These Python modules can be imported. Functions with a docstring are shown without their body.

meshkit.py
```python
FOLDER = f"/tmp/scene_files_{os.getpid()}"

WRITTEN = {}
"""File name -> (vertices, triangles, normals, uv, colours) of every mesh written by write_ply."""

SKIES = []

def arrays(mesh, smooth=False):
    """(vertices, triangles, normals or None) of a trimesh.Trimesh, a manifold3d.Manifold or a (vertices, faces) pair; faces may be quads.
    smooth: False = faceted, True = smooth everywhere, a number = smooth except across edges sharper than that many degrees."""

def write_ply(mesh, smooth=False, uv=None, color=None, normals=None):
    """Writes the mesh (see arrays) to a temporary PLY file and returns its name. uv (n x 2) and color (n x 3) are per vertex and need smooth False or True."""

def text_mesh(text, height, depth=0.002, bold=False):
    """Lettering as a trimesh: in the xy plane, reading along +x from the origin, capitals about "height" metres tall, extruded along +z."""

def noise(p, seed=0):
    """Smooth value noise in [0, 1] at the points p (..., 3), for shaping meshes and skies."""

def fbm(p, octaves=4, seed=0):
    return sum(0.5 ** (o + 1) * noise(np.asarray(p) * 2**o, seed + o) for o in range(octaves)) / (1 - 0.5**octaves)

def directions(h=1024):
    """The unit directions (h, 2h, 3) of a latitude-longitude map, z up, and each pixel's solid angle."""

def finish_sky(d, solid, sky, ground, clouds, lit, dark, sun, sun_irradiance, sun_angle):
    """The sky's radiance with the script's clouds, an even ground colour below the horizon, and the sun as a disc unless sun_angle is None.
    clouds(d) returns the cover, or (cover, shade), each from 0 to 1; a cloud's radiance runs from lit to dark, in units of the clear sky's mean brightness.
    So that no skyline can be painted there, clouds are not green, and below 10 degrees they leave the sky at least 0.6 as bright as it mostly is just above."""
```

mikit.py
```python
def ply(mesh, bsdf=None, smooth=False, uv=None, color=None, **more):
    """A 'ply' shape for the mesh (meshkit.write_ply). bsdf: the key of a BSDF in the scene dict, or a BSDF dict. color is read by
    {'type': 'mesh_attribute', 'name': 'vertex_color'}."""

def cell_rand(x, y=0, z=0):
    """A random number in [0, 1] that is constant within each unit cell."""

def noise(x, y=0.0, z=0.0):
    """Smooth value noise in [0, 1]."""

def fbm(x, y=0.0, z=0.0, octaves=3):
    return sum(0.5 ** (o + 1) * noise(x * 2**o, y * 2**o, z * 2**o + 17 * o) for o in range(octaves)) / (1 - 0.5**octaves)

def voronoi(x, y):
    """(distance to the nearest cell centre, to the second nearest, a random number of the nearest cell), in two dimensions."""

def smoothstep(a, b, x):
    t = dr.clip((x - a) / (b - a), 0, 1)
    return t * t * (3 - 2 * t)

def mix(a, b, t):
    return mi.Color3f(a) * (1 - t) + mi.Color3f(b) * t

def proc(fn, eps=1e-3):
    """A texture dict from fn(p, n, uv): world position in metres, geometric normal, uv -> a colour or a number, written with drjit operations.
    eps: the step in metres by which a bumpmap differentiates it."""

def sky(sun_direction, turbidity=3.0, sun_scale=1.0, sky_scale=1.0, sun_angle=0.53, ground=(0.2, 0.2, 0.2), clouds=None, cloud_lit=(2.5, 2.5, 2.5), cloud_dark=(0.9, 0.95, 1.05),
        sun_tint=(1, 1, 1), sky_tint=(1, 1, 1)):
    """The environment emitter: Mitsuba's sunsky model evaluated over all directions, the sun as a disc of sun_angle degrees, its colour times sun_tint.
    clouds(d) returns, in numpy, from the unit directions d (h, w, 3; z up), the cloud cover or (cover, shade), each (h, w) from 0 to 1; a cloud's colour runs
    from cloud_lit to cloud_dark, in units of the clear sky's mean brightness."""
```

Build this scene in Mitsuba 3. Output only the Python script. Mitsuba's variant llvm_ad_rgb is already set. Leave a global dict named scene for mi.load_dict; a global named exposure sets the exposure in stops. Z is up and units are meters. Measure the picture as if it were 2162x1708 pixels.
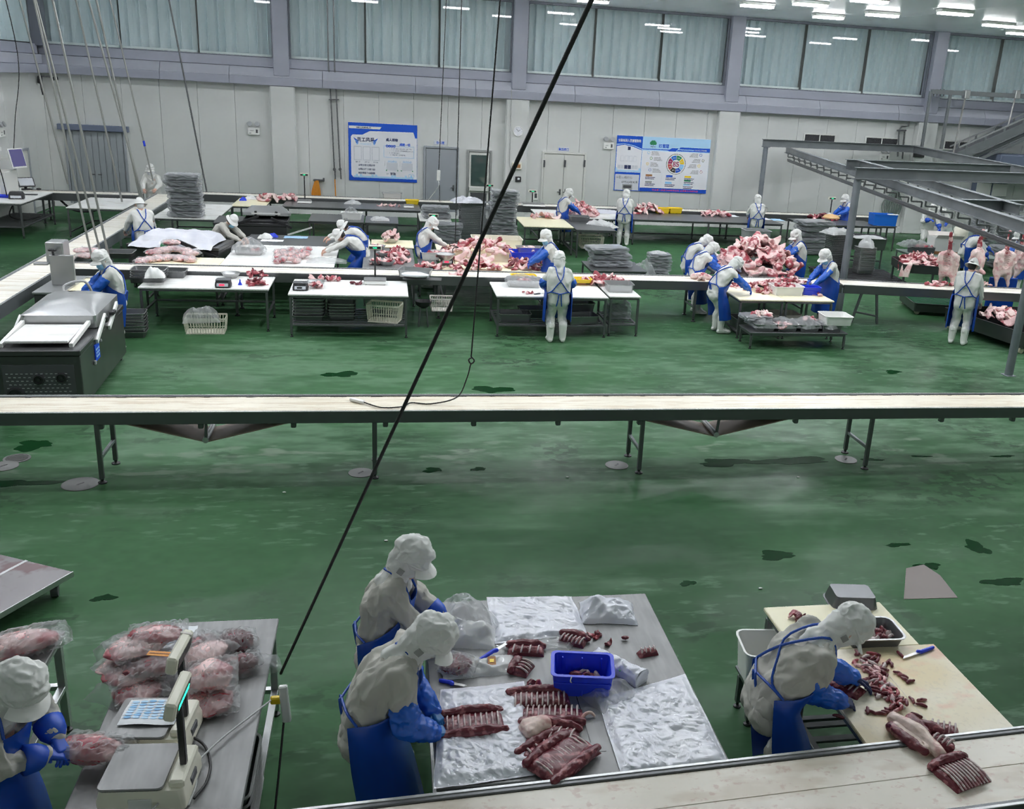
import math, random, glob, functools
import numpy as np, trimesh, manifold3d as m3
import mitsuba as mi, drjit as dr, mikit, meshkit
from mikit import noise, fbm, voronoi, smoothstep, mix, cell_rand
from shapely import geometry as sg, affinity as sa
from shapely.ops import unary_union

# ---------------------------------------------------------------- camera, light, exposure
W, H = 2162, 1708
FPX, CX, CY, PITCH, ROLL, YAW, CAMZ = 2025.73, 1205.44, 853.81, .31915, .05915, .20039, 4.608
_f = np.array([math.sin(YAW) * math.cos(PITCH), math.cos(YAW) * math.cos(PITCH), -math.sin(PITCH)])
_r0 = np.array([math.cos(YAW), -math.sin(YAW), 0]); _u0 = np.cross(_r0, _f)
_r = math.cos(ROLL) * _r0 + math.sin(ROLL) * _u0
_u = -math.sin(ROLL) * _r0 + math.cos(ROLL) * _u0
EYE = np.array([0, 0, CAMZ])
scene, labels = {}, {}
TF = mi.ScalarTransform4f
scene['camera'] = {'type': 'perspective', 'fov': math.degrees(2 * math.atan(W / 2 / FPX)), 'fov_axis': 'x',
    'principal_point_offset_x': -(CX - W / 2) / W, 'principal_point_offset_y': (CY - H / 2) / H,
    'near_clip': .05, 'far_clip': 200., 'to_world': TF().look_at(EYE.tolist(), (EYE + _f).tolist(), _u.tolist())}
exposure = 0.1
LAMP = 71.0
LAMP_RGB = (.97, 1.0, 1.04)

# ---------------------------------------------------------------- scene helpers
_count = {}
def uniq(name):
    n = _count.get(name, 0); _count[name] = n + 1
    return name if n == 0 else f'{name}_{n:03d}'
def T(name, label, cat, group=None, kind=None):
    k = uniq(name); labels[k] = {'label': label, 'category': cat}
    if group: labels[k]['group'] = group
    if kind: labels[k]['kind'] = kind
    return k
def _shape(mesh, mat, smooth, xf, em=None):
    d = dict(mesh) if isinstance(mesh, dict) else mikit.ply(mesh, smooth=smooth)
    d['bsdf'] = {'type': 'ref', 'id': mat}
    if xf is not None: d['to_world'] = TF(np.asarray(xf).tolist())
    if em is not None: d['emitter'] = {'type': 'area', 'radiance': {'type': 'rgb', 'value': list(em)}}
    return d
def A(parent, name, mesh, mat, smooth=30, xf=None, label=None, em=None, kind=None):
    k = uniq(f'{parent}__{name}'); scene[k] = _shape(mesh, mat, smooth, xf, em)
    if label or kind: labels[k] = {**({'label': label} if label else {}), **({'kind': kind} if kind else {})}
    return k
def O(name, label, cat, mesh, mat, smooth=30, xf=None, group=None, kind=None, em=None):
    k = T(name, label, cat, group, kind); scene[k] = _shape(mesh, mat, smooth, xf, em)
    return k
def ST(name, mesh, mat, label=None, smooth=30, em=None):
    k = uniq(name); scene[k] = _shape(mesh, mat, smooth, None, em); labels[k] = {'kind': 'structure', 'label': label or name.replace('_', ' ')}
    return k
def STE(name, label):
    k = uniq(name); labels[k] = {'kind': 'structure', 'label': label}
    return k
def shared(fn):
    cache = {}
    @functools.wraps(fn)
    def g(*a, **k):
        key = (a, tuple(sorted(k.items())))
        if key not in cache:
            r = fn(*a, **k); sm = 30
            if isinstance(r, tuple): r, sm = r
            cache[key] = mikit.ply(r, smooth=sm)
        return cache[key]
    return g
def X(x=0, y=0, z=0, rz=0, rx=0, ry=0, s=1):
    a, b, c = (math.radians(v) for v in (rx, ry, rz))
    Rx = np.array([[1, 0, 0], [0, math.cos(a), -math.sin(a)], [0, math.sin(a), math.cos(a)]])
    Ry = np.array([[math.cos(b), 0, math.sin(b)], [0, 1, 0], [-math.sin(b), 0, math.cos(b)]])
    Rz = np.array([[math.cos(c), -math.sin(c), 0], [math.sin(c), math.cos(c), 0], [0, 0, 1]])
    m = np.eye(4); m[:3, :3] = Rz @ Ry @ Rx @ np.diag(np.broadcast_to(s, 3).astype(float)); m[:3, 3] = (x, y, z)
    return m
def mv(mesh, m):
    mesh = mesh.copy(); mesh.apply_transform(m); return mesh
def cat(*ms):
    out = []
    for m in ms: out += list(m) if isinstance(m, (list, tuple)) else [m]
    return trimesh.util.concatenate(out)
def tm(v, f): return trimesh.Trimesh(np.asarray(v, float), np.asarray(f), process=False)
# ---------------------------------------------------------------- mesh helpers
def box(x0, x1, y0, y1, z0, z1, b=.004):
    """chamfered box between two corners"""
    lo = np.minimum([x0, y0, z0], [x1, y1, z1]); hi = np.maximum([x0, y0, z0], [x1, y1, z1])
    c, h = (lo + hi) / 2, (hi - lo) / 2
    b = min(b, .45 * h.min())
    if b <= 0: return mv(trimesh.creation.box(hi - lo), X(*c))
    P = np.array([(sx * (h[0] - b * (k != 0)), sy * (h[1] - b * (k != 1)), sz * (h[2] - b * (k != 2))) for sx in (-1, 1) for sy in (-1, 1) for sz in (-1, 1) for k in range(3)])
    return mv(trimesh.Trimesh(P, _BF, process=False), X(*c))
def _boxfaces():
    h = 1.; b = .2
    P = np.array([(sx * (h - b * (k != 0)), sy * (h - b * (k != 1)), sz * (h - b * (k != 2))) for sx in (-1, 1) for sy in (-1, 1) for sz in (-1, 1) for k in range(3)])
    hull = trimesh.convex.convex_hull(P)
    from scipy.spatial import cKDTree
    _, i = cKDTree(P).query(hull.vertices)
    return i[hull.faces]
_BF = _boxfaces()
def bar(p0, p1, w, h=None, b=.003):
    """square bar between two points"""
    p0, p1 = np.asarray(p0, float), np.asarray(p1, float); d = p1 - p0; L = np.linalg.norm(d); d /= L
    a = np.cross(d, [0, 0, 1]) if abs(d[2]) < .95 else np.array([1., 0, 0]); a -= d * (a @ d); a /= np.linalg.norm(a)
    m = np.eye(4); m[:3, 0] = a; m[:3, 1] = np.cross(d, a); m[:3, 2] = d; m[:3, 3] = p0
    return mv(box(-w / 2, w / 2, -(h or w) / 2, (h or w) / 2, 0, L, b), m)
def tube(pts, r, n=8, caps=True):
    """round tube along points; r a number or one per point"""
    p = np.asarray(pts, float); k = len(p); r = np.broadcast_to(np.asarray(r, float), (k,))
    t = np.gradient(p, axis=0); t /= np.linalg.norm(t, axis=1, keepdims=True) + 1e-12
    a = np.cross(t[0], [0, 0, 1.]);
    if np.linalg.norm(a) < .05: a = np.cross(t[0], [1., 0, 0])
    V = []
    for i in range(k):
        a = a - t[i] * (a @ t[i]); a /= np.linalg.norm(a); b = np.cross(t[i], a)
        th = np.arange(n) * 2 * np.pi / n
        V.append(p[i] + r[i] * (np.cos(th)[:, None] * a + np.sin(th)[:, None] * b))
    V = np.vstack(V); F = []
    for i in range(k - 1):
        for j in range(n):
            q = [i * n + j, i * n + (j + 1) % n, (i + 1) * n + (j + 1) % n, (i + 1) * n + j]
            F += [[q[0], q[1], q[2]], [q[0], q[2], q[3]]]
    if caps:
        V = np.vstack([V, p[0], p[-1]]); c = len(V)
        for j in range(n): F += [[c - 2, (j + 1) % n, j], [c - 1, (k - 1) * n + j, (k - 1) * n + (j + 1) % n]]
    return tm(V, F)
def curve(pts, n=24):
    """smooth points through the given ones"""
    p = np.asarray(pts, float); k = len(p)
    if k < 3: return np.array([p[0] + (p[1] - p[0]) * t for t in np.linspace(0, 1, n)])
    q = np.vstack([2 * p[0] - p[1], p, 2 * p[-1] - p[-2]]); out = []
    for s in np.linspace(0, k - 1 - 1e-9, n):
        i = int(s); t = s - i; a, b, c, d = q[i:i + 4]
        out.append(.5 * (2 * b + (c - a) * t + (2 * a - 5 * b + 4 * c - d) * t * t + (3 * b - a - 3 * c + d) * t ** 3))
    return np.array(out)
def rrect(w, d, r, n=4):
    r = max(min(r, w / 2 - 1e-4, d / 2 - 1e-4), 1e-4); out = []
    for cx, cy, a0 in ((w / 2 - r, d / 2 - r, 0), (-w / 2 + r, d / 2 - r, 90), (-w / 2 + r, -d / 2 + r, 180), (w / 2 - r, -d / 2 + r, 270)):
        for k in range(n): a = math.radians(a0 + 90 * k / (n - 1)); out.append((cx + r * math.cos(a), cy + r * math.sin(a)))
    return np.array(out)
def loft(loops, cap0=True, cap1=True):
    """loops: list of (n x 3) rings"""
    n = len(loops[0]); V = np.vstack(loops); F = []
    for i in range(len(loops) - 1):
        for j in range(n):
            a, b = i * n + j, i * n + (j + 1) % n
            F += [[a, b, b + n], [a, b + n, a + n]]
    if cap0: V = np.vstack([V, loops[0].mean(0)]); c = len(V) - 1; F += [[c, (j + 1) % n, j] for j in range(n)]
    if cap1:
        V = np.vstack([V, loops[-1].mean(0)]); c = len(V) - 1; o = (len(loops) - 1) * n
        F += [[c, o + j, o + (j + 1) % n] for j in range(n)]
    return tm(V, F)
def ring(xy, z): return np.column_stack([xy, np.full(len(xy), z)])
def lathe(prof, n=24, cap0=True, cap1=False):
    th = np.arange(n) * 2 * np.pi / n; c = np.column_stack([np.cos(th), np.sin(th)])
    return loft([ring(c * r, z) for r, z in prof], cap0, cap1)
def pan_mesh(L, Wd, Hh, flare=.03, t=.004, rim=.012, r=.03):
    """open tray: outer wall, rolled rim, inner wall and floor"""
    a = [ring(rrect(L - 2 * flare, Wd - 2 * flare, r), 0), ring(rrect(L, Wd, r + flare), Hh), ring(rrect(L + 2 * rim, Wd + 2 * rim, r + flare + rim), Hh), ring(rrect(L + 2 * rim, Wd + 2 * rim, r + flare + rim), Hh + .005),
         ring(rrect(L - 2 * t, Wd - 2 * t, r + flare), Hh + .005), ring(rrect(L - 2 * flare - 2 * t, Wd - 2 * flare - 2 * t, r), t + .002)]
    return loft(a, True, True)
def poly(shape, z0, z1):
    """extruded shapely shape"""
    gs = [g for g in getattr(shape, 'geoms', [shape]) if g.area > 1e-9]
    return cat([mv(trimesh.creation.extrude_polygon(g, z1 - z0, engine='earcut'), X(0, 0, z0)) for g in gs])
def grid(nu, nv, fn):
    """open surface: fn(u, v) -> points, u and v arrays in 0..1"""
    u, v = np.meshgrid(np.linspace(0, 1, nu), np.linspace(0, 1, nv), indexing='ij')
    P = np.stack(np.broadcast_arrays(*fn(u, v)), -1).reshape(-1, 3); F = []
    i = np.arange(nu * nv).reshape(nu, nv); a, b, c, d = i[:-1, :-1], i[1:, :-1], i[1:, 1:], i[:-1, 1:]
    F = np.vstack([np.stack([a, b, c], -1).reshape(-1, 3), np.stack([a, c, d], -1).reshape(-1, 3)])
    return tm(P, F)
def solid(mesh, t):
    """a thin sheet given thickness t against its normals"""
    n = trimesh.Trimesh(mesh.vertices, mesh.faces, process=False).vertex_normals; v = mesh.vertices; k = len(v)
    e = mesh.edges_sorted; u, cnt = np.unique(e, axis=0, return_counts=True); bd = {tuple(x) for x in u[cnt == 1]}
    side = [[a, b] for a, b in mesh.edges if (min(a, b), max(a, b)) in bd]
    F = [mesh.faces, mesh.faces[:, ::-1] + k] + [np.array([[b, a, a + k], [b, a + k, b + k]]) for a, b in side]
    return tm(np.vstack([v, v - n * t]), np.vstack(F))
def sph(c, r, n=10):
    return m3.Manifold.sphere(r, n).translate([float(x) for x in c])
def hull(*cs):
    return m3.Manifold.batch_hull([sph(c[:3], c[3]) for c in cs])
def to_tm(m):
    k = m.to_mesh(); return trimesh.Trimesh(k.vert_properties[:, :3], k.tri_verts, process=False)
def soft(parts, edge, it=8):
    """union of manifolds, refined and smoothed into one surface"""
    m = m3.Manifold.batch_boolean(parts, m3.OpType.Add) if len(parts) > 1 else parts[0]
    t = to_tm(m.refine_to_length(edge)); t.merge_vertices()
    if it: trimesh.smoothing.filter_taubin(t, lamb=.5, nu=.52, iterations=it)
    return t
def ripple(mesh, amp, freq, seed=0, stretch=(1, 1, 1), bias=.5):
    """displace along the normals by noise"""
    n = mesh.vertex_normals; d = meshkit.fbm(mesh.vertices * freq * np.asarray(stretch, float), 3, seed) - bias
    m = mesh.copy(); m.vertices = mesh.vertices + n * (d * 2 * amp)[:, None]; return m
_FONT = (glob.glob('/opt/blender-*/*/datafiles/fonts/Noto Sans CJK*') or glob.glob('/opt/blender-*/*/datafiles/fonts/Inter.woff2'))[0]
def text(s, h, depth=.002, bold=0, width=None):
    """flat lettering centred on the origin in the xz plane, facing -y"""
    from PIL import Image, ImageDraw, ImageFont
    px = 40; f = ImageFont.truetype(_FONT, px); x0, y0, x1, y1 = f.getbbox(s, anchor='ls', stroke_width=bold)
    im = Image.new('L', (x1 - x0 + 4, y1 - y0 + 4)); ImageDraw.Draw(im).text((2 - x0, 2 - y0), s, 255, f, anchor='ls', stroke_width=bold)
    on = np.pad(np.asarray(im) > 110, ((0, 0), (1, 1))).astype(np.int8)
    r, a = np.nonzero(np.diff(on, axis=1) == 1); e = np.nonzero(np.diff(on, axis=1) == -1)[1]
    sh = unary_union([sg.box(p, -q - 1, w, -q) for p, q, w in zip(a, r, e)]).buffer(.5).buffer(-.5).simplify(.6)
    b = sh.bounds; k = h / (b[3] - b[1]); kx = k if width is None else width / (b[2] - b[0])
    sh = sa.translate(sh, -(b[0] + b[2]) / 2, -(b[1] + b[3]) / 2); sh = sa.scale(sh, kx, k, origin=(0, 0))
    return mv(poly(sh, 0, depth), X(rx=90))
R = random.Random(7)

# ---------------------------------------------------------------- materials
def pr(base, rough=.5, metal=0., spec=.5, **k):
    b = {'type': 'rgb', 'value': list(base)} if not isinstance(base, dict) else base
    r = rough if isinstance(rough, dict) else float(rough)
    return {'type': 'principled', 'base_color': b, 'roughness': r, 'metallic': float(metal), 'specular': float(spec), **k}
def mat(name, bsdf, two=True): scene[name] = {'type': 'twosided', 'bsdf': bsdf} if two else bsdf
def bump(b, fn, scale=1., eps=1e-3): return {'type': 'bumpmap', 'arbitrary': mikit.proc(fn, eps), 'scale': scale, 'bsdf': b}
def v3(p): return p.x, p.y, p.z
def c_floor(p, n, uv):
    x, y = p.x, p.y
    big = fbm(x * .35, y * .5, 3.1, 4); med = fbm(x * 1.3 + 9, y * 2.2, 1.7, 4); streak = fbm(x * .8, y * 6., 5.2, 4); fine = fbm(x * 9, y * 12, 2.2, 3)
    g = mix((.018, .060, .023), (.042, .112, .048), smoothstep(.3, .7, big))
    wear = smoothstep(.50, .78, .5 * med + .5 * streak) * smoothstep(.35, .62, fbm(x * .25 + 4, y * .3, 8., 3)) 
    g = mix(g, (.10, .175, .108), wear * .7)
    mid = smoothstep(9., 12., y) * (1 - smoothstep(17., 19., y)) * smoothstep(.40, .66, .6 * fbm(x * .7 + 2, y * 1.6, 4.4, 4) + .4 * fbm(x * 3, y * 9, 1.2, 3)); g = mix(g, (.105, .190, .115), mid * .62)
    pale = smoothstep(.62, .80, fbm(x * 2.1, y * 5., 11., 4)) * smoothstep(10.0, 11.5, y) * (1 - smoothstep(11.8, 12.6, y)) * .5
    g = mix(g, (.21, .25, .20), pale)
    dirt = smoothstep(.55, .8, fbm(x * .9 + 31, y * 1.1, 6., 4)) * smoothstep(.45, .6, fine)
    g = mix(g, (.016, .036, .019), dirt * .7)
    g = mix(g, (.115, .20, .128), smoothstep(.56, .74, fbm(x * 5 + 1, y * 15, 7.7, 4)) * smoothstep(.38, .62, fbm(x * .55 + 7, y * .8, 2.9, 3)) * .5)
    return g * (.86 + .28 * fine)
def r_floor(p, n, uv):
    w = fbm(p.x * .5 + 3, p.y * .8, 2., 4)
    return dr.clip(.52 - .24 * smoothstep(.45, .62, w) + .1 * fbm(p.x * 7, p.y * 7, 1., 2), .12, .9)
mat('m_floor', bump(pr(mikit.proc(c_floor), mikit.proc(r_floor), spec=.09), lambda p, n, uv: .0012 * fbm(p.x * 14, p.y * 14, 0., 3), 1., 2e-3), False)
mat('m_puddle', {'type': 'blendbsdf', 'weight': .012, 'bsdf_0': {'type': 'diffuse', 'reflectance': {'type': 'rgb', 'value': [.006, .030, .010]}}, 'bsdf_1': {'type': 'roughconductor', 'alpha': .06}})
mat('m_wallpanel', pr(mikit.proc(lambda p, n, uv: mix((.60, .61, .60), (.67, .675, .66), fbm(p.x * .5, p.z * .35, p.y * .5, 3))), .38, spec=.4))
mat('m_joint', pr((.40, .41, .40), .7))
mat('m_lavender', pr(mikit.proc(lambda p, n, uv: mix((.30, .315, .38), (.35, .36, .425), fbm(p.x * .6, p.z * 2, p.y, 3))), .45))
mat('m_lavender_light', pr((.42, .43, .49), .45))
mat('m_ceiling', pr(mikit.proc(lambda p, n, uv: mix((.80, .81, .87), (.86, .87, .92), fbm(p.x * .4, p.y * .4, 0, 3))), .3, spec=.5))
mat('m_frame_dark', pr((.16, .17, .20), .4, .3))
mat('m_curtain', pr(mikit.proc(lambda p, n, uv: mix((.50, .60, .63), (.62, .71, .73), fbm(p.x * 3., p.z * .7, 1., 3))), .8))
mat('m_hem', pr((.80, .88, .87), .8))
mat('m_glass', {'type': 'thindielectric', 'int_ior': 1.5}, False)
mat('m_steel', pr(mikit.proc(lambda p, n, uv: mix((.47, .475, .48), (.60, .60, .60), fbm(p.x * 3, p.y * 3, p.z * 3, 4))), mikit.proc(lambda p, n, uv: .26 + .2 * fbm(p.x * 6, p.y * 6, p.z * 6, 3)), .9))
mat('m_steeltop', pr(mikit.proc(lambda p, n, uv: mix((.15, .152, .154), (.26, .26, .26), .6 * fbm(p.x * 4, p.y * 4, 0, 4) + .4 * fbm(p.x * 40, p.y * 5, 0, 2))), mikit.proc(lambda p, n, uv: .34 + .2 * fbm(p.x * 9, p.y * 9, 0, 3)), .4))
mat('m_steeldark', pr((.17, .175, .18), .34, .75))
mat('m_leg', pr((.13, .135, .14), .38, .7))
mat('m_machine', pr(mikit.proc(lambda p, n, uv: mix((.085, .085, .088), (.125, .125, .128), fbm(p.x * 2, p.y * 2, p.z * 2, 3))), .34, .75))
mat('m_lid', pr((.46, .465, .47), .30, .7))
mat('m_galv', pr(mikit.proc(lambda p, n, uv: mix((.15, .165, .175), (.26, .275, .285), fbm(p.x * 2, p.y * 2, p.z * 2, 4))), .42, .55))
mat('m_post', pr(mikit.proc(lambda p, n, uv: mix((.15, .17, .195), (.24, .26, .28), fbm(p.x * 4, p.y * 4, p.z * 3, 3))), .45, .4))
def c_belt(p, n, uv):
    s = fbm(p.x * 2.5, p.y * 30, 0, 4); t = fbm(p.x * 9, p.y * 60, 3., 3)
    return mix((.74, .68, .56), (.56, .46, .33), smoothstep(.42, .75, s) * .75 + smoothstep(.62, .8, t) * .3)
mat('m_belt', pr(mikit.proc(c_belt), .35, spec=.5))
mat('m_beltfar', pr(mikit.proc(lambda p, n, uv: mix((.78, .75, .68), (.66, .60, .50), smoothstep(.4, .75, fbm(p.x * 2, p.y * 14, 0, 3)))), .4))
mat('m_beltworn', pr(mikit.proc(lambda p, n, uv: mix(mix((.64, .59, .51), (.48, .40, .31), smoothstep(.45, .75, fbm(p.x * 3, p.y * 9, 0, 4)) * .6), (.40, .20, .16), smoothstep(.62, .82, fbm(p.x * 21, p.y * 30, 4., 4)) * .35)), .25, spec=.6))
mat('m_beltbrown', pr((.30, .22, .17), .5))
def c_board(p, n, uv):
    g = mix((.74, .68, .55), (.68, .56, .34), smoothstep(.45, .75, fbm(p.x * 1.6, p.y * 1.6, 5., 3)))
    g = mix(g, (.66, .22, .16), smoothstep(.60, .86, fbm(p.x * 5 + 3, p.y * 5, 2., 4)) * .4)
    return mix(g, (.42, .38, .30), smoothstep(.55, .8, fbm(p.x * 50, p.y * 50, 1., 3)) * .16)
mat('m_board', pr(mikit.proc(c_board), .38, spec=.4))
mat('m_cream', pr((.84, .78, .56), .45))
mat('m_whitetop', pr(mikit.proc(lambda p, n, uv: mix((.76, .76, .745), (.67, .66, .63), smoothstep(.5, .8, fbm(p.x * 3, p.y * 7, 0, 3)))), .4))
mat('m_white', pr((.82, .82, .80), .4)); mat('m_ivory', pr((.74, .71, .60), .45)); mat('m_offwhite', pr((.68, .68, .66), .5))
mat('m_black', pr((.02, .02, .022), .4)); mat('m_darkgrey', pr((.07, .072, .078), .45)); mat('m_grey', pr((.32, .33, .34), .5))
mat('m_blue', pr((.010, .065, .62), .38)); mat('m_bluecrate', pr((.016, .045, .62), .32)); mat('m_bluecrate2', pr((.01, .13, .55), .4))
mat('m_apron', pr(mikit.proc(lambda p, n, uv: mix((.004, .046, .29), (.008, .066, .40), fbm(p.x * 6, p.y * 6, p.z * 3, 3))), .33, spec=.6))
mat('m_sleeve', bump(pr((.012, .10, .50), .35, spec=.6), lambda p, n, uv: .004 * fbm(p.x * 30, p.y * 30, p.z * 12, 3), 1., 2e-3))
mat('m_glove', pr((.012, .07, .45), .42)); mat('m_gloveteal', pr((.015, .13, .35), .42)); mat('m_glovedark', pr((.012, .022, .085), .5))
mat('m_cloth', bump(pr((.70, .70, .67), .85, spec=.15), lambda p, n, uv: .012 * fbm(p.x * 9, p.y * 9, p.z * 5, 4), 1., 4e-3))
mat('m_clothgrey', bump(pr((.50, .485, .445), .9, spec=.1), lambda p, n, uv: .022 * fbm(p.x * 14, p.y * 14, p.z * 7, 4), 1., 4e-3))
mat('m_hood', bump(pr((.74, .74, .72), .8, spec=.2), lambda p, n, uv: .008 * fbm(p.x * 22, p.y * 22, p.z * 14, 3), 1., 3e-3))
mat('m_skin', pr((.56, .34, .26), .5)); mat('m_mask', pr((.30, .58, .76), .7)); mat('m_hair', pr((.015, .013, .012), .6)); mat('m_boot', pr((.80, .80, .77), .35))
mat('m_patch', pr((.30, .30, .29), .8))
def meatc(fat, red, k, thr):
    def fn(p, n, uv):
        f = fbm(p.x * k, p.y * k, p.z * k, 4)
        return mix(red, fat, smoothstep(thr - .07, thr + .09, f)) * (.85 + .3 * fbm(p.x * 60, p.y * 60, p.z * 60, 2))
    return mikit.proc(fn)
mat('m_meatpink', pr(meatc((.80, .54, .53), (.42, .10, .12), 8., .40), .32, spec=.5))
mat('m_meatred', pr(meatc((.78, .50, .50), (.30, .045, .06), 10., .55), .3, spec=.5))
mat('m_meatdark', pr(meatc((.30, .10, .11), (.105, .013, .022), 26., .60), .3, spec=.5))
mat('m_fat', pr(meatc((.70, .54, .48), (.52, .28, .26), 12., .38), .35)); mat('m_fatpale', pr(meatc((.84, .66, .62), (.72, .42, .42), 9., .42), .35))
mat('m_bone', pr(meatc((.50, .42, .41), (.30, .16, .17), 24., .42), .35)); mat('m_cap', pr((.40, .30, .29), .4))
def film(base, w, rough=.08): return {'type': 'blendbsdf', 'weight': w, 'bsdf_0': {'type': 'thindielectric', 'int_ior': 1.5}, 'bsdf_1': {'type': 'twosided', 'bsdf': pr(base, rough, spec=.9)}}
mat('m_film', film((.80, .82, .84), .20, .05), False); mat('m_filmwhite', film((.84, .84, .85), .62, .12), False); mat('m_filmgrey', film((.62, .64, .68), .30, .05), False)
mat('m_filmclear', film((.75, .76, .78), .14, .05), False)
mat('m_sheet', bump(pr(mikit.proc(lambda p, n, uv: mix((.60, .61, .70), (.74, .74, .79), fbm(p.x * 5, p.y * 5, 2., 3))), .16, spec=1.0, clearcoat=.8, clearcoat_gloss=.95), lambda p, n, uv: .022 * fbm(p.x * 22, p.y * 22, p.z * 10, 4), 1., 2e-3))
mat('m_paper', pr((.78, .80, .84), .6)); mat('m_paperblue', pr((.25, .50, .80), .6)); mat('m_yellow', pr((.80, .56, .02), .4)); mat('m_orange', pr((.70, .27, .03), .5)); mat('m_red', pr((.55, .02, .02), .5))
mat('m_tan', pr((.66, .42, .20), .45)); mat('m_carton', pr((.66, .62, .58), .8)); mat('m_brown', pr((.36, .17, .07), .7)); mat('m_greengrid', pr((.012, .10, .045), .4)); mat('m_green', pr((.02, .20, .08), .5))
mat('m_greytable', pr((.16, .20, .18), .5)); mat('m_wire', pr((.012, .012, .013), .5)); mat('m_wiregrey', pr((.45, .45, .45), .5)); mat('m_conduit', pr((.40, .40, .38), .25, .8))
mat('m_doorgrey', pr((.30, .32, .35), .45)); mat('m_doorwhite', pr((.64, .64, .61), .5)); mat('m_header', pr((.12, .145, .21), .45)); mat('m_strip', pr((.30, .325, .345), .3))
mat('m_posterblue', pr((.012, .08, .52), .35)); mat('m_posterlight', pr((.80, .81, .86), .4)); mat('m_postersky', pr((.42, .66, .90), .4)); mat('m_posterpale', pr((.62, .64, .70), .5)); mat('m_posterink', pr((.02, .03, .10), .6))
mat('m_ledgreen', pr((.05, .9, .4), .5)); mat('m_ledred', pr((.9, .05, .08), .5)); mat('m_screen', pr((.10, .09, .22), .2)); mat('m_screenlight', pr((.62, .64, .68), .3)); mat('m_lamp', pr((.9, .9, .9), .5))
mat('m_darkpane', pr((.045, .075, .070), .06, spec=.8)); mat('m_floorsheet', pr((.19, .16, .15), .4, spec=.2)); mat('m_rust', pr((.38, .37, .36), .5, .5)); mat('m_caster', pr((.60, .56, .42), .5)); mat('m_drain', pr((.15, .15, .145), .45, .3)); mat('m_bloodtop', pr(mikit.proc(lambda p, n, uv: mix((.22, .205, .21), (.16, .10, .105), smoothstep(.45, .7, fbm(p.x * 6, p.y * 6, 0, 4)))), .28, .5))

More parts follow.
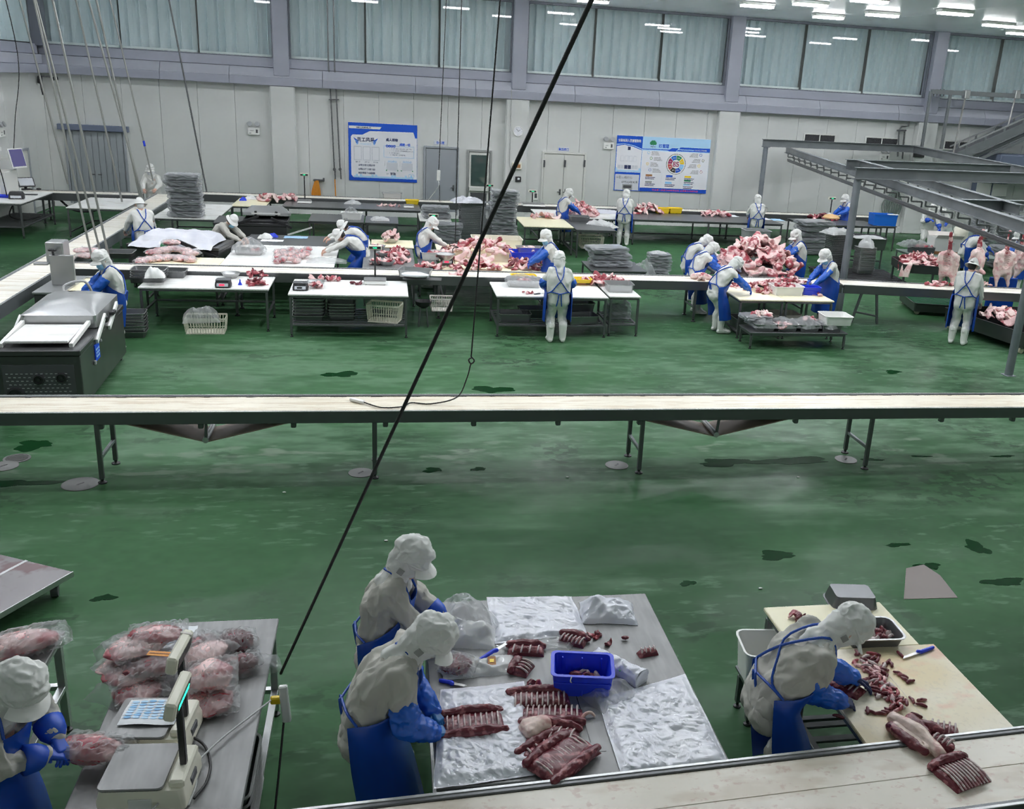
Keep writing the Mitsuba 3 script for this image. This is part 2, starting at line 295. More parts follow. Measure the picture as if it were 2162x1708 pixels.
# ---------------------------------------------------------------- the room
YW, XL, XR, YN, ZC = 34.2, -10.55, 31.0, -3.0, 7.25
ST('floor', box(XL - .4, XR + .4, YN - .4, YW + 1.6, -.2, 0, 0), 'm_floor', 'wet green epoxy floor, worn pale in patches')
k = STE('ceiling', 'pale blue-grey panel ceiling')
YS, ZH = 21.6, 10.0   # invented higher front ceiling, keeps lamp reflections out of the high windows
A(k, 'backing', cat(box(XL - .4, XR + .4, YS, YW + 1.6, ZC + .05, ZC + .25, 0), box(XL - .4, XR + .4, YN - .4, YS + .2, ZH + .05, ZH + .25, 0)), 'm_joint', False)
A(k, 'fascia', box(XL - .4, XR + .4, YS - .08, YS, ZC, ZH + .1, .004), 'm_ceiling')  # added step up to the invented front ceiling
for i in range(11):
    x0 = XL - .3 + i * 3.82
    A(k, 'panel', box(x0 + .01, x0 + 3.81, YS, YW + 1.5, ZC, ZC + .06, .006), 'm_ceiling'); A(k, 'panel', box(x0 + .01, x0 + 3.81, YN - .3, YS - .08, ZH, ZH + .06, .006), 'm_ceiling')
ST('wall_near', box(XL - .4, XR + .4, YN - .3, YN, 0, ZH, 0), 'm_wallpanel', 'wall behind the gallery')
ST('wall_right', box(XR, XR + .3, YN, YW + 1.6, 0, ZH, 0), 'm_wallpanel', 'right wall of the hall')
k = STE('wall_far', 'off-white insulated panel wall across the far end')
A(k, 'backing', box(XL - .3, XR + .3, YW + .03, YW + .15, 0, 4.3, 0), 'm_joint', False)
x = XL
while x < XR:
    A(k, 'panel', box(x + .004, x + 1.146, YW, YW + .05, .16, 4.2, .004), 'm_wallpanel'); x += 1.15
A(k, 'curb', loft([np.array([(XL, YW, .22), (XL, YW - .05, .22), (XL, YW - .09, .0), (XL, YW, 0)]), np.array([(XR, YW, .22), (XR, YW - .05, .22), (XR, YW - .09, .0), (XR, YW, 0)])]), 'm_wallpanel', False)
k = STE('wall_left', 'off-white insulated panel wall on the left')
A(k, 'backing', box(XL - .15, XL - .03, YN, YW, 0, 4.3, 0), 'm_joint', False)
y = YW
while y > YN:
    A(k, 'panel', box(XL - .05, XL, y - 1.146, y - .004, .16, 4.2, .004), 'm_wallpanel'); y -= 1.15
BAY = [-3.28, 4.45, 12.03, 19.77, 27.5]
edges = [XL] + BAY + [XR]
k = STE('trim_far', 'lavender-grey ledge and sill under the high windows of the far wall')
pr_sill = [(YW - .06, 4.95), (YW - .06, 4.66), (YW - .09, 4.66), (YW - .30, 4.37), (YW - .30, 4.11), (YW + .1, 4.11), (YW + .1, 4.95)]
def strip(a, b, prof): return loft([np.array([(a, q, z) for q, z in prof]), np.array([(b, q, z) for q, z in prof])])
A(k, 'sill', box(XL, XR, YW - .06, YW + .12, 4.66, 4.95, .01), 'm_lavender')
segs = [XL, -7.0, -4.9, -2.0, 1.0, 3.0, 6.4, 9.4, 12.6, 15.4, 18.5, 22.0, 26.0, XR]
for a, b in zip(segs, segs[1:]):
    A(k, 'ledge_panel', strip(a + .006, b - .006, [(YW - .08, 4.65), (YW - .28, 4.38), (YW - .28, 4.36), (YW, 4.36), (YW, 4.65)]), 'm_lavender_light', False)
    A(k, 'beam_panel', box(a + .004, b - .004, YW - .29, YW + .1, 4.11, 4.365, .008), 'm_lavender')
k = STE('trim_left', 'lavender-grey ledge and sill under the high window of the left wall')
A(k, 'sill', box(XL - .12, XL + .06, YN, YW - .3, 4.66, 4.95, .01), 'm_lavender')
A(k, 'ledge', box(XL - .1, XL + .16, YN, YW - .3, 4.37, 4.65, .01), 'm_lavender_light')
A(k, 'beam', box(XL - .1, XL + .29, YN, YW - .3, 4.11, 4.365, .008), 'm_lavender')
for i, xc in enumerate(BAY):
    ST('wall_column', box(xc - .24, xc + .24, YW - .28, YW + .3, 4.42, ZC, .015), 'm_lavender', 'lavender-grey column between the high windows')
    ST('wall_pilaster', box(xc - .39, xc + .39, YW - .27, YW + .02, 0, 4.11, .03), 'm_wallpanel', 'off-white pilaster on the far wall')
def curtain(w, seed, along='x'):
    rr = np.random.default_rng(seed); n = int(w / .035); u = np.linspace(0, 1, n); xs = u * w
    ph = np.cumsum(rr.uniform(.6, 1.4, n)); ph = ph / ph[-1] * (w / .30)
    saw = ph % 1.0
    yy = .17 * saw ** .9 - .02 * np.sin(ph * 2 * np.pi * .37) + rr.normal(0, .004, n)
    def f(U, V):
        i = np.rint(U * (n - 1)).astype(int); z = 4.98 + V * 2.24
        return xs[i], yy[i] * (1.05 - .3 * V), z + .0 * U
    return grid(n, 9, f)
window_edges = list(zip(edges, edges[1:]))
ncur = 0
desc = ['tucked in the far left corner', 'behind the hanging conduits', 'just left of the first column', 'right of the first column', 'above the staff notice board', 'left of the clock column', 'right of the clock column', 'above the double white doors', 'above the blue wheel board', 'right of the third column', 'above the louvre vents', 'left of the fourth column', 'right of the fourth column', 'above the inclined conveyor', 'at the right end of the windows', 'near the corner', 'in the last bay', 'beside the right wall']
for i, (a, b) in enumerate(window_edges):
    a2, b2 = a + (.24 if i else .05), b - .24
    k = STE(f'window_{i + 1}', 'long high interior window of the far wall')
    A(k, 'frame', cat(box(a2, b2, YW - .05, YW + .05, ZC - .09, ZC, .01), box(a2, a2 + .06, YW - .05, YW + .05, 4.95, ZC, .008), box(b2 - .06, b2, YW - .05, YW + .05, 4.95, ZC, .008), box(a2, b2, YW - .03, YW + .05, 4.95, 4.98, .005)), 'm_frame_dark')
    w3 = (b2 - a2) / 3
    for j in range(3):
        p0, p1 = a2 + j * w3 + .006, a2 + (j + 1) * w3 - .006
        A(k, 'pane', tm([(p0, YW, 4.97), (p1, YW, 4.97), (p1, YW, ZC - .06), (p0, YW, ZC - .06)], [[0, 1, 2], [0, 2, 3]]), 'm_glass', False)
    for j in range(3):
        p0 = a2 + j * w3 + .03
        c = T('curtain', f'pale teal pleated curtain behind the high glass, {desc[min(ncur, 17)]}', 'curtain', 'curtains behind the high windows'); ncur += 1
        A(c, 'cloth', mv(curtain(w3 - .06, 40 + ncur), X(p0, YW + .12, 0)), 'm_curtain', False)
        A(c, 'hem', box(p0 + .02, p0 + w3 - .08, YW + .10, YW + .115, 4.98, 5.05, .002), 'm_hem')
k = STE('window_7', 'long high interior window of the left wall')
A(k, 'frame', cat(box(XL - .05, XL + .05, YN, YW - .35, ZC - .09, ZC, .01), box(XL - .05, XL + .3, YW - .45, YW - .02, 4.9, ZC, .01)), 'm_frame_dark')
for j in range(4):
    y1 = YW - .5 - j * 3
    A(k, 'pane', tm([(XL, y1, 4.97), (XL, y1 - 2.98, 4.97), (XL, y1 - 2.98, ZC - .06), (XL, y1, ZC - .06)], [[0, 1, 2], [0, 2, 3]]), 'm_glass', False)
    c = T('curtain', ['teal curtain behind the left wall glass, in the corner', 'teal curtain behind the left wall glass, second from the corner', 'teal curtain behind the left wall glass, third from the corner', 'teal curtain behind the left wall glass, fourth from the corner'][j], 'curtain', 'curtains of the left wall')
    A(c, 'cloth', mv(curtain(2.95, 80 + j), X(XL - .1, y1, 0, rz=-90)), 'm_curtain', False)
ST('wall_upper_left', box(XL - .5, XL - .1, YN - .3, YS, ZC, ZH, 0), 'm_wallpanel', 'added upper part of the left wall under the invented raised ceiling', False)  # added wall piece, closes the side of the invented raised ceiling
ST('wall_behind_curtains', cat(box(XL - .4, XR + .4, YW + .5, YW + .6, 4.3, ZC + .1, 0), box(XL - .6, XL - .5, YN, YW + .6, 4.3, ZC + .1, 0), box(XL - .6, XR + .4, YW + .1, YW + .55, 4.25, 4.35, 0)), 'm_joint', 'wall of the corridor behind the curtains', False)
# ceiling lamps: shallow boxes with a glowing diffuser
def lamp(x, y, label, group=None, rz=0, L=.95, lit=LAMP, ZC=ZC):
    k = T('ceiling_lamp', label, 'lamp', group); m = X(x, y, 0, rz)
    A(k, 'housing', mv(box(-L / 2 - .03, L / 2 + .03, -.16, .16, ZC - .09, ZC - .01, .01), m), 'm_white')
    A(k, 'diffuser', mv(box(-L / 2, L / 2, -.14, .14, ZC - .15, ZC - .09, .008), m), 'm_lamp', False, em=[lit * c for c in LAMP_RGB])
seen = [(6.3, 31.3, 'glowing ceiling lamp at the upper end of the thick black cable'), (10.65, 28.7, 'first glowing ceiling lamp right of the black cable, above the third column'), (11.6, 27.1, 'glowing ceiling lamp second along the front row at the top edge'), (13.75, 30.6, 'small glowing ceiling lamp over the fourth bay, close to the windows'),
        (14.5, 28.5, 'glowing ceiling lamp in the middle of the upper right cluster'), (15.6, 26.4, 'largest glowing ceiling lamp at the upper right'), (18.6, 28.9, 'low glowing ceiling lamp near the right edge above the inclined conveyor'), (20.9, 31.1, 'glowing ceiling lamp cut by the right edge of the picture'), (12.3, 25.0, 'glowing ceiling lamp half cut by the top edge')]
for x, y, l in seen: lamp(x, y, l)
for yy in (9.0, 13.0, 17.0, 20.6):
    for xx in (-8.5, -4.6, -.7, 3.2, 7.1, 11.0, 14.9, 18.8, 24.):
        if yy < 10 and xx not in (-4.6, 3.2, 11.0, 18.8): continue
        lamp(xx, yy, 'long glowing ceiling lamp of the regular rows over the hall', 'rows of ceiling lamps', L=1.3, ZC=ZH)
for xx, yy in ((-8.5, 25.5), (-4.6, 25.5), (4.7, 27.3), (7.8, 25.2), (-8.5, 30.), (-4.6, 30.), (-.7, 30.), (2.6, 30.), (19.5, 24.5), (25, 26), (26, 31)):
    lamp(xx, yy, 'long glowing ceiling lamp of the regular rows over the hall', 'rows of ceiling lamps')
# ---------------------------------------------------------------- where things stand
def ray(px, py):
    return _r * ((px - CX) / FPX) - _u * ((py - CY) / FPX) + _f
def at(px, py, z):
    """the point of height z seen at a pixel of the photograph"""
    d = ray(px, py); return EYE + d * ((z - CAMZ) / d[2])
def aty(px, py, Y):
    d = ray(px, py); return EYE + d * (Y / d[1])

# ---------------------------------------------------------------- tables
def table(label, x0, x1, y0, y1, z=.8, top='m_whitetop', name='work_table', cat_='table', th=.03, leg=.042, shelf=None, legm='m_leg', rz=0, rails=.12, group=None, inset=.02, feet=True, overhang=0):
    k = T(name, label, cat_, group); cx, cy = (x0 + x1) / 2, (y0 + y1) / 2; m = X(cx, cy, 0, rz); a, b = abs(x1 - x0) / 2, abs(y1 - y0) / 2
    A(k, 'table_top', mv(box(-a, a, -b, b, z - th, z, .006), m), top)
    lx, ly = a - inset - leg / 2 - overhang, b - inset - leg / 2 - overhang
    zz = z - th
    A(k, 'frame', mv(cat(*[box(-lx, lx, s * ly - leg / 2, s * ly + leg / 2, zz - leg, zz, .003) for s in (-1, 1)], *[box(s * lx - leg / 2, s * lx + leg / 2, -ly, ly, zz - leg, zz, .003) for s in (-1, 1)]), m), legm)
    xs = (-1, 1) if a < 1.15 else (-1, 0, 1)
    for sx in xs:
        for sy in (-1, 1):
            A(k, 'leg', mv(box(sx * lx - leg / 2, sx * lx + leg / 2, sy * ly - leg / 2, sy * ly + leg / 2, .05, zz - leg, .003), m), legm)
            A(k, 'foot', mv(lathe([(.03, 0), (.03, .012), (.012, .02), (.012, .055)], 10, True, True), m @ X(sx * lx, sy * ly)), 'm_black')
    if rails and shelf is None:
        A(k, 'stretcher', mv(cat(box(-lx, lx, ly - leg / 2, ly + leg / 2, rails, rails + .035, .003), *[box(s * lx - leg / 2, s * lx + leg / 2, -ly, ly, rails, rails + .035, .003) for s in (-1, 1)]), m), legm)
    if shelf is not None:
        A(k, 'shelf_frame', mv(cat(*[box(-lx, lx, s * ly - leg / 2, s * ly + leg / 2, shelf - .035, shelf, .003) for s in (-1, 1)], *[box(s * lx - leg / 2, s * lx + leg / 2, -ly, ly, shelf - .035, shelf, .003) for s in (-1, 1)]), m), legm)
        n = max(4, int(2 * ly / .16))
        for i in range(n):
            yy = -ly + (i + .5) * 2 * ly / n
            A(k, 'shelf_slat', mv(box(-lx, lx, yy - .03, yy + .03, shelf - .02, shelf, .003), m), legm)
    return k
Tl = table('long steel packing table in the left foreground with bagged meat and two scales', -1.70, -.78, 4.42, 6.43, top='m_steeltop', leg=.05, legm='m_steel', rails=.2)
Tl2 = table('steel table at the left edge with one bag of meat on it', -3.4, -2.22, 4.9, 6.40, top='m_steeltop', leg=.05, legm='m_steel', rails=.35)
Tc = table('large steel table in the centre foreground covered with white plastic sheets', .27, 2.03, 4.50, 6.56, top='m_steeltop', leg=.05, legm='m_steel')
A(Tc, 'seam', cat(box(1.22, 1.226, 4.8, 6.1, .7995, .801, 0), box(.3, 1.3, 4.705, 4.711, .7995, .801, 0)), 'm_black', False)
Tr = table('cutting table in the right foreground, its rear half under a cream board', 2.93, 3.93, 5.66, 6.29, z=.785, top='m_cream', leg=.05)
Tr2 = table('cutting table in the right foreground topped with a stained cream board, meeting the belt', 2.95, 4.03, 4.58, 5.64, z=.80, top='m_board', leg=.05, shelf=.25)
A(Tr2, 'board_joint', box(3.47, 3.474, 4.55, 5.6, .7995, .8012, 0), 'm_carton', False)
table('white-topped table left of the scales table, with a basket under it', -4.34, -2.10, 17.95, 19.12, top='m_whitetop', rails=.30)
table('white-topped table with stacked trays and a basket on its slatted shelf', -1.73, .41, 17.58, 18.95, top='m_whitetop', shelf=.24)
table('white-topped table behind the worker seen from the back, trays on its shelf', 2.05, 4.22, 17.73, 19.06, top='m_whitetop', shelf=.24)
table('small white-topped table with a square tray at its corner, right of the back-turned worker', 4.27, 4.90, 17.86, 19.02, top='m_whitetop', shelf=.24)
table('cream-topped table heaped with chopped meat, left of the pair', 6.90, 7.86, 17.77, 19.05, top='m_cream')
table('cream-topped table with white tub and blue crate, right of the pair', 7.87, 8.92, 17.77, 18.98, top='m_cream')
table('low bench of lined trays in front of the meat tables', 6.88, 8.90, 16.98, 17.62, z=.33, top='m_steeldark', name='low_bench', cat_='bench', rails=None)
table('wide white packing table where two workers lean over bagged meat', -3.30, -1.05, 20.08, 22.78, top='m_whitetop')
table('dark steel table behind the white packing table', -3.2, -1.2, 22.82, 24.3, top='m_steeldark')
table('steel table with bowls of red meat, left of the heaped cream table', -.48, .62, 20.2, 22.75, top='m_steeltop')
table('small table under a cream board with one bowl of meat', -.34, .66, 22.95, 24.02, z=.80, top='m_cream')
table('cream table heaped with red meat beside the blue crate', 1.18, 3.35, 20.05, 23.6, top='m_cream')
table('steel table behind the belt carrying the highest heap of meat', 7.42, 9.3, 19.95, 22.0, z=.78, top='m_steeltop')
table('dark steel table along the far belt under the notice board', -3.0, 1.05, 29.7, 31.2, top='m_steeldark')
table('dark steel side table with a white tub on it', -2.05, -.58, 26.85, 28.35, top='m_steeldark')
table('dark steel side table with a white bag on it', -.55, .35, 26.85, 28.2, top='m_steeldark')
table('cream-topped table at the far left end of the dark tables', -4.4, -3.45, 29.5, 31.3, top='m_cream')
table('cream-topped table with folded pink meat behind the tall wrapped stacks', 3.85, 5.3, 27.15, 29.1, top='m_cream')
table('dark table with a white bag and a tray, right of the cream one', 5.3, 6.45, 26.75, 28.9, top='m_steeldark')
table('table under white film next to the far belt', 4.6, 7.3, 29.3, 31.1, top='m_whitetop')
table('long dark table of the far line with yellow trays', 7.6, 12.6, 29.4, 31.1, top='m_steeldark')
table('dark table with red meat and a green scale by the far belt', 13.4, 16.2, 29.6, 31.0, top='m_steeldark')
table('grey desk under the monitors by the left wall', -10.5, -9.35, 27.6, 30.25, z=.92, top='m_whitetop', shelf=.3)
table('white table beside the left belt, near the double door', -8.4, -6.95, 28.0, 30.28, top='m_whitetop')
table('white table at the right side of the left belt, under a stack of wrapped trays', -5.95, -4.35, 26.6, 29.6, top='m_whitetop')
table('white board table end where the two belts meet, with bagged pink meat', -4.7, -3.30, 19.95, 20.9, z=.82, top='m_cream')
table('small steel table behind the first tall wrapped stack', .95, 1.85, 27.6, 29.2, top='m_whitetop')
table('low green-grey table with a carton box on it', 15.4, 18.2, 25.8, 27.2, z=.45, top='m_greytable', name='low_table', rails=None, legm='m_greytable')
table('low white bench behind the wrapped trays in the middle', 4.9, 6.3, 22.6, 23.9, z=.42, top='m_steeldark', name='low_bench', cat_='bench', rails=None)
# ---------------------------------------------------------------- conveyors
def conveyor(label, p0, p1, w, z=.845, beltm='m_belt', beam=.14, legs=(), n=1, back=True, beamm='m_leg', rail=.03, leg_w=.05, name='belt_conveyor'):
    k = T(name, label, 'conveyor'); p0, p1 = np.array(p0, float), np.array(p1, float); L = np.linalg.norm(p1 - p0)
    m = X(p0[0], p0[1], 0, math.degrees(math.atan2(*(p1 - p0)[::-1])))
    # local x along the belt, y from 0 (front edge) to w
    A(k, 'belt', mv(box(0, L, .02, w - .02, z - .012, z, .002), m), beltm)
    A(k, 'bed', mv(box(0, L, .03, w - .03, z - .06, z - .014, .004), m), 'm_leg')
    for s, nm in ((0, 'side_rail'), (1, 'side_rail')):
        y0, y1 = (-rail, .018) if s == 0 else (w - .018, w + rail)
        A(k, nm, mv(box(0, L, y0, y1, z - beam, z + .012, .004), m), beamm)
        A(k, 'edge_strip', mv(box(0, L, (y0 if s == 0 else y1 - .02) - .001, (y0 + .02 if s == 0 else y1) + .001, z + .008, z + .018, .002), m), 'm_steel')
    for q in legs:
        for yy in (.0, w):
            A(k, 'leg', mv(box(q - leg_w / 2, q + leg_w / 2, yy - leg_w / 2, yy + leg_w / 2, .05, z - beam, .004), m), beamm)
            A(k, 'foot', mv(lathe([(.05, 0), (.05, .012), (.018, .03), (.018, .06)], 12, True, True), m @ X(q, yy)), 'm_black')
        A(k, 'crossbar', mv(box(q - .018, q + .018, 0, w, .28, .32, .003), m), 'm_galv')
    return k, m
kN, mN = conveyor('long white belt conveyor crossing the whole picture in the middle', (-12 + 1.5, 10.93), (16, 10.93), .59, legs=(7.30, 10.36, 13.65, 16.76, 4.1, 20.1, 23.5), beam=.13)
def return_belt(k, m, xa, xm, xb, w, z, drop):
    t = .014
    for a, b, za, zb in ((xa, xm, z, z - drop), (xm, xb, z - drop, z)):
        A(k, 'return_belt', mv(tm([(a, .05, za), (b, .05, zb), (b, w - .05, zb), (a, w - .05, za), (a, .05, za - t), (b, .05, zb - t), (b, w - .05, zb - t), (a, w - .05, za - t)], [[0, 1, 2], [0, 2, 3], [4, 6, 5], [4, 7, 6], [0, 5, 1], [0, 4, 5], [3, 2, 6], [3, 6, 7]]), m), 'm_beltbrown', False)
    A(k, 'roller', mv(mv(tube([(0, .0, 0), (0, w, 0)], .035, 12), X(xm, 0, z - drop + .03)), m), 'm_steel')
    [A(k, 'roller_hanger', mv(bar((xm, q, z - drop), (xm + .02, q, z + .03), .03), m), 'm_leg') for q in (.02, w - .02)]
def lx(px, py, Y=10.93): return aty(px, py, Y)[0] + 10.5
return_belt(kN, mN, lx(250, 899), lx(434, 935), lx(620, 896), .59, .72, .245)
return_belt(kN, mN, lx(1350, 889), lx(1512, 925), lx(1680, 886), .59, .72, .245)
for px, py in ((213, 903), (424, 900), (620, 902), (814, 903), (1000, 898), (1178, 897), (1350, 893), (1680, 890), (1988, 888), (2138, 888)):
    a = lx(px, py); A(kN, 'bracket', mv(box(a - .03, a + .03, -.02, .05, .655, .72, .01), mN), 'm_leg')
for x in np.linspace(-9, 15, 50): A(kN, 'tread_edge', box(x, x + R.uniform(.05, .2), 11.49, 11.505, .845, .853, 0), 'm_black', False)
kM, mM = conveyor('long white belt conveyor of the middle work line', (-5.95, 19.2), (9.75, 19.2), .64, legs=(3.1, 7.0, 9.4, 12.4), z=.85, beam=.17, beltm='m_beltfar')
kM2, mM2 = conveyor('white belt conveyor slanting to the right edge, under the hanging carcasses', (9.80, 19.19), (16.6, 18.12), .64, legs=(5.4,), z=.85, beam=.17, beltm='m_beltfar')
for q in (.42, .75):
    A(kM2, 'slanted_leg', mv(bar((q + (.1 if q > .5 else -.15), 0, .03), (q, .02, .70), .05), mM2), 'm_leg')
A(kM2, 'slanted_leg_tie', mv(bar((.30, .0, .28), (.84, .0, .20), .04), mM2), 'm_leg')
kL, mL = conveyor('white belt conveyor running away along the left side with a broad grey rail', (-5.93, 13.5), (-6.15, 31.2), .62, legs=(6.5, 9.5, 13, 16.5), z=.85, beam=.2, beltm='m_beltfar', beamm='m_galv')
kF, mF = conveyor('white belt conveyor along the far wall', (-5.6, 31.35), (16.9, 31.35), .66, legs=(1.5, 5, 9, 13, 17, 20.5), z=.86, beam=.2, beltm='m_beltfar')
kF2, _ = conveyor('short white belt conveyor in front of the grey strip door', (-10.2, 30.35), (-7.1, 30.55), .66, legs=(.5, 2.6), z=.86, beam=.2, beltm='m_beltfar')
kB, mB = conveyor('worn white belt conveyor cutting the lower right corner', (-.9, 3.74), (6.3, 4.09), .58, legs=(1., 3.2, 5.4), z=.835, beam=.14, beltm='m_beltworn')
A(kB, 'belt_ridge', mv(box(0, 7.2, .30, .315, .835, .838, .001), mB), 'm_beltworn')

# ---------------------------------------------------------------- overhead steelwork at the right
def hbeam(p0, p1, h=.25, w=.16, t=.014):
    p0, p1 = np.array(p0, float), np.array(p1, float); L = np.linalg.norm(p1[:2] - p0[:2]); m = X(*p0, math.degrees(math.atan2(p1[1] - p0[1], p1[0] - p0[0])))
    return mv(cat(box(0, L, -w / 2, w / 2, -t, 0, .003), box(0, L, -w / 2, w / 2, -h, -h + t, .003), box(0, L, -t / 2, t / 2, -h + t, -t, 0)), m)
ZB = 3.28
def beamthing(label, p0, p1, h=.25): return O('steel_beam', label, 'beam', hbeam((*p0, ZB if len(p0) == 2 else p0[2]), (*p1, ZB), h) if len(p0) == 2 else hbeam(p0, p1, h), 'm_galv', False)
def post(label, x, y, z, r=.085):
    k = T('steel_post', label, 'post'); A(k, 'column', tube([(x, y, 0), (x, y, z)], r, 20), 'm_post', 40); A(k, 'base_plate', box(x - .10, x + .10, y - .10, y + .10, 0, .012, .003), 'm_post')
    A(k, 'cap_plate', box(x - .11, x + .11, y - .11, y + .11, z - .02, z, .003), 'm_post'); return k
post('round grey steel post behind the far tables, between the notice boards and the vents', 12.95, 32.55, ZB - .25)
post('round grey steel post standing behind the slanted belt', 10.33, 20.32, ZB - .25)
post('round grey steel post at the right edge, nearest of the posts', 11.32, 15.25, ZB - .25, .075)
beamthing('long galvanised beam at the back of the overhead frame, in front of the vents', (12.8, 32.5), (19.3, 33.6))
beamthing('galvanised beam of the overhead frame running right from the back corner', (19.0, 33.4), (16.2, 21.6))
beamthing('galvanised beam resting on the post behind the slanted belt', (10.22, 20.25), (17.5, 21.4))
beamthing('galvanised cross beam second from the front of the overhead frame', (11.35, 23.05), (16.5, 23.9))
beamthing('short galvanised joist linking the two cross beams', (11.66, 22.95), (11.2, 20.55))
beamthing('lowest galvanised cross beam at the right edge', (10.75, 16.9, 3.0), (12.3, 17.15, 3.0), .22)
def rail_beam(label, p0, p1, n, zlow=2.56):
    k = T('hanging_rail', label, 'rail'); p0, p1 = np.array([*p0, 3.0]), np.array([*p1, 3.0]); d = (p1 - p0) / np.linalg.norm(p1 - p0); side = np.array([d[1], -d[0], 0])
    A(k, 'beam', hbeam(p0, p1, .2, .14), 'm_galv', False)
    o = -side * .10; dz = np.array([0, 0, zlow - 3.0])
    A(k, 'track', cat(bar(p0 + o + dz, p1 + o + dz, .05, .06), bar(p0 + o + dz + [0, 0, -.05], p1 + o + dz + [0, 0, -.05], .02, .03)), 'm_leg', False)
    for i in range(n):
        q = p0 + (p1 - p0) * (i + .5) / n
        A(k, 'bracket', cat(bar(q + [0, 0, -.2], q + [0, 0, zlow - 3.0 + .12], .03), bar(q + [0, 0, zlow - 3 + .12], q + o * 2.4 + [0, 0, zlow - 3 + .12], .035), bar(q + o * 2.4 + [0, 0, zlow - 3 + .12], q + o * 2.4 + dz, .03)), 'm_steeldark', False)
    return k
rail_beam('long hanging rail with hook track running from the far wall to the right edge', (14.15, 33.6), (9.9, 13.4), 22)
rail_beam('second hanging rail with hook track, right of the longer one', (13.35, 24.2), (11.62, 16.3), 10)
# inclined conveyor and its supports, top right
k = T('inclined_conveyor', 'inclined conveyor with guide rails climbing to the right edge', 'conveyor'); Y = 33.1
def q2(px, py, Yq=Y): return aty(px, py, Yq)
lo0, lo1 = q2(2012, 329), q2(2162, 262); lo1 = lo0 + (lo1 - lo0) * 1.6
for dy in (-.3, .3):
    o = np.array([0, dy, 0]); A(k, 'side_plate', bar(lo0 + o, lo1 + o, .03, .3), 'm_galv', False)
    A(k, 'hand_rail', cat(bar(lo0 + o + [0, 0, .32], lo1 + o + [0, 0, .32], .05)), 'm_steel', False)
for i in range(6):
    c = lo0 + (lo1 - lo0) * (i + .4) / 6; A(k, 'rail_bracket', cat(*[bar(c + [0, s, 0], c + [0, s, .33], .05) for s in (-.3, .3)]), 'm_galv', False)
A(k, 'belt', solid(tm([lo0 + [0, -.28, .1], lo1 + [0, -.28, .1], lo1 + [0, .28, .1], lo0 + [0, .28, .1]], [[0, 1, 2], [0, 2, 3]]), .03), 'm_darkgrey', False)
A(k, 'under_beam', cat(*[bar(lo0 + [.3, s, -.35], lo1 + [.3, s, -.35], .1, .1) for s in (-.25, .25)]), 'm_galv', False)
k = T('support_frame', 'tall square frame standing on the back beam under the ceiling lamps', 'frame')
for a, b in (((1965, 192), (1946, 312)), ((2007, 196), (1987, 314))): A(k, 'upright', bar(q2(*a, 33.4), q2(*b, 33.4), .09), 'm_galv')
A(k, 'crossbeam', bar(q2(1966, 193, 33.4), q2(2300, 210, 33.4), .12, .16), 'm_galv')
for px in (2040, 2146, 2230): A(k, 'clamp', mv(box(-.1, .1, -.12, .12, -.15, .15, .02), X(*q2(px, 199, 33.4))), 'm_steel')
A(k, 'rod', bar(q2(2040, 196, 33.4), q2(2013, 322, 33.1), .05), 'm_rust'); A(k, 'rod', bar(q2(2145, 199, 33.4), q2(2128, 268, 33.1), .05), 'm_rust')
A(k, 'bolt', cat(*[tube([q2(1972 + 7 * i, 188, 33.4), q2(1971 + 7 * i, 203, 33.4)], .02, 6) for i in range(4)]), 'm_darkgrey')
O('machine_hood', 'pale green-grey sheet metal hood at the right edge behind the beams', 'hood', box(*q2(2100, 330, 33.0)[[0]], 26, 32.6, 34.0, 2.3, 3.15, .03), 'm_header')

# ---------------------------------------------------------------- far wall doors and fittings
def wdoor(name, label, x0, x1, z1, leafm, n=1, fr='m_doorgrey', y=YW - .04):
    k = STE(name, label)
    A(k, 'frame', cat(box(x0 - .07, x0, y - .03, YW + .01, 0, z1 + .07, .008), box(x1, x1 + .07, y - .03, YW + .01, 0, z1 + .07, .008), box(x0, x1, y - .03, YW + .01, z1, z1 + .07, .008)), fr)
    w = (x1 - x0) / n
    for i in range(n):
        kk = A(k, 'leaf', box(x0 + i * w + .008, x0 + (i + 1) * w - .008, y + .005, YW + .005, .02, z1 - .01, .008), leafm)
        s = x0 + (i + 1) * w - .1 if n == 1 or i == 0 else x0 + i * w + .1
        A(kk, 'handle', cat(box(s - .03, s + .03, y - .01, y + .005, .95, 1.15, .005), box(s - .1, s + .02, y - .05, y - .03, 1.04, 1.07, .008), box(s - .012, s + .012, y - .05, y, 1.04, 1.07, 0)), 'm_steeldark')
    return k
d = wdoor('door_1', 'wide grey strip-curtain double door under a blue-grey header', -10.0, -8.3, 2.42, 'm_strip', 2)
for i in range(9): A(d, 'strip', box(-9.98 + i * .185, -9.98 + i * .185 + .17, YW - .075 + .012 * (i % 2), YW - .068 + .012 * (i % 2), .03, 2.40, .001), 'm_strip')
A(d, 'header', box(-10.2, -8.1, YW - .22, YW, 2.42, 2.60, .015), 'm_header')
wdoor('door_2', 'grey single door right of the notice board', 1.36, 2.42, 2.36, 'm_doorgrey')
d = wdoor('door_3', 'dark glazed hatch in a pale frame between the grey door and the clock column', 2.84, 3.56, 2.30, 'm_doorwhite', 1, 'm_steel')
A(d, 'glass_panel', box(2.92, 3.48, YW - .055, YW - .045, 1.15, 2.2, .004), 'm_darkpane'); A(d, 'sill', box(2.86, 3.54, YW - .12, YW - .04, .98, 1.12, .01), 'm_doorwhite'); A(d, 'lower_panel', box(2.92, 3.48, YW - .055, YW - .045, .2, .92, .004), 'm_darkgrey')
wdoor('door_4', 'white double doors left of the blue wheel board', 5.46, 6.90, 2.36, 'm_doorwhite', 2, 'm_doorwhite')
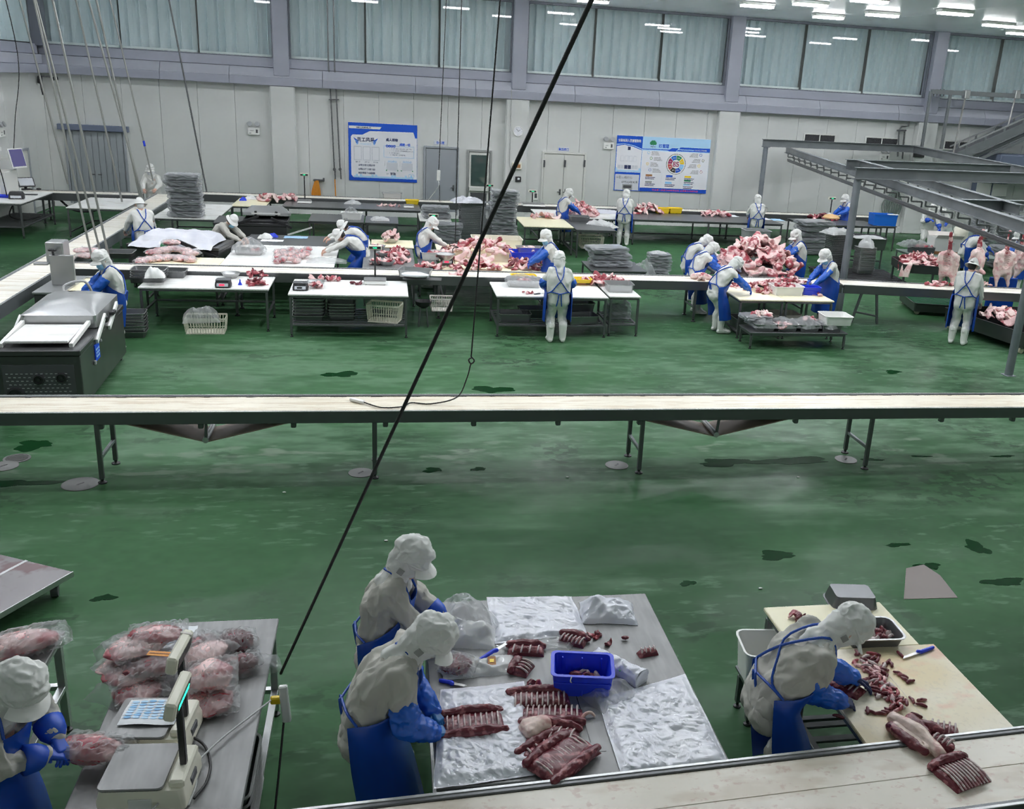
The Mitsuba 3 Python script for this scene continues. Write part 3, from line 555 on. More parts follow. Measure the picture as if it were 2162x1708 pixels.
for px in (1149, 1193, 1234): 
    c = aty(px, 345, YW - .06); O('door_closer', {1149: 'dark hinge bolt at the left edge of the white double doors', 1193: 'dark bolt between the white double doors', 1234: 'dark hinge bolt at the right edge of the white double doors'}[px], 'bolt', box(c[0] - .03, c[0] + .03, YW - .09, YW - .03, c[2] - .12, c[2] + .12, .01), 'm_darkgrey')
def vent(label, px0, py0, px1, py1):
    a, b = aty(px0, py0, YW), aty(px1, py1, YW); k = T('air_vent', label, 'vent'); x0, x1, z0, z1 = a[0], b[0], b[2] - .12, a[2]
    A(k, 'frame', cat(box(x0, x1, YW - .05, YW, z1 - .05, z1, .006), box(x0, x1, YW - .05, YW, z0, z0 + .05, .006), box(x0, x0 + .05, YW - .05, YW, z0, z1, .006), box(x1 - .05, x1, YW - .05, YW, z0, z1, .006), box((x0 + x1) / 2 - .02, (x0 + x1) / 2 + .02, YW - .045, YW, z0, z1, .004)), 'm_offwhite')
    A(k, 'backing', box(x0, x1, YW - .012, YW - .002, z0, z1, 0), 'm_black', False)
    n = 24
    for i in range(n):
        xx = x0 + .06 + (x1 - x0 - .12) * i / (n - 1); A(k, 'slat', bar((xx, YW - .03, z0 + .04), (xx, YW - .03, z1 - .04), .022, .012, 0), 'm_darkgrey', False)
vent('dark louvred wall vent, first from the left above the back beam', 1697, 280, 1763, 298)
vent('dark louvred wall vent in the middle, left of the last pilaster', 1827, 287, 1895, 304)
vent('dark louvred wall vent behind the support frame rods', 1993, 295, 2055, 312)
def emergency(label, px, py, Y=YW, left=False):
    c = aty(px, py, Y - .04) if not left else EYE + ray(px, py) * ((XL + .05) / ray(px, py)[0]); k = T('emergency_light', label, 'emergency light'); m = X(c[0], c[1], c[2], 90 if left else 0)
    A(k, 'housing', mv(box(-.19, .19, -.05, .035, -.13, .11, .025), m), 'm_white')
    for s in (-1, 1):
        L_ = A(k, 'spot_head', mv(mv(lathe([(.03, 0), (.075, .05), (.08, .09)], 14, True, True), X(rx=65)), m @ X(s * .12, 0, .19)), 'm_grey')
    A(k, 'label_plate', mv(cat(box(.07, .13, -.056, -.05, -.06, .05, 0), box(-.14, -.08, -.056, -.05, -.08, -.06, 0), box(-.12, .0, -.056, -.05, .0, .012, 0)), m), 'm_darkgrey', False)
emergency('white twin-spot emergency light on the wall left of the first pilaster', 536, 276)
emergency('white twin-spot emergency light left of the blue wheel board', 1285, 307)
emergency('white twin-spot emergency light behind the overhead beams', 1867, 331)
emergency('white twin-spot emergency light on the left wall above the monitor', 2, 279, left=True)
c = aty(1094, 277, YW - .29); k = T('wall_clock', 'round white wall clock on the pilaster', 'clock'); m = X(c[0], YW - .27, c[2], rx=90)
A(k, 'rim', mv(lathe([(.17, 0), (.175, .03), (.16, .045), (.15, .03)], 32, True, False), m), 'm_white'); A(k, 'dial', mv(lathe([(.155, .0), (.155, .028)], 32, True, True), m), 'm_posterlight')
A(k, 'hands', mv(cat(bar((0, 0, .032), (.07, .05, .032), .012), bar((0, 0, .033), (-.07, .09, .033), .009)), m), 'm_black', False)
A(k, 'hour_mark', mv(cat(*[box(-.004, .004, .12, .14, .028, .031, 0).apply_transform(X(rz=30 * i)) for i in range(12)]), m), 'm_darkgrey', False)
c = aty(1091, 350, YW - .3); k = T('switch_box', 'cream breaker box with an amber window on the clock pilaster', 'electrical box')
A(k, 'case', box(c[0] - .17, c[0] + .17, YW - .36, YW - .27, c[2] - .12, c[2] + .12, .02), 'm_ivory'); A(k, 'window', box(c[0] - .12, c[0] + .12, YW - .366, YW - .36, c[2] - .06, c[2] + .06, .003), 'm_brown')
c = aty(1094, 378, YW - .3); k = T('card_reader', 'small black card reader with a lit screen under the breaker box', 'card reader')
A(k, 'case', box(c[0] - .1, c[0] + .1, YW - .33, YW - .27, c[2] - .09, c[2] + .09, .02), 'm_black'); A(k, 'screen', box(c[0] - .03, c[0] + .05, YW - .335, YW - .33, c[2] - .02, c[2] + .05, .002), 'm_posterlight')
c = aty(1082, 372, YW - .3); O('wall_remote', 'slim white remote on the wall left of the card reader', 'remote', box(c[0] - .03, c[0] + .03, YW - .31, YW - .27, c[2] - .15, c[2] + .12, .01), 'm_white')
c = aty(1131, 414, YW - .03); k = T('wall_switch', 'white wall switch with a dark display right of the clock pilaster', 'switch')
A(k, 'plate', box(c[0] - .08, c[0] + .08, YW - .04, YW, c[2] - .14, c[2] + .14, .01), 'm_white'); A(k, 'display', box(c[0] - .045, c[0] + .045, YW - .045, YW - .04, c[2] - .06, c[2] + .10, .002), 'm_darkgrey')
for px, py, w, l, s in ((930, 301, .44, 'small pale sign above the grey single door', '办公室'), (1190, 315, .40, 'small blue-lettered sign above the white double doors', '急冻库门')):
    c = aty(px, py, YW - .03); k = T('door_sign', l, 'sign'); A(k, 'plate', box(c[0] - w / 2, c[0] + w / 2, YW - .025, YW, c[2] - .07, c[2] + .07, .004), 'm_posterpale'); A(k, 'lettering', mv(text(s, .09, .003, 1), X(c[0], YW - .025, c[2])), 'm_posterblue', False)
def hose(label, px, py, m_, n, spread, drop):
    c = aty(px, py, YW - .1); k = T('water_hose', label, 'hose')
    A(k, 'holder', cat(box(c[0] - .1, c[0] + .25, YW - .16, YW - .01, c[2] - .03, c[2] + .03, .01), box(c[0] + .22, c[0] + .27, YW - .18, YW - .12, c[2] - .03, c[2] + .09, .01)), 'm_darkgrey')
    for i in range(n):
        a = (i - n / 2) / n * spread; A(k, 'loop', tube(curve([(c[0] + a * .4, YW - .12, c[2]), (c[0] + a * 1.3 - .05, YW - .12 - .01 * i, c[2] - drop * .5), (c[0] + a * 1.1, YW - .13, c[2] - drop * R.uniform(.85, 1)), (c[0] + a * 1.2 + .06, YW - .14, c[2] - drop * .5), (c[0] + a * .4 + .03, YW - .15, c[2])], 26), .022, 7), m_)
hose('orange hose looped on a wall holder left of the notice board', 668, 380, 'm_orange', 5, .16, .9)
hose('dark hose coiled on a wall holder behind the bending worker', 1890, 402, 'm_greytable', 8, .62, 1.0)
k = T('wall_conduit', 'pair of thin grey wall conduits with a clamp, left of the notice board', 'pipe')
for px0, px1, px2 in ((693, 698, 706), (706, 710, 718)):
    A(k, 'pipe', tube([aty(px0 - 2, 0, YW - .08) + [0, 0, .9], aty(px0, 130, YW - .08), aty(px1, 200, YW - .08), aty(px2, 358, YW - .08)], .022, 8), 'm_steeldark')
    A(k, 'valve', cat(mv(lathe([(.05, 0), (.05, .05)], 12, True, True), X(*aty(px2, 357, YW - .12), rx=90)), bar(aty(px2 + 1, 358, YW - .08), aty(px2 + 2, 378, YW - .08), .04)), 'm_steeldark')
A(k, 'clamp', bar(aty(694, 210, YW - .1), aty(716, 210, YW - .1), .05, .03), 'm_darkgrey'); A(k, 'red_pipe', tube([aty(707, 378, YW - .08), aty(709, 420, YW - .08)], .018, 8), 'm_orange')
k = T('wall_conduit', 'grey conduit running down the clock pilaster into the breaker box', 'pipe'); A(k, 'pipe', tube([aty(1080, 190, YW - .3), aty(1076, 345, YW - .3), aty(1079, 362, YW - .3)], .014, 8), 'm_wiregrey')
k = T('water_pipe', 'bent steel water pipe at the top of the last pilaster', 'pipe')
A(k, 'pipe', tube([aty(1895, 330, YW - .15), aty(1898, 275, YW - .15), aty(1904, 267, YW - .15), aty(1918, 266, YW - .15), aty(1922, 230, YW - .15)], .03, 8), 'm_steeldark'); A(k, 'pipe', tube([aty(1905, 335, YW - .1), aty(1910, 275, YW - .1)], .03, 8), 'm_steeldark'); A(k, 'clamp', bar(aty(1894, 275, YW - .18), aty(1913, 275, YW - .18), .06), 'm_darkgrey')
c = aty(1934, 324, YW - .1); O('wall_speaker', 'black wall speaker under the back beam by the last pilaster', 'speaker', box(c[0] - .22, c[0] + .22, YW - .35, YW - .27, c[2] - .12, c[2] + .12, .02), 'm_black')
for i, (x0, x1, y0, y1) in enumerate(((2062, 2090, 384, 413), (2096, 2124, 386, 416))):
    a, b = aty(x0, y0, YW - .3), aty(x1, y1, YW - .3); k = T('wall_cabinet', ['pale grey wall cabinet at the right, left one of two', 'pale grey wall cabinet at the right, right one of two'][i], 'cabinet')
    A(k, 'body', box(a[0], b[0], YW - .3, YW, b[2], a[2], .015), 'm_header'); A(k, 'door', box(a[0] + .03, b[0] - .02, YW - .32, YW - .3, b[2] + .02, a[2] - .02, .006), 'm_offwhite')
k = T('security_camera', 'black security camera in the upper left corner under the ledge', 'camera'); c = aty(75, 160, YW - .5) + np.array([.12, 0, 0])
A(k, 'bracket', bar(c, c + [.3, .15, .0], .05), 'm_darkgrey'); A(k, 'head', cat(mv(lathe([(.06, 0), (.07, .05), (.07, .2), (.05, .22)], 14, True, True), X(*c, rx=160)), mv(lathe([(.05, 0), (.05, .16)], 12, True, True), X(*(c + [.32, .1, -.06]), ry=80))), 'm_black'); A(k, 'cable', tube(curve([c, c + [0, 0, -.3], c + [.03, 0, -.55]], 8), .018, 6), 'm_black')
k = STE('door_5', 'half-open white hatch in the left wall'); yd = 30.9
A(k, 'frame', cat(box(XL, XL + .06, yd, yd + .07, 0, 1.9, .01), box(XL, XL + .06, yd + 1.2, yd + 1.27, 0, 1.9, .01), box(XL, XL + .06, yd, yd + 1.27, 1.9, 1.97, .01)), 'm_doorgrey'); A(k, 'leaf', box(XL, XL + .03, yd + .07, yd + 1.2, .02, 1.9, .008), 'm_doorwhite')
# ---------------------------------------------------------------- people
def wrinkle(mesh, amp, freq, seed=0, stretch=(1, 1, 1)):
    n = mesh.vertex_normals; q = mesh.vertices * freq * np.asarray(stretch, float); q = q + .6 * meshkit.noise(q * .7 + 5, seed)[:, None]
    f = 1 - np.abs(2 * meshkit.fbm(q, 3, seed) - 1) * 2.2; m = mesh.copy(); m.vertices = mesh.vertices + n * ((f - .55) * amp)[:, None]; return m
def _hand(edge, curl):
    """right-hand template: wrist at the origin, fingers along +x, thumb towards +y, back of the hand up"""
    P = [hull((.0, -.016, 0, .021), (.0, .016, 0, .021), (.075, -.028, .0, .014), (.078, .026, .002, .014))]
    for y0, L, dy, r in ((.028, .070, .10, .0095), (.010, .078, .03, .0098), (-.009, .072, -.04, .0094), (-.027, .056, -.12, .0085)):
        q = np.array([.078, y0, 0]); a = -.15; d = lambda a: np.array([math.cos(a), dy, math.sin(a)])
        for seg in (.45, .32, .23):
            a -= curl; e = q + d(a) * L * seg * 1.1; P.append(hull((*q, r), (*e, r * .92))); q = e
    q = np.array([.020, .026, -.004]); a = .75
    for L, r in ((.042, .012), (.032, .0105), (.026, .0095)):
        e = q + np.array([math.cos(a) * L, math.sin(a) * L, -.010]); P.append(hull((*q, r), (*e, r * .95))); q = e; a -= .25 + curl * .3
    return soft(P, edge, 4 if edge < .01 else 3)
@functools.lru_cache(None)
def hand(fine, curl, side):
    t = _hand(.006 if fine else .016, curl)
    if side > 0: t = t.copy(); t.vertices[:, 1] *= -1; t.faces = t.faces[:, ::-1]
    return t
def frame_x(p, d, up):
    d = d / np.linalg.norm(d); z = up - d * (up @ d); z /= np.linalg.norm(z); m = np.eye(4); m[:3, 0] = d; m[:3, 2] = z; m[:3, 1] = np.cross(z, d); m[:3, 3] = p; return m
def ik(S, Wr, a, b, pole):
    d = Wr - S; L = np.linalg.norm(d); L2 = min(L, (a + b) * .995); Wr = S + d / L * L2; d = d / L
    c = (a * a - b * b + L2 * L2) / (2 * L2); h = math.sqrt(max(a * a - c * c, 0)); q = pole - d * (pole @ d); q /= np.linalg.norm(q)
    return S + d * c + q * h, Wr
def person(label, x, y, face, Hh=1.68, lean=10, hp=30, hy=0, hands=((.42, .12, .92), (.42, -.12, .92)), fine=False, apron=True, hem=.42, sleeves='m_sleeve', gloves='m_glove', head='cap', mask=None, boots='m_boot', cloth=None, z0=0, feet=None, side=0, group=None, knees=0, brim=1.0, patch=False, straps='cross', curl=.35, sleeve_from=.55, legs=True, reach=None, hair='m_hair', pole=(-.35, .75, -.6)):
    if reach: hands = [(np.linalg.inv(X(x, y, z0, face)) @ [*at(*q), 1])[:3] for q in reach]
    K = T('person', label, 'person', group); M = X(x, y, z0, face); cloth = cloth or ('m_clothgrey' if fine else 'm_cloth')
    s = Hh / 1.70; rs = np.random.RandomState(len(scene)); ed = .016 if fine else .035
    ln = math.radians(lean); sd = math.radians(side); up = np.array([math.sin(ln), math.sin(sd), math.cos(ln) * math.cos(sd)]); up /= np.linalg.norm(up)
    fwd = np.array([math.cos(ln), 0, -math.sin(ln)]); lf = np.cross(up, fwd); lf /= np.linalg.norm(lf); fwd = np.cross(lf, up)
    hip = np.array([-.34 * math.sin(ln), 0, (.90 - .06 * (1 - math.cos(ln)) * 2) * s])
    P = lambda h, f=0, l=0: hip + up * (h * s) + fwd * f + lf * l
    chest, neck = P(.36), P(.52, .015)
    hpr, hyr = math.radians(min(lean * .75 + hp, 100)), math.radians(hy)
    hf = np.array([math.cos(hpr) * math.cos(hyr), math.cos(hpr) * math.sin(hyr), -math.sin(hpr)])
    side_v = np.array([-math.sin(hyr), math.cos(hyr), 0]); hu = np.cross(hf, side_v); hu /= np.linalg.norm(hu); hl = np.cross(hu, hf)
    nk = .5 * up + .5 * hu; nk /= np.linalg.norm(nk); hc = neck + nk * (.155 * s) + hf * .02
    Q = lambda f, l, u: hc + hf * f + hl * l + hu * u
    sh = [P(.475, 0, .165 * s), P(.475, 0, -.165 * s)]
    el, wr = [], []
    for i, sg_ in ((0, 1), (1, -1)):
        t = np.array([hands[i][0], hands[i][1], hands[i][2]]) ; e, w_ = ik(sh[i], t, .29 * s, .255 * s, np.array([pole[0], pole[1] * sg_, pole[2]])); el.append(e); wr.append(w_)
    ft = feet or ((.0, .12), (.0, -.12))
    hj = [hip + np.array([0, .085, -.02]), hip + np.array([0, -.085, -.02])]; kn, an = [], []
    for i in (0, 1):
        a_ = np.array([ft[i][0] - .03, ft[i][1], .10]); k_, _ = ik(hj[i], a_, .42 * s, .40 * s, np.array([1., .1 * (1 if i == 0 else -1), 0])); kn.append(k_); an.append(a_)
    # one continuous body under the clothes: head with face, trunk, arms and legs
    n = 14 if fine else 8
    def hl_(*c): return m3.Manifold.batch_hull([sph(q[0], q[1], n) for q in c])
    B = [hl_((Q(-.02, 0, .03), .092), (Q(.03, 0, .05), .078)), hl_((Q(.0, 0, .0), .080), (Q(.055, 0, -.075), .040), (Q(.06, 0, -.02), .055)), hl_((Q(.098, 0, -.028), .014), (Q(.088, 0, .012), .010)), hl_((Q(.082, .02, -.062), .011), (Q(.082, -.02, -.062), .011)),
         *[hl_((Q(-.005, sg_ * .083, -.012), .018), (Q(-.02, sg_ * .088, .012), .016)) for sg_ in (-1, 1)],
         hl_((Q(-.02, 0, -.05), .052), (neck, .055)), hl_((neck, .055), (sh[0], .05), (sh[1], .05)), hl_((sh[0], .05), (sh[1], .05), (P(.3, 0, .07), .095), (P(.3, 0, -.07), .095)), hl_((P(.3, 0, .07), .095), (P(.3, 0, -.07), .095), (hj[0], .09), (hj[1], .09))]
    for i in (0, 1):
        B += [hl_((sh[i], .05), (el[i], .037)), hl_((el[i], .037), (wr[i], .026)), hl_((hj[i], .085), (kn[i], .052)), hl_((kn[i], .052), (an[i], .036)), hl_((an[i], .036), (an[i] + [.10, 0, -.05], .03))]
    bare = gloves is None
    hm = []
    for i, sg_ in ((0, 1), (1, -1)):
        d = wr[i] - el[i]; d = d / np.linalg.norm(d) + np.array([.25, -.10 * sg_, -.35]); d /= np.linalg.norm(d); d[2] = max(d[2], (.825 - wr[i][2]) / .17) if wr[i][2] > .8 else d[2]; upv = np.array([0, .35 * sg_, 1.]); hm.append(mv(hand(fine, curl, sg_), frame_x(wr[i], d, upv)))
    body = soft(B, ed, 6)
    body = cat(body, *hm) if bare else body
    A(K, 'body', mv(body, M), 'm_skin', True)
    A(K, 'eyes', mv(cat(*[mv(trimesh.creation.icosphere(1, .013), X(*Q(.088, q, .010))) for q in (.034, -.034)]), M), 'm_hair', True)
    # jacket
    J = [hl_((neck + up * -.01, .068), (sh[0], .078), (sh[1], .078)), hl_((sh[0], .078), (sh[1], .078), (P(.30, -.03, .085), .142), (P(.30, -.03, -.085), .142)), hl_((P(.30, -.03, .085), .142), (P(.30, -.03, -.085), .142), (P(.10, -.01, .09), .132), (P(.10, -.01, -.09), .132)), hl_((P(.10, -.01, .09), .132), (P(.10, -.01, -.09), .132), (hip + [-.01, .10, -.10 * s], .122), (hip + [-.01, -.10, -.10 * s], .122))]
    for i in (0, 1): J += [hl_((sh[i], .088), (el[i], .074)), hl_((el[i], .074), (wr[i] * .6 + el[i] * .4, .062), (wr[i] * .88 + el[i] * .12, .046))]
    if sleeves: J = J[:4] + [hl_((sh[i], .088), (sh[i] * .35 + el[i] * .65, .072)) for i in (0, 1)]
    J = soft(J, ed, 7 if fine else 5); J = wrinkle(J, .042 if fine else .030, 7, rs.randint(99), (1, 1, .6))
    A(K, 'jacket', mv(J, M), cloth, True)
    if legs:
        Tm = [hl_((hj[0], .125), (hj[1], .125), (hip + [0, 0, .05], .12))]
        for i in (0, 1): Tm += [hl_((hj[i] + [0, 0, -.05], .112 if apron else .118), (kn[i], .080 if fine else .092)), hl_((kn[i], .080 if fine else .092), (an[i] + [-.01, 0, .20], .080))]
        Tm = soft(Tm, ed, 5); Tm = wrinkle(Tm, .022 if apron else .032, 8, rs.randint(99), (1, 1, .7)); A(K, 'trousers', mv(Tm, M), cloth, True)
        for i in (0, 1):
            d = np.array([1, .12 * (1 if i == 0 else -1), 0]); a_ = an[i]
            b = soft([hl_((a_ + [0, 0, .24], .084), (a_ + [0, 0, -.02], .066)), hl_((a_ + [-.04, 0, -.052], .048), (a_ + d * .10 + [0, 0, -.054], .046), (a_ + d * .19 + [0, 0, -.060], .040), (a_ + [0, 0, 0], .062))], ed, 4)
            A(K, 'boot', mv(b, M), boots, True)
    if sleeves:
        for i in (0, 1):
            p0 = sh[i] + (el[i] - sh[i]) * sleeve_from
            v = soft([hl_((p0, .090), (el[i], .083)), hl_((el[i], .083), (el[i] * .45 + wr[i] * .55, .074), (wr[i], .052))], ed, 4); v = wrinkle(v, .024, 13, rs.randint(99)); A(K, 'sleeve', mv(v, M), sleeves, True)
    if not bare:
        for i in (0, 1): A(K, 'glove', mv(cat(ripple(hm[i], .0, 1), (tube([el[i] * .08 + wr[i] * .92, wr[i]], [.040, .036], 12) if sleeves else tube([el[i] * .5 + wr[i] * .5, el[i] * .2 + wr[i] * .8, wr[i]], [.084, .074, .046], 14))), M), gloves, True)
    # hood, cap, mask
    if head in ('cap', 'hood'):
        hd = [hl_((Q(-.025, 0, .035), .112), (Q(.015, 0, .045), .106), (Q(-.01, 0, -.03), .108)), hl_((Q(-.03, 0, -.02), .108), (neck + up * .03, .092)), hl_((neck + up * .02, .09), (P(.485, .0, .10), .062), (P(.485, .0, -.10), .062), (P(.47, -.05), .08), (P(.46, .06), .06))]
        m = m3.Manifold.batch_boolean(hd, m3.OpType.Add); cut = m3.Manifold.batch_hull([sph(Q(.16, q, u), .052, 12) for q in (-.03, .03) for u in (.035, -.095)]); m = m - cut
        t = to_tm(m.refine_to_length(ed)); t.merge_vertices(); trimesh.smoothing.filter_taubin(t, iterations=4); t = wrinkle(t, .020, 11, rs.randint(99))
        A(K, 'hood', mv(t, M), 'm_hood', True)
        c = [hl_((Q(-.03, 0, .085), .108), (Q(.045, 0, .095), .088), (Q(-.07, 0, .075), .085), (Q(.0, .03, .125), .075), (Q(.0, -.03, .125), .075)), hl_((Q(-.02, 0, .055), .124), (Q(.02, 0, .055), .115))]
        t = soft(c, ed * .7, 5); t = wrinkle(t, .022, 13, rs.randint(99)); A(K, 'cap', mv(t, M), 'm_hood', True)
        A(K, 'cap_band', mv(tube([hc + hu * (.048 - .004 * math.cos(q)) + hf * (.004 + .121 * math.cos(q)) + hl * .119 * math.sin(q) for q in np.linspace(0, 2 * np.pi, 22)], .009, 6, False), M), 'm_hood', True)
        def br(u, v):
            a = (u - .5) * 2.3; rr = .112 + v * .085 * np.cos(a * .55); f = rr * np.cos(a) + .005; l = rr * np.sin(a) * .92; uu = .052 - v * .030 - .030 * np.sin(a) ** 2
            p = hc[None, None] + f[..., None] * hf + l[..., None] * hl + uu[..., None] * hu; return p[..., 0], p[..., 1], p[..., 2]
        A(K, 'visor', mv(solid(grid(15 if fine else 9, 5 if fine else 3, br), .006), M), 'm_hood', 40)
        if patch:
            for sg_ in (1, -1): A(K, 'patch', mv(mv(box(-.022, .022, -.004, .004, -.022, .022, .003), frame_x(Q(-.02, sg_ * .114, -.04), hf, hu)), M), 'm_patch')
    if head == 'bucket':
        A(K, 'hair', mv(soft([hl_((Q(-.045, 0, .02), .092), (Q(-.03, 0, -.03), .082))], ed, 3), M), hair, True)
        c = [hl_((Q(-.02, 0, .06), .105), (Q(.015, 0, .065), .100), (Q(-.01, 0, .12), .072))]; t = soft(c, ed * .8, 4); A(K, 'hat', mv(ripple(t, .006, 20, rs.randint(99)), M), 'm_hood', True)
        def br(u, v):
            a = u * 2 * np.pi; rr = .104 + v * .055; p = hc + (rr * np.cos(a))[..., None] * hf + (rr * np.sin(a) * .95)[..., None] * hl + (.052 - v * .05 + .006 * np.sin(a * 3 + 1) * v)[..., None] * hu; return p[..., 0], p[..., 1], p[..., 2]
        A(K, 'hat_brim', mv(solid(grid(25, 4, br), .005), M), 'm_hood', 40)
    if mask:
        def mk(u, v):
            a = (u - .5) * 2.4; b_ = -.025 - v * .09; rr = .094 + .014 * np.sin(np.pi * v); p = hc + (rr * np.cos(a) + .018)[..., None] * hf + (rr * np.sin(a) * .86)[..., None] * hl + b_[..., None] * hu; return p[..., 0], p[..., 1], p[..., 2]
        A(K, 'face_mask', mv(solid(grid(9, 5, mk), .004), M), mask, True)
    # apron: bib, skirt, straps
    if apron:
        nb = 26 if fine else 14; nv = 22 if fine else 13
        def axis(v):
            """centre line of the apron at v: 0 bib top, .4 waist, 1 hem"""
            if v < .42: t = v / .42; c = P(.43 - t * .36, -.01); hw = .5 + 1.6 * t ** 1.6; rx, ry = .172 + .02 * t, .215 + .045 * t; return c, fwd, lf, hw, rx, ry
            t = (v - .42) / .58; c0 = P(.07, -.01); xk = .35 * hip[0] + .02; xm = c0[0] + (xk - c0[0]) * t; c = np.array([xm, c0[1] * (1 - t), c0[2] * (1 - t) + hem * t]); hw = 2.10 - .1 * t; return c, fwd * (1 - t) + np.array([1., 0, 0]) * t, lf, hw, .20 + .045 * min(1, 2.5 * t), .268 + .0 * t
        G = np.zeros((nb, nv, 3)); rr = rs.rand(4) * 6
        for j in range(nv):
            c, f_, l_, hw, rx, ry = axis(j / (nv - 1)); f_ = f_ / np.linalg.norm(f_)
            for i in range(nb):
                a = (i / (nb - 1) - .5) * 2 * hw; w = 1 + (.05 * math.sin(a * 5 + rr[0]) + .035 * math.sin(a * 9 + rr[1])) * max(0, j / (nv - 1) - .3)
                G[i, j] = c + f_ * (rx * math.cos(a) * w) + l_ * (ry * math.sin(a) * w)
        ii = np.arange(nb * nv).reshape(nb, nv); a, b, c, d = ii[:-1, :-1], ii[1:, :-1], ii[1:, 1:], ii[:-1, 1:]
        t = tm(G.reshape(-1, 3), np.vstack([np.stack([a, b, c], -1).reshape(-1, 3), np.stack([a, c, d], -1).reshape(-1, 3)]))
        A(K, 'apron', mv(solid(t, .006), M), 'm_apron', True)
        tw = .009 if fine else .011; kb = int(nv * .40)
        def onback(h, l, k=1.0): return P(h, -.185 * k * math.sqrt(max(.05, 1 - (l / .25) ** 2)), l)
        st = []
        for sg_ in (1, -1):
            if straps == 'cross': st.append(curve([G[0 if sg_ < 0 else -1, 0], P(.53, .06, .10 * sg_), P(.565, -.045, .085 * sg_), onback(.38, .04 * sg_), onback(.24, -.06 * sg_), onback(.12, -.15 * sg_), G[-1 if sg_ < 0 else 0, kb]], 20))
            else: st.append(curve([G[0 if sg_ < 0 else -1, 0], P(.53, .07, .08 * sg_), P(.575, -.02, .07 * sg_), P(.555, -.09, .0)], 14))
            st.append(curve([G[-1 if sg_ > 0 else 0, kb], onback(.10, .16 * sg_), onback(.07, .0), onback(.06, -.02 * sg_, 1.02) , onback(.05, -.03 * sg_, 1.03) + [.02, 0, -.09], onback(.05, -.05 * sg_, 1.03) + [.05, 0, -.22]], 14))
        for q in st: A(K, 'strap', mv(tube(q, tw, 6), M), 'm_apron', True)
    return K, dict(hc=hc, wr=wr, M=M, Q=Q, P=P)
def wl(M, p): return (M @ np.array([*p, 1.]))[:3]
WH = dict(sleeves=None)
# near four
person('person at the centre table behind, hooded and bagging meat, beside the crouching colleague', .02, 5.95, -12, 1.66, 14, 22, 0, reach=((936, 1305, .95), (925, 1335, .95)), fine=True, hem=.25, patch=True, sleeves=None, straps='neck', gloves='m_glove')
person('person bent over the rib rack at the centre table in blue apron and sleeves', .02, 5.05, -5, 1.70, 30, 26, 0, reach=((912, 1500, .90), (915, 1545, .87)), fine=True, hem=.22, patch=True, gloves='m_gloveteal', straps='neck', sleeve_from=.8)
person('person bent low at the right cutting table, carving with dark gloves', 2.68, 5.05, -4, 1.70, 38, 30, 0, reach=((1806, 1432, .89), (1776, 1480, .87)), pole=(-1., -.1, -.25), fine=True, hem=.18, patch=True, gloves='m_glovedark', sleeve_from=.75)
person('person at the lower left corner in blue apron lifting a bag of meat', -2.08, 4.78, -20, 1.66, 20, 32, 0, reach=((120, 1560, 1.0), (100, 1592, .98)), fine=True, hem=.3, sleeves=None, gloves='m_glove', straps='neck')
# middle line
person('person seen from the back at the middle belt, blue apron tied over white overalls', 3.17, 17.42, 90, 1.66, 3, 22, 0, ((.30, .20, .98), (.30, -.20, .98)), hem=.40, head='hood', sleeve_from=.85)
person('person in a blue face mask working across the belt behind the back-turned worker', 3.48, 20.35, 180, 1.66, 8, 20, 25, ((.45, .10, .95), (.40, -.12, .98)), mask='m_mask')
person('person in blue apron sorting the heap of red meat left of the blue crate', 0.90, 22.25, 8, 1.62, 12, 30, -20, ((.42, .10, .98), (.45, -.15, 1.0)), sleeves=None, gloves=None)
person('person bent over the chopped meat, front one of the group left of the big heap', 6.72, 18.30, 8, 1.66, 30, 32, 0, ((.62, .02, .92), (.55, -.20, .88)), hem=.30, head='hood')
person('person between the two bent colleagues left of the big meat heap', 6.78, 20.0, 0, 1.66, 26, 34, 0, ((.52, .10, .95), (.50, -.12, .93)), hem=.25)
person('person at the rear of the group left of the big meat heap, leaning far over', 7.06, 21.35, -12, 1.66, 30, 34, 0, ((.55, .15, .95), (.52, -.10, .95)), hem=.3)
person('person behind the big meat heap reaching out a blue glove to the left', 9.72, 21.6, 180, 1.66, 6, 22, 0, ((.48, .12, 1.0), (.46, -.06, 1.02)), hem=.35)
person('person right of the big meat heap in blue apron, looking down at the white tub', 9.30, 19.0, 192, 1.64, 10, 30, 0, ((.42, .16, .95), (.42, -.05, 1.0)), hem=.30, mask='m_mask', patch=True)
person('person in white boots and long blue apron seen from behind beside the deep trolley', 11.64, 17.50, 48, 1.76, 6, 24, -10, ((.40, .22, .98), (.15, -.30, .82)), sleeves=None, gloves=None, head='bucket', hem=.32)
# far line
person('person in blue sleeves reaching over pink meat left of the blue wheel board', 5.35, 29.2, 8, 1.66, 10, 24, 0, ((.46, .12, .98), (.46, -.12, .98)), hem=.4)
person('person with back turned, blue apron flying out, in front of the blue wheel board', 7.28, 29.25, 72, 1.68, 10, 20, 0, ((.40, .22, .95), (.42, -.18, .95)), sleeves=None, gloves=None, hem=.42)
person('person seen from the back at the far belt beside the round steel post', 11.62, 30.45 - 1.15, 84, 1.66, 4, 20, 0, ((.35, .18, .98), (.38, -.2, 1.0)), sleeves=None, gloves=None, hem=.40)
person('person in blue apron and sleeves at the far right table beside the green scale', 15.55, 31.25 - .2, 188, 1.64, 8, 26, 0, ((.40, .14, 1.02), (.40, -.10, 1.02)), hem=.4)
person('person bending forward in all white with a blue mask behind the carton box', 17.65, 29.3, 250, 1.68, 20, 26, 0, ((.40, .30, .85), (.30, -.05, 1.15)), apron=False, mask='m_mask', sleeves=None)
person('person whose cap shows just behind the bending worker in all white', 18.6, 30.3, 250, 1.62, 20, 14, 0, ((.35, .2, .95), (.34, -.2, .95)), apron=False, sleeves=None)
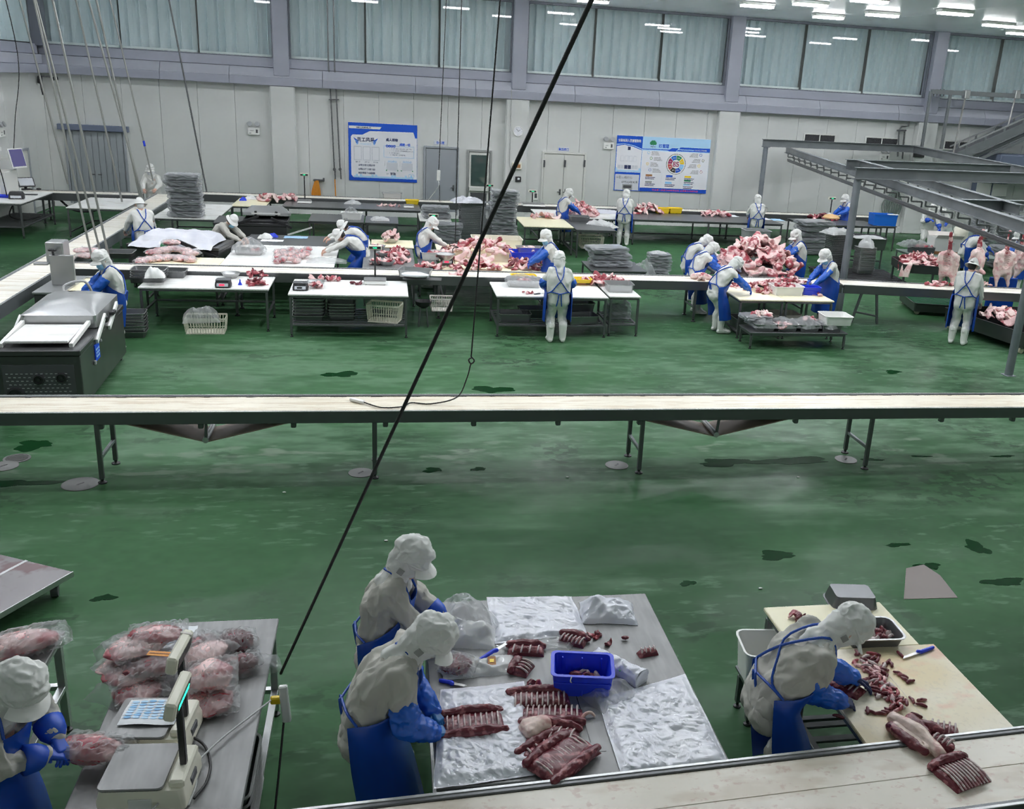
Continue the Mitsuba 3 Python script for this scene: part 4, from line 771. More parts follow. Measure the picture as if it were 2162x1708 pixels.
person('person in a bucket hat leaning right among the hanging carcasses', 16.3, 24.6, -20, 1.66, 42, 10, 0, ((.55, .1, .85), (.42, -.2, .70)), head='bucket', sleeves=None, hem=.3)
person('person in blue behind the rightmost carcass at the right edge', 16.9, 23.3, 170, 1.62, 12, 20, 0, ((.45, .12, 1.1), (.42, -.1, 1.0)), hem=.35)
# left area
person('person seen from behind at the left belt in white shirt and blue apron', -6.0 + .62, 23.2, 115, 1.70, 14, 12, 0, ((.40, .32, .90), (.38, -.32, .95)), head='bucket', hair='m_hood', sleeves=None, gloves=None, hem=.35)
person('person in a white mask and cap behind the tall wrapped stack by the strip door', -6.95, 31.55, 268, 1.66, 8, 10, 0, ((.36, .18, 1.0), (.36, -.16, .98)), mask='m_paper', sleeves=None, gloves=None, apron=False)
person('person bent forward without an apron, in beige shirt and bucket hat, filling a lined tray', -3.62, 23.0, -25, 1.64, 40, 18, 0, ((.55, .05, .92), (.50, -.15, .92)), head='bucket', apron=False, sleeves=None, gloves=None, mask='m_mask', boots='m_darkgrey', cloth='m_clothgrey')
person('person leaning left over the bagged meat, further of the two at the white table', -.72, 23.1, 196, 1.64, 48, 12, 0, ((.72, .05, .92), (.70, -.2, .92)), head='bucket', sleeves=None, gloves=None, mask='m_mask')
person('person leaning left over the bagged meat, nearer of the two at the white table', -.72, 21.75, 186, 1.66, 50, 16, 0, ((.60, .15, .90), (.62, -.12, .88)), head='bucket', sleeves=None, gloves=None)
person('person in a blue mask and apron between the steel tank and the vacuum sealer', -4.45, 16.75, 205, 1.64, 10, 16, 10, ((.42, .10, .92), (.42, -.15, .95)), mask='m_mask')
# ---------------------------------------------------------------- kinds of things that repeat
@shared
def pan(L=.6, Wd=.4, Hh=.09): return pan_mesh(L, Wd, Hh), 40
ORD = 'lowest second third fourth fifth sixth seventh eighth ninth tenth eleventh twelfth thirteenth fourteenth fifteenth sixteenth seventeenth eighteenth nineteenth twentieth twenty-first twenty-second twenty-third twenty-fourth'.split()
def nth(i, n): return 'topmost' if i == n - 1 else 'lowest' if i == 0 else ORD[i] + '-from-bottom'
@shared
def panrim(L, Wd, Hh):
    a = rrect(L + .03, Wd + .03, .074); b = rrect(L - .004, Wd - .004, .06); return loft([ring(b, Hh + .004), ring(a, Hh + .003), ring(a, Hh + .009), ring(b, Hh + .009), ring(b, Hh + .004)], False, False), 40
def tray(label, x, y, z, rz=0, L=.6, Wd=.4, Hh=.09, m='m_steeldark', group=None, cat_='tray', name='steel_tray'):
    k = T(name, label, cat_, group); A(k, 'pan', pan(L, Wd, Hh), m, xf=X(x, y, z, rz)); A(k, 'rim', panrim(L, Wd, Hh), 'm_steel' if m.startswith('m_s') or m in ('m_lid', 'm_galv', 'm_darkgrey') else m, xf=X(x, y, z, rz)); return k
def tray_stack(label, x, y, z, n, rz=0, L=.6, Wd=.4, Hh=.09, dz=.045, m='m_steeldark'):
    for i in range(n): tray(nth(i, n) + ' ' + label, x + R.uniform(-.008, .008), y + R.uniform(-.008, .008), z + i * dz, rz + R.uniform(-1.5, 1.5), L, Wd, Hh, m, group=label.replace('steel tray of', 'trays of'))
@shared
def wrapmesh(seed, L, Wd, Hh):
    t = trimesh.creation.box((L, Wd, Hh)); t = t.subdivide().subdivide().subdivide().subdivide(); v = t.vertices
    rs = meshkit.fbm(v * [9, 9, 22], 3, seed); w = v * [6, 6, 16]; w = w + 1.5 * meshkit.noise(w * .5, seed + 4)[:, None]; fold = 1 - np.abs(2 * meshkit.fbm(w, 3, seed + 9) - 1) * 3
    n = v / (np.abs(v).max(1, keepdims=True) + .05); n /= np.linalg.norm(n, axis=1, keepdims=True)
    t.vertices = v * (1 - .10 * (np.abs(v[:, [2]]) / Hh * 2) ** 3) + n * ((rs - .5) * .05 + fold * .034)[:, None]; return t, True
def wrapped(label, x, y, z, rz=0, L=.62, Wd=.45, Hh=.15, seed=0, group=None, m='m_filmgrey', tilt=0):
    k = T('wrapped_tray', label, 'wrapped tray', group); mm = X(x, y, z, rz, tilt)
    A(k, 'tray', pan(L - .06, Wd - .06, round(Hh * .66, 3)), 'm_steeldark', xf=mm @ X(0, 0, .012)); A(k, 'plastic_wrap', wrapmesh(seed % 4, L, Wd, Hh), m, xf=mm @ X(0, 0, Hh / 2 + .012)); return k
def wrapped_stack(desc, x, y, z, n, L=.62, Wd=.45, Hh=.15, seed=0, m='m_filmgrey', lean=.03, rz=0):
    for i in range(n):
        wrapped(f'{nth(i, n)} film-wrapped tray of the {desc}', x + R.uniform(-lean, lean), y + R.uniform(-lean, lean), z + i * (Hh + .004), rz + R.uniform(-7, 7), L, Wd, Hh, seed + i, f'wrapped trays of the {desc}', m)
@shared
def flap(seed, L, Wd, t):
    rs = np.random.RandomState(seed); a = rs.rand(6) * 6
    def f(u, v):
        x = (u - .5) * L; y = (v - .5) * Wd * (.55 + .45 * np.sin(np.pi * u) ** .5); z = .16 * L * np.sin(u * 4.5 + a[0]) + .22 * Wd * np.sin(v * 5 + a[1] + u * 2) + .05 * L * np.sin(u * 11 + a[2]) * np.sin(v * 7 + a[3])
        x = x + .10 * L * np.sin(v * 4 + a[4]); return x, y, z
    s = solid(grid(12, 8, f), t); s = s.subdivide() if L > .33 else s; trimesh.smoothing.filter_taubin(s, iterations=6); return ripple(s, .25 * t, 28, seed), True
@shared
def chunk(seed, a, b, c):
    t = trimesh.creation.icosphere(3); v = t.vertices; d = .75 + .5 * meshkit.fbm(v * 1.6, 3, seed); t.vertices = v * d[:, None] * [a, b, c]; return t, True
def pile(label, group, cx, cy, z, rx, ry, h, n, mats, size=.2, cat_='meat', name='meat_cut', t=.022, seed=0, flat=False):
    rr = random.Random(seed + 11); st = n >= 8 and (size < .28 or n < 25) and name == 'meat_cut'; got = {}
    for i in range(n):
        q = math.sqrt((i + .5) / n); th = i * 2.39996 + rr.uniform(-.3, .3); dx, dy = rx * q * math.cos(th), ry * q * math.sin(th)
        zz = z + h * (1 - q ** 1.7) * rr.uniform(.82, 1.05) + .03 * size / .2; s = rr.uniform(.75, 1.25)
        sl = math.degrees(math.atan2(h * 1.2 * q, rx)) * (0 if flat else 1); tl = X(rz=math.degrees(th)) @ X(ry=sl * .8) @ X(rz=rr.uniform(0, 360), rx=rr.uniform(-22, 22), ry=rr.uniform(-18, 18), s=s)
        k = rr.randrange(7); mm = X(cx + dx, cy + dy, max(zz, z + .03)) @ tl
        sh_ = flap(k, size, round(size * .6, 3), t) if k < 5 else chunk(k, round(size * .42, 3), round(size * .26, 3), round(size * .2, 3))
        if st: v, f = meshkit.WRITTEN[sh_['filename']][:2]; got.setdefault(rr.choice(mats), []).append(mv(tm(v, f), mm))
        else: O(name, label, cat_, sh_, rr.choice(mats), xf=mm, group=group)
    if st:
        K = T('meat_heap', ('heap of ' + label).replace('meat piece in the heap', 'meat').replace('meat piece', 'meat'), 'meat', kind='stuff')
        for m_, ms in got.items(): A(K, {'m_meatpink': 'pale_meat', 'm_fatpale': 'fat', 'm_meatdark': 'dark_meat'}.get(m_, 'red_meat'), cat(*ms), m_, True, kind='stuff')
def bowl(label, x, y, z, r=.17, h=.1):
    return O('steel_bowl', label, 'bowl', mv(lathe([(r * .55, 0), (r * .85, h * .5), (r, h), (r + .012, h + .003), (r - .004, h), (r * .83, h * .5), (r * .52, .006)], 24, True, True), X(x, y, z)), 'm_steel', 40)
def crate(label, x, y, z, rz=0, L=.5, Wd=.36, Hh=.2, m='m_bluecrate', name='plastic_crate', wall=.012, ribs=True):
    k = T(name, label, 'crate'); mm = X(x, y, z, rz); A(k, 'shell', mv(pan_mesh(L, Wd, Hh, .022, wall, .012, .008), mm), m, 30)
    if ribs:
        B = [box(-L / 2 + .01, L / 2 - .01, s * Wd / 2 - .004, s * Wd / 2 + .012, Hh - .06, Hh - .05, .002) for s in (-1, 1)]
        for q in (-.33, 0, .33): B += [mv(box(q * L - .005, q * L + .005, -.004, .012, .01, Hh - .01, .002), X(0, s * (Wd / 2 - .018), 0, 0 if s > 0 else 180, 9)) for s in (-1, 1)]
        A(k, 'rib', mv(cat(*B[:2]), mm), m, False)
        for b in B[2:]: A(k, 'rib', mv(b, mm), m, False)
    return k
def basket(label, x, y, z, rz=0, L=.56, Wd=.40, Hh=.26, m='m_ivory'):
    """perforated basket: bars and rings"""
    k = T('plastic_basket', label, 'basket'); mm = X(x, y, z, rz); f = .03; R0 = lambda h: (L - 2 * f * (1 - h), Wd - 2 * f * (1 - h)); B = []
    A(k, 'base', mv(box(-L / 2 + f, L / 2 - f, -Wd / 2 + f, Wd / 2 - f, 0, .012, .004), mm), m)
    def band(h0, h1, e): 
        a, b = rrect(*R0(h0), .04), rrect(*R0(h1), .04); c, d = rrect(R0(h1)[0] - e, R0(h1)[1] - e, .035), rrect(R0(h0)[0] - e, R0(h0)[1] - e, .035); return loft([ring(a, h0 * Hh), ring(b, h1 * Hh), ring(c, h1 * Hh), ring(d, h0 * Hh), ring(a, h0 * Hh)], False, False)
    A(k, 'rim', mv(band(.90, 1.0, .016), mm), m, 30); A(k, 'foot_band', mv(band(0, .07, .012), mm), m, 30); A(k, 'waist_band', mv(band(.48, .52, .010), mm), m, 30)
    n = 44; a = rrect(*R0(.1), .04, 9); b = rrect(*R0(.95), .04, 9); ta = np.linspace(0, 1, n + 1)[:-1]
    def along(P, t): P = np.vstack([P, P[:1]]); d = np.r_[0, np.cumsum(np.linalg.norm(np.diff(P, axis=0), axis=1))]; return np.array([np.interp(t * d[-1], d, P[:, i]) for i in (0, 1)])
    bars = [bar((*along(a, q), .1 * Hh), (*along(b, q), .92 * Hh), .012, .006, 0) for q in ta]
    A(k, 'wall_bars', mv(cat(*bars), mm), m, False, kind='stuff'); return k
@shared
def bagshell(seed, L, Wd, Hh):
    def f(sg):
        def g(u, v):
            a, b = (u - .5) * 2, (v - .5) * 2; e = np.clip(1 - np.abs(a) ** 3, 0, 1) ** .5 * np.clip(1 - np.abs(b) ** 3, 0, 1) ** .5; x, y = a * L / 2, b * Wd / 2
            P = np.stack([x * 12, y * 12, sg * 3 + x * 0], -1); nz = meshkit.fbm(P, 3, seed) - .5; fl = 1 - np.abs(2 * meshkit.fbm(P * 2.2 + 2 * meshkit.noise(P, seed)[..., None], 3, seed + 3) - 1) * 3; return x * (1 + .16 * nz), y * (1 + .16 * nz), Hh * .5 + sg * Hh * .5 * e + .05 * nz * .6 + .018 * fl
        return grid(44, 34, g)
    return cat(f(1), f(-1)), True
def bag(label, x, y, z, rz=0, L=.34, Wd=.26, Hh=.09, seed=0, meat='m_meatred', k2=.72, rx=0, group=None, m='m_film', name='meat_bag'):
    k = T(name, label, 'bag of meat', group); mm = X(x, y, z, rz, rx)
    A(k, 'meat', chunk(seed % 5, round(L * .40 * k2 / .72, 3), round(Wd * .44, 3), round(Hh * .62, 3)), meat, xf=mm @ X(-L * .06, 0, Hh * .5)); A(k, 'film', bagshell(seed % 5, round(L, 3), round(Wd, 3), round(Hh * 1.05, 3)), m, xf=mm); return k
@shared
def crumple(seed, L, Wd, Hh):
    def g(u, v):
        x, y = (u - .5) * L, (v - .5) * Wd; P = np.stack([x * 9, y * 9, x * 0 + seed], -1); nz = meshkit.fbm(P, 3, seed); fl = 1 - np.abs(2 * meshkit.fbm(P * 1.3, 3, seed + 3) - 1) * 2; e = np.sin(np.pi * u) ** .5 * np.sin(np.pi * v) ** .5; return x * (.9 + .25 * nz), y * (.9 + .25 * nz), Hh * e * (.35 + .9 * nz) + .03 * fl * e + .004
    return grid(30, 24, g), True
def plastic(label, x, y, z, rz=0, L=.5, Wd=.35, Hh=.12, seed=0, m='m_filmwhite', name='plastic_bag', cat_='plastic bag', rx=0): return O(name, label, cat_, crumple(seed, L, Wd, Hh), m, xf=X(x, y, z, rz, rx))
def paper(label, x, y, z, rz=0, L=.3, Wd=.21, m='m_paper', name='paper_sheet', cat_='paper'):
    return O(name, label, cat_, mv(solid(grid(8, 6, lambda u, v: ((u - .5) * L, (v - .5) * Wd, .004 + .006 * np.sin(u * 5 + v * 2) ** 2)), .001), X(x, y, z, rz)), m, True)
def scale(label, x, y, z, rz=0, disp='green', pole=.42, L=.30, Wd=.26, body='m_white', plate='m_steeltop', wash=False):
    """bench scale: body, pan, pole and lit display"""
    k = T('weighing_scale', label, 'scale'); mm = X(x, y, z, rz)
    A(k, 'body', mv(loft([ring(rrect(L, Wd, .03), .012), ring(rrect(L * .98, Wd * .98, .03), .04), ring(rrect(L * .9, Wd * .88, .03), .075)]), mm), body, 35); A(k, 'pan', mv(loft([ring(rrect(L * .95, Wd * .92, .02), .078), ring(rrect(L * .97, Wd * .94, .02), .09), ring(rrect(L * .95, Wd * .92, .02), .094)]), mm), plate, 30)
    for sx in (-1, 1):
        for sy in (-1, 1): A(k, 'foot', mv(lathe([(.016, 0), (.016, .014)], 8, True, True), mm @ X(sx * L * .4, sy * Wd * .4)), 'm_black')
    if pole:
        A(k, 'pole', mv(box(-.016, .016, Wd * .5, Wd * .5 + .03, .03, pole, .004), mm), 'm_black')
        h = A(k, 'display_head', mv(box(-.13, .13, Wd * .5 - .02, Wd * .5 + .05, pole, pole + .085, .012), mm), 'm_ivory')
        A(h, 'display', mv(box(-.11, .11, Wd * .5 - .026, Wd * .5 - .02, pole + .018, pole + .068, .002), mm), 'm_black'); col = (.02, .9, .35) if disp == 'green' else (.9, .03, .06)
        A(h, 'digits', mv(mv(text('0.000' if disp == 'green' else '1.285', .026, .002, 1), X(0, Wd * .5 - .026, pole + .043)), mm), 'm_ledgreen', False, em=[2.0 * c for c in col])
    return k
def counter(label, x, y, z, rz=0, disp='red', on=True):
    """small black waterproof scale with a slanted front display"""
    k = T('portable_scale', label, 'scale'); mm = X(x, y, z, rz)
    A(k, 'body', mv(loft([ring(rrect(.27, .25, .05), .0), ring(rrect(.28, .26, .05), .05), ring(rrect(.25, .22, .05) + [0, .01], .12)]), mm), 'm_black', 35); A(k, 'pan', mv(loft([ring(rrect(.25, .21, .04) + [0, .01], .125), ring(rrect(.26, .22, .04) + [0, .01], .135), ring(rrect(.25, .21, .04) + [0, .01], .14)]), mm), 'm_darkgrey', 30)
    A(k, 'front_panel', mv(box(-.10, .10, -.003, .003, -.03, .03, .012), mm @ X(0, -.128, .058, rx=-12)), 'm_posterpale'); A(k, 'display', mv(box(-.045, .045, -.007, -.003, -.016, .016, .002), mm @ X(-.01, -.128, .058, rx=-12)), 'm_black' if not on else 'm_ledred', em=[1.6, .03, .12] if on else None); return k

# ---------------------------------------------------------------- machines
def vacuum_sealer(label, x, y, rz, L=1.05, Wd=1.75, hz=.88, lid_open=True, cover=None):
    """chamber sealer: cabinet, sloping lid, side arms, white work plate"""
    k = T('vacuum_sealer', label, 'machine'); m = X(x, y, 0, rz); a, b = L / 2, Wd / 2
    A(k, 'cabinet', mv(box(-a, a, -b, b, .10, hz - .08, .01), m), 'm_machine'); A(k, 'deck', mv(box(-a - .015, a + .015, -b - .015, b + .015, hz - .08, hz, .012), m), 'm_machine')
    for sx in (-1, 1):
        for sy in (-1, 1): A(k, 'caster', mv(cat(mv(tube([(-.02, 0, .045), (.02, 0, .045)], .045, 14), X()), box(-.03, .03, -.03, .03, .08, .11, .005)), m @ X(sx * (a - .08), sy * (b - .08))), 'm_darkgrey')
    return k, m, a, b, hz
k, m, a, b, hz = vacuum_sealer('large grey vacuum sealer with a domed lid at the left, nearest of the machines', -4.62, 14.72, 2.5, 1.06, 2.75, .90)
A(k, 'work_plate', mv(box(-.42, .36, -1.22, -.28, hz + .05, hz + .085, .01), m), 'm_whitetop')
for sx in (-.46, .40): A(k, 'plate_rail', mv(bar((sx, -1.25, hz + .03), (sx, -.22, hz + .10), .05, .06), m), 'm_white')
def lidloop(z, sx, y0, y1, r): return ring(rrect(2 * sx, y1 - y0, r) + [0, (y0 + y1) / 2], z)
A(k, 'lid', mv(loft([lidloop(hz + .01, .50, -.20, 1.28, .05), lidloop(hz + .19, .50, -.20, 1.28, .05), lidloop(hz + .30, .32, .12, 1.0, .2)]), m), 'm_lid', 25)
for sy in (-.55, .25): A(k, 'lid_arm', mv(bar((.56, sy, hz - .10), (.56, sy + .62, hz + .14), .035, .07), m), 'm_white')
for sy in (-.45,): A(k, 'lid_arm', mv(bar((-.56, sy, hz - .08), (-.56, sy + .5, hz + .12), .035, .07), m), 'm_white')
A(k, 'arm_joint', mv(cat(box(.53, .6, .0, .1, hz + .04, hz + .12, .01), box(.53, .6, .45, .62, hz + .04, hz + .10, .01)), m), 'm_black')
kk = A(k, 'control_panel', mv(box(.53, .545, -.62, -.36, .52, .76, .006), m), 'm_blue'); A(kk, 'keys', mv(cat(*[box(.545, .55, -.58 + .07 * i, -.545 + .07 * i, .57 + .05 * j, .60 + .05 * j, .002) for i in range(3) for j in range(3)]), m), 'm_postersky', False)
A(k, 'knob', mv(cat(box(.53, .56, -.72, -.66, .50, .56, .01), box(.53, .56, -.28, -.24, .72, .76, .01)), m), 'm_grey')
A(k, 'front_panel', mv(box(-.44, .44, -b - .006, -b, .14, .70, .004), m), 'm_darkgrey')
for i, (fx, fz, fr) in enumerate(((-.30, .28, .11), (.0, .50, .07), (.28, .52, .07))): A(k, 'fan', mv(cat(mv(lathe([(fr, 0), (fr, .03), (fr * .8, .035), (fr * .75, .01), (fr * .3, .012), (fr * .28, .03)], 20, True, True), X(fx, -b - .006, fz, rx=90))), m), 'm_black')
sl = [box(-.40 + .06 * i + .03 * (j % 2), -.37 + .06 * i + .03 * (j % 2), -b - .01, -b - .006, .17 + .05 * j, .182 + .05 * j, 0) for i in range(13) for j in range(9)]
A(k, 'vent_slots', mv(cat(*sl), m), 'm_grey', False, kind='stuff')
A(k, 'air_hose', mv(tube(curve([(-.2, 1.2, hz + .1), (-.28, 1.32, hz + .3), (.0, 1.42, hz + .36), (.1, 1.5, hz + .1)], 16), .02, 8), m), 'm_wiregrey')
k, m, a, b, hz = vacuum_sealer('dark vacuum sealer with white film over its closed lid, behind the left worker', -4.35, 22.05, -8, 1.9, 1.1, .95)
A(k, 'lid', mv(loft([ring(rrect(1.55, .8, .08), hz), ring(rrect(1.5, .76, .08), hz + .10), ring(rrect(1.1, .4, .12), hz + .2)]), m), 'm_steeldark', 25)
A(k, 'lid_arm', mv(cat(bar((.1, -.6, hz + .12), (.95, -.6, hz - .22), .05, .07)), m), 'm_black'); A(k, 'valve_wheel', mv(cat(mv(lathe([(.07, 0), (.08, .01), (.07, .02)], 14, True, True), X(-.15, -.62, hz + .0, rx=60)), bar((-.15, -.58, hz - .1), (-.15, -.58, hz), .03)), m), 'm_green'); A(k, 'hose', mv(tube(curve([(-.12, -.62, hz - .02), (-.08, -.66, hz - .2), (.02, -.7, hz - .36)], 10), .016, 6), m), 'm_wiregrey')
for q in (.15, .6): A(k, 'latch', mv(box(q, q + .05, -.60, -.56, hz - .2, hz - .12, .01), m), 'm_steel')
def drape(u, v):
    x, y = (u - .52) * 1.72, (v - .60) * 1.10; fx, fy = np.interp(np.abs(x), [0, .55, .75, .80, 1.2], [.2, .2, .10, 0, -.25]), np.interp(np.abs(y), [0, .2, .38, .44, .8], [.2, .2, .10, .02, -.16]); return x, y, .95 + np.minimum(fx, fy) + .045 + .010 * np.sin(u * 23 + v * 7) + .006 * np.sin(u * 41)
O('plastic_sheet', 'glossy white plastic sheet draped over the lid of the dark vacuum sealer', 'plastic sheet', mv(grid(60, 40, drape), m), 'm_sheet', True)
k, m, a, b, hz = vacuum_sealer('steel vacuum sealer with a raised grey lid behind the beige worker', -3.35, 25.9, 2, 1.75, 1.2, .92)
A(k, 'lid', mv(loft([ring(rrect(1.15, .85, .06), hz + .10), ring(rrect(1.15, .85, .06), hz + .17), ring(rrect(.75, .45, .1), hz + .34)]), m @ X(.35, .12, 0, rx=-6)), 'm_lid', 25); A(k, 'chamber', mv(box(-.2, .9, -.5, .5, hz, hz + .05, .01), m), 'm_black')
for q in (.12, .62): A(k, 'lid_grip', mv(box(q - .03, q + .03, -.42, -.38, hz + .16, hz + .28, .01), m), 'm_black')
A(k, 'lid_handle', mv(bar((.02, -.44, hz + .22), (.72, -.44, hz + .22), .035), m), 'm_white'); A(k, 'lid_arm', mv(bar((-.3, -.62, hz - .02), (.2, -.62, hz + .18), .04, .06), m), 'm_black'); A(k, 'lid_arm', mv(bar((1.0, -.62, hz - .1), (.5, -.62, hz + .14), .04, .06), m), 'm_black'); A(k, 'seal_bar', mv(bar((.9, -.75, hz - .25), (1.5, -.75, hz - .05), .04), m), 'm_white')
# filling tank with upright box
k = T('steel_tank', 'steel tank with an upright control box beside the left belt', 'tank'); x0, x1, y0, y1 = -5.72, -4.75, 16.95, 18.35
A(k, 'body', box(x0, x1, y0, y1, .12, .86, .012), 'm_machine'); A(k, 'rim', cat(box(x0 - .02, x1 + .02, y0 - .02, y0 + .06, .86, .90, .006), box(x0 - .02, x1 + .02, y1 - .06, y1 + .02, .86, .90, .006), box(x0 - .02, x0 + .45, y0 + .06, y1 - .06, .86, .90, .006), box(x1 - .06, x1 + .02, y0 + .06, y1 - .06, .86, .90, .006)), 'm_lid')
A(k, 'contents', box(x0 + .45, x1 - .06, y0 + .06, y1 - .06, .855, .868, .002), 'm_cream'); A(k, 'upright', box(x0 + .12, x0 + .50, y0 + .55, y0 + .62, .9, 1.42, .01), 'm_lid'); A(k, 'control_box', box(x0 + .05, x0 + .33, y0 + .64, y0 + 1.0, 1.25, 1.62, .015), 'm_lid'); A(k, 'knob', cat(bar((x0 + .2, y0 + .55, 1.42), (x0 + .2, y0 + .52, 1.50), .03), box(x0 + .14, x0 + .26, y0 + .48, y0 + .56, 1.49, 1.53, .01)), 'm_black'); A(k, 'shelf_plate', box(x0 - .1, x0 + .12, y0 + .45, y0 + .62, 1.26, 1.29, .004), 'm_lid')
for sx in (x0 + .06, x1 - .06):
    for sy in (y0 + .06, y1 - .06): A(k, 'leg', box(sx - .03, sx + .03, sy - .03, sy + .03, 0, .13, .004), 'm_leg')
# left wall desk
k = T('monitor', 'white-framed monitor on a wall arm at the left edge', 'monitor'); c = EYE + ray(36, 334) * ((XL + .55) / ray(36, 334)[0]); m = X(*c, 68, -12)
A(k, 'frame', mv(box(-.27, .27, -.02, .03, -.27, .27, .02), m), 'm_white'); A(k, 'screen', mv(box(-.24, .24, -.025, -.02, -.22, .24, .004), m), 'm_screen', em=(.012, .010, .03)); A(k, 'arm', bar(c + [-.05, .08, 0], [XL + .02, c[1] + .3, c[2] - .05], .07), 'm_white')
k = T('terminal_stand', 'white cabinet and post of the weighing terminal at the left wall', 'cabinet'); A(k, 'post', box(XL + .05, XL + .28, 28.7, 28.95, .92, 2.1, .02), 'm_white'); A(k, 'cabinet', box(XL + .02, XL + .42, 28.95, 29.9, .92, 1.55, .02), 'm_doorwhite'); A(k, 'hood', box(XL + .02, XL + .38, 28.6, 29.1, 2.1, 2.22, .02), 'm_white'); A(k, 'cable', tube(curve([(XL + .3, 28.8, 2.0), (XL + .42, 28.75, 1.5), (XL + .5, 28.7, .96)], 12), .014, 6), 'm_wire')
c = at(53, 401, .92); k = T('touch_terminal', 'black tilted touch terminal on the grey desk', 'terminal'); m = X(c[0], c[1] + .1, .92, 35)
A(k, 'base', mv(box(-.14, .14, -.1, .12, 0, .03, .01), m), 'm_black'); A(k, 'stand', mv(bar((0, .05, .02), (0, .0, .2), .06), m), 'm_black'); A(k, 'head', mv(box(-.22, .22, -.015, .02, -.15, .15, .012), m @ X(0, -.05, .22, rx=-35)), 'm_black'); A(k, 'screen', mv(box(-.19, .19, -.02, -.015, -.12, .12, .003), m @ X(0, -.05, .22, rx=-35)), 'm_screenlight')
c = at(33, 420, .92); k = T('label_printer', 'black label printer with a pale front on the grey desk', 'printer'); m = X(c[0], c[1] + .1, .92, 10); A(k, 'body', mv(loft([ring(rrect(.36, .3, .04), 0), ring(rrect(.36, .3, .04), .12), ring(rrect(.3, .22, .05), .19)]), m), 'm_black', 30); A(k, 'front', mv(box(-.13, .13, -.156, -.15, .03, .10, .01), m), 'm_posterpale')
c = at(8, 416, .92); tray('blue tray at the very left edge of the grey desk', c[0], c[1], .92, 8, .5, .3, .05, 'm_bluecrate'); c = at(82, 400, .92); O('computer_mouse', 'black mouse on the far end of the grey desk', 'mouse', mv(trimesh.creation.icosphere(2), X(c[0], c[1], .94, s=(.07, .05, .03))), 'm_black', True)
c = at(62, 411, .92); O('keyboard', 'dark keyboard beside the touch terminal', 'keyboard', mv(box(-.2, .2, -.07, .07, 0, .025, .008), X(c[0], c[1], .92, 8)), 'm_darkgrey'); c = at(45, 402, .92); O('paper_cup', 'small white cup between printer and touch terminal', 'cup', mv(lathe([(.03, 0), (.04, .09), (.036, .09), (.028, .01)], 14, True, True), X(c[0], c[1] - .1, .92)), 'm_white')
for i, (q, l) in enumerate((([(-9.8, 28.6, .9), (-9.9, 28.3, .5), (-9.7, 28.8, .32), (-9.5, 29.4, .34)], 'black cables hanging under the grey desk'), ([(-9.4, 30.6, .75), (-8.9, 30.4, .4), (-8.3, 30.35, .42), (-7.9, 30.4, .72)], 'black hose sagging between the grey desk and the short belt'))): O('cable', l, 'cable', tube(curve(q, 24), .03 if i else .018, 7), 'm_wire', True)

# ---------------------------------------------------------------- wrapped stacks and tray stacks
wrapped_stack('tall stack at the left on the white table', -5.15, 26.95, .80, 7, .80, .6, .155, 0)
wrapped_stack('tall stack below the breaker box', 3.30, 27.5, .0, 11, .72, .55, .155, 2, lean=.05)
wrapped_stack('low stack left of the bare tray pile', 1.42, 28.2, .80, 2, .75, .55, .17, 1); wrapped_stack('low stack under the wall hatch, nearer the floor', 1.75, 27.3, .0, 5, .7, .5, .155, 1)
tray_stack('steel tray of the bare pile under white film', 2.45, 27.9, .05, 24, 0, .74, .5, .09, .052, 'm_galv')
plastic('white film sheet lying over the bare tray pile', 2.28, 27.75, 1.34, 10, .85, .62, .14, 5, 'm_sheet', 'plastic_sheet', 'plastic sheet'); wrapped('film-wrapped column of trays at the right end of the bare tray pile', 2.86, 27.75, .02, 88, .5, .35, 1.25, 3)
wrapped_stack('heap of wrapped trays on the low middle bench', 5.45, 23.3, .42, 3, .95, .6, .16, 3, lean=.06, rz=8); wrapped_stack('low wrapped heap below the middle bench', 5.5, 22.9, .0, 2, .9, .5, .16, 1)
wrapped_stack('small wrapped stack right of the middle bench', 7.0, 24.2, .0, 4, .55, .45, .15, 2, lean=.04); plastic('crumpled clear bag between the two middle wrapped stacks', 6.42, 23.5, .18, 30, .6, .5, .4, 2, 'm_film'); plastic('white film lying on the small wrapped stack', 7.0, 24.2, .62, 10, .4, .3, .04, 3)
plastic('clear film lying flat on the floor right of the small stack', 7.6, 23.5, .01, 10, .7, .4, .12, 4, 'm_film')
wrapped_stack('grey wrapped heap in front of the far red meat', 13.3, 28.7, .01, 6, 1.05, .7, .17, 2, lean=.08, rz=10); O('hard_hat', 'orange-cream round tub lid on the grey wrapped heap', 'lid', mv(lathe([(.02, 0), (.26, 0), (.27, .03), (.2, .10), (.05, .13)], 24, True, True), X(13.9, 28.75, 1.12)), 'm_tan', 40)
tray_stack('steel tray of the tall dark stack on the black pallet', 12.55, 25.3, .16, 20, 4, .62, .46, .10, .05); plastic('white plastic sheet hanging over the tall dark tray stack', 12.3, 25.0, 1.16, 20, .75, .6, .16, 6, 'm_filmwhite', 'plastic_sheet', 'plastic sheet')
tray_stack('steel tray of the shorter bright stack beside the post', 13.05, 24.6, .16, 12, 2, .5, .4, .10, .055, 'm_steel'); plastic('white bag hanging beside the bright tray stack', 13.1, 24.7, .86, 60, .5, .4, .24, 7)
k = T('pallet', 'black plastic pallet under the tray stacks behind the slanted belt', 'pallet'); m = X(12.8, 24.5, 0, -8)
for i in range(9): A(k, 'slat', mv(box(-1.1, 1.1, -.9 + i * .205, -.78 + i * .205, .11, .15, .006), m), 'm_black')
for i in range(3): A(k, 'bearer', mv(box(-1.05 + i * 1.02, -.93 + i * 1.02, -.9, .86, 0, .11, .006), m), 'm_black')
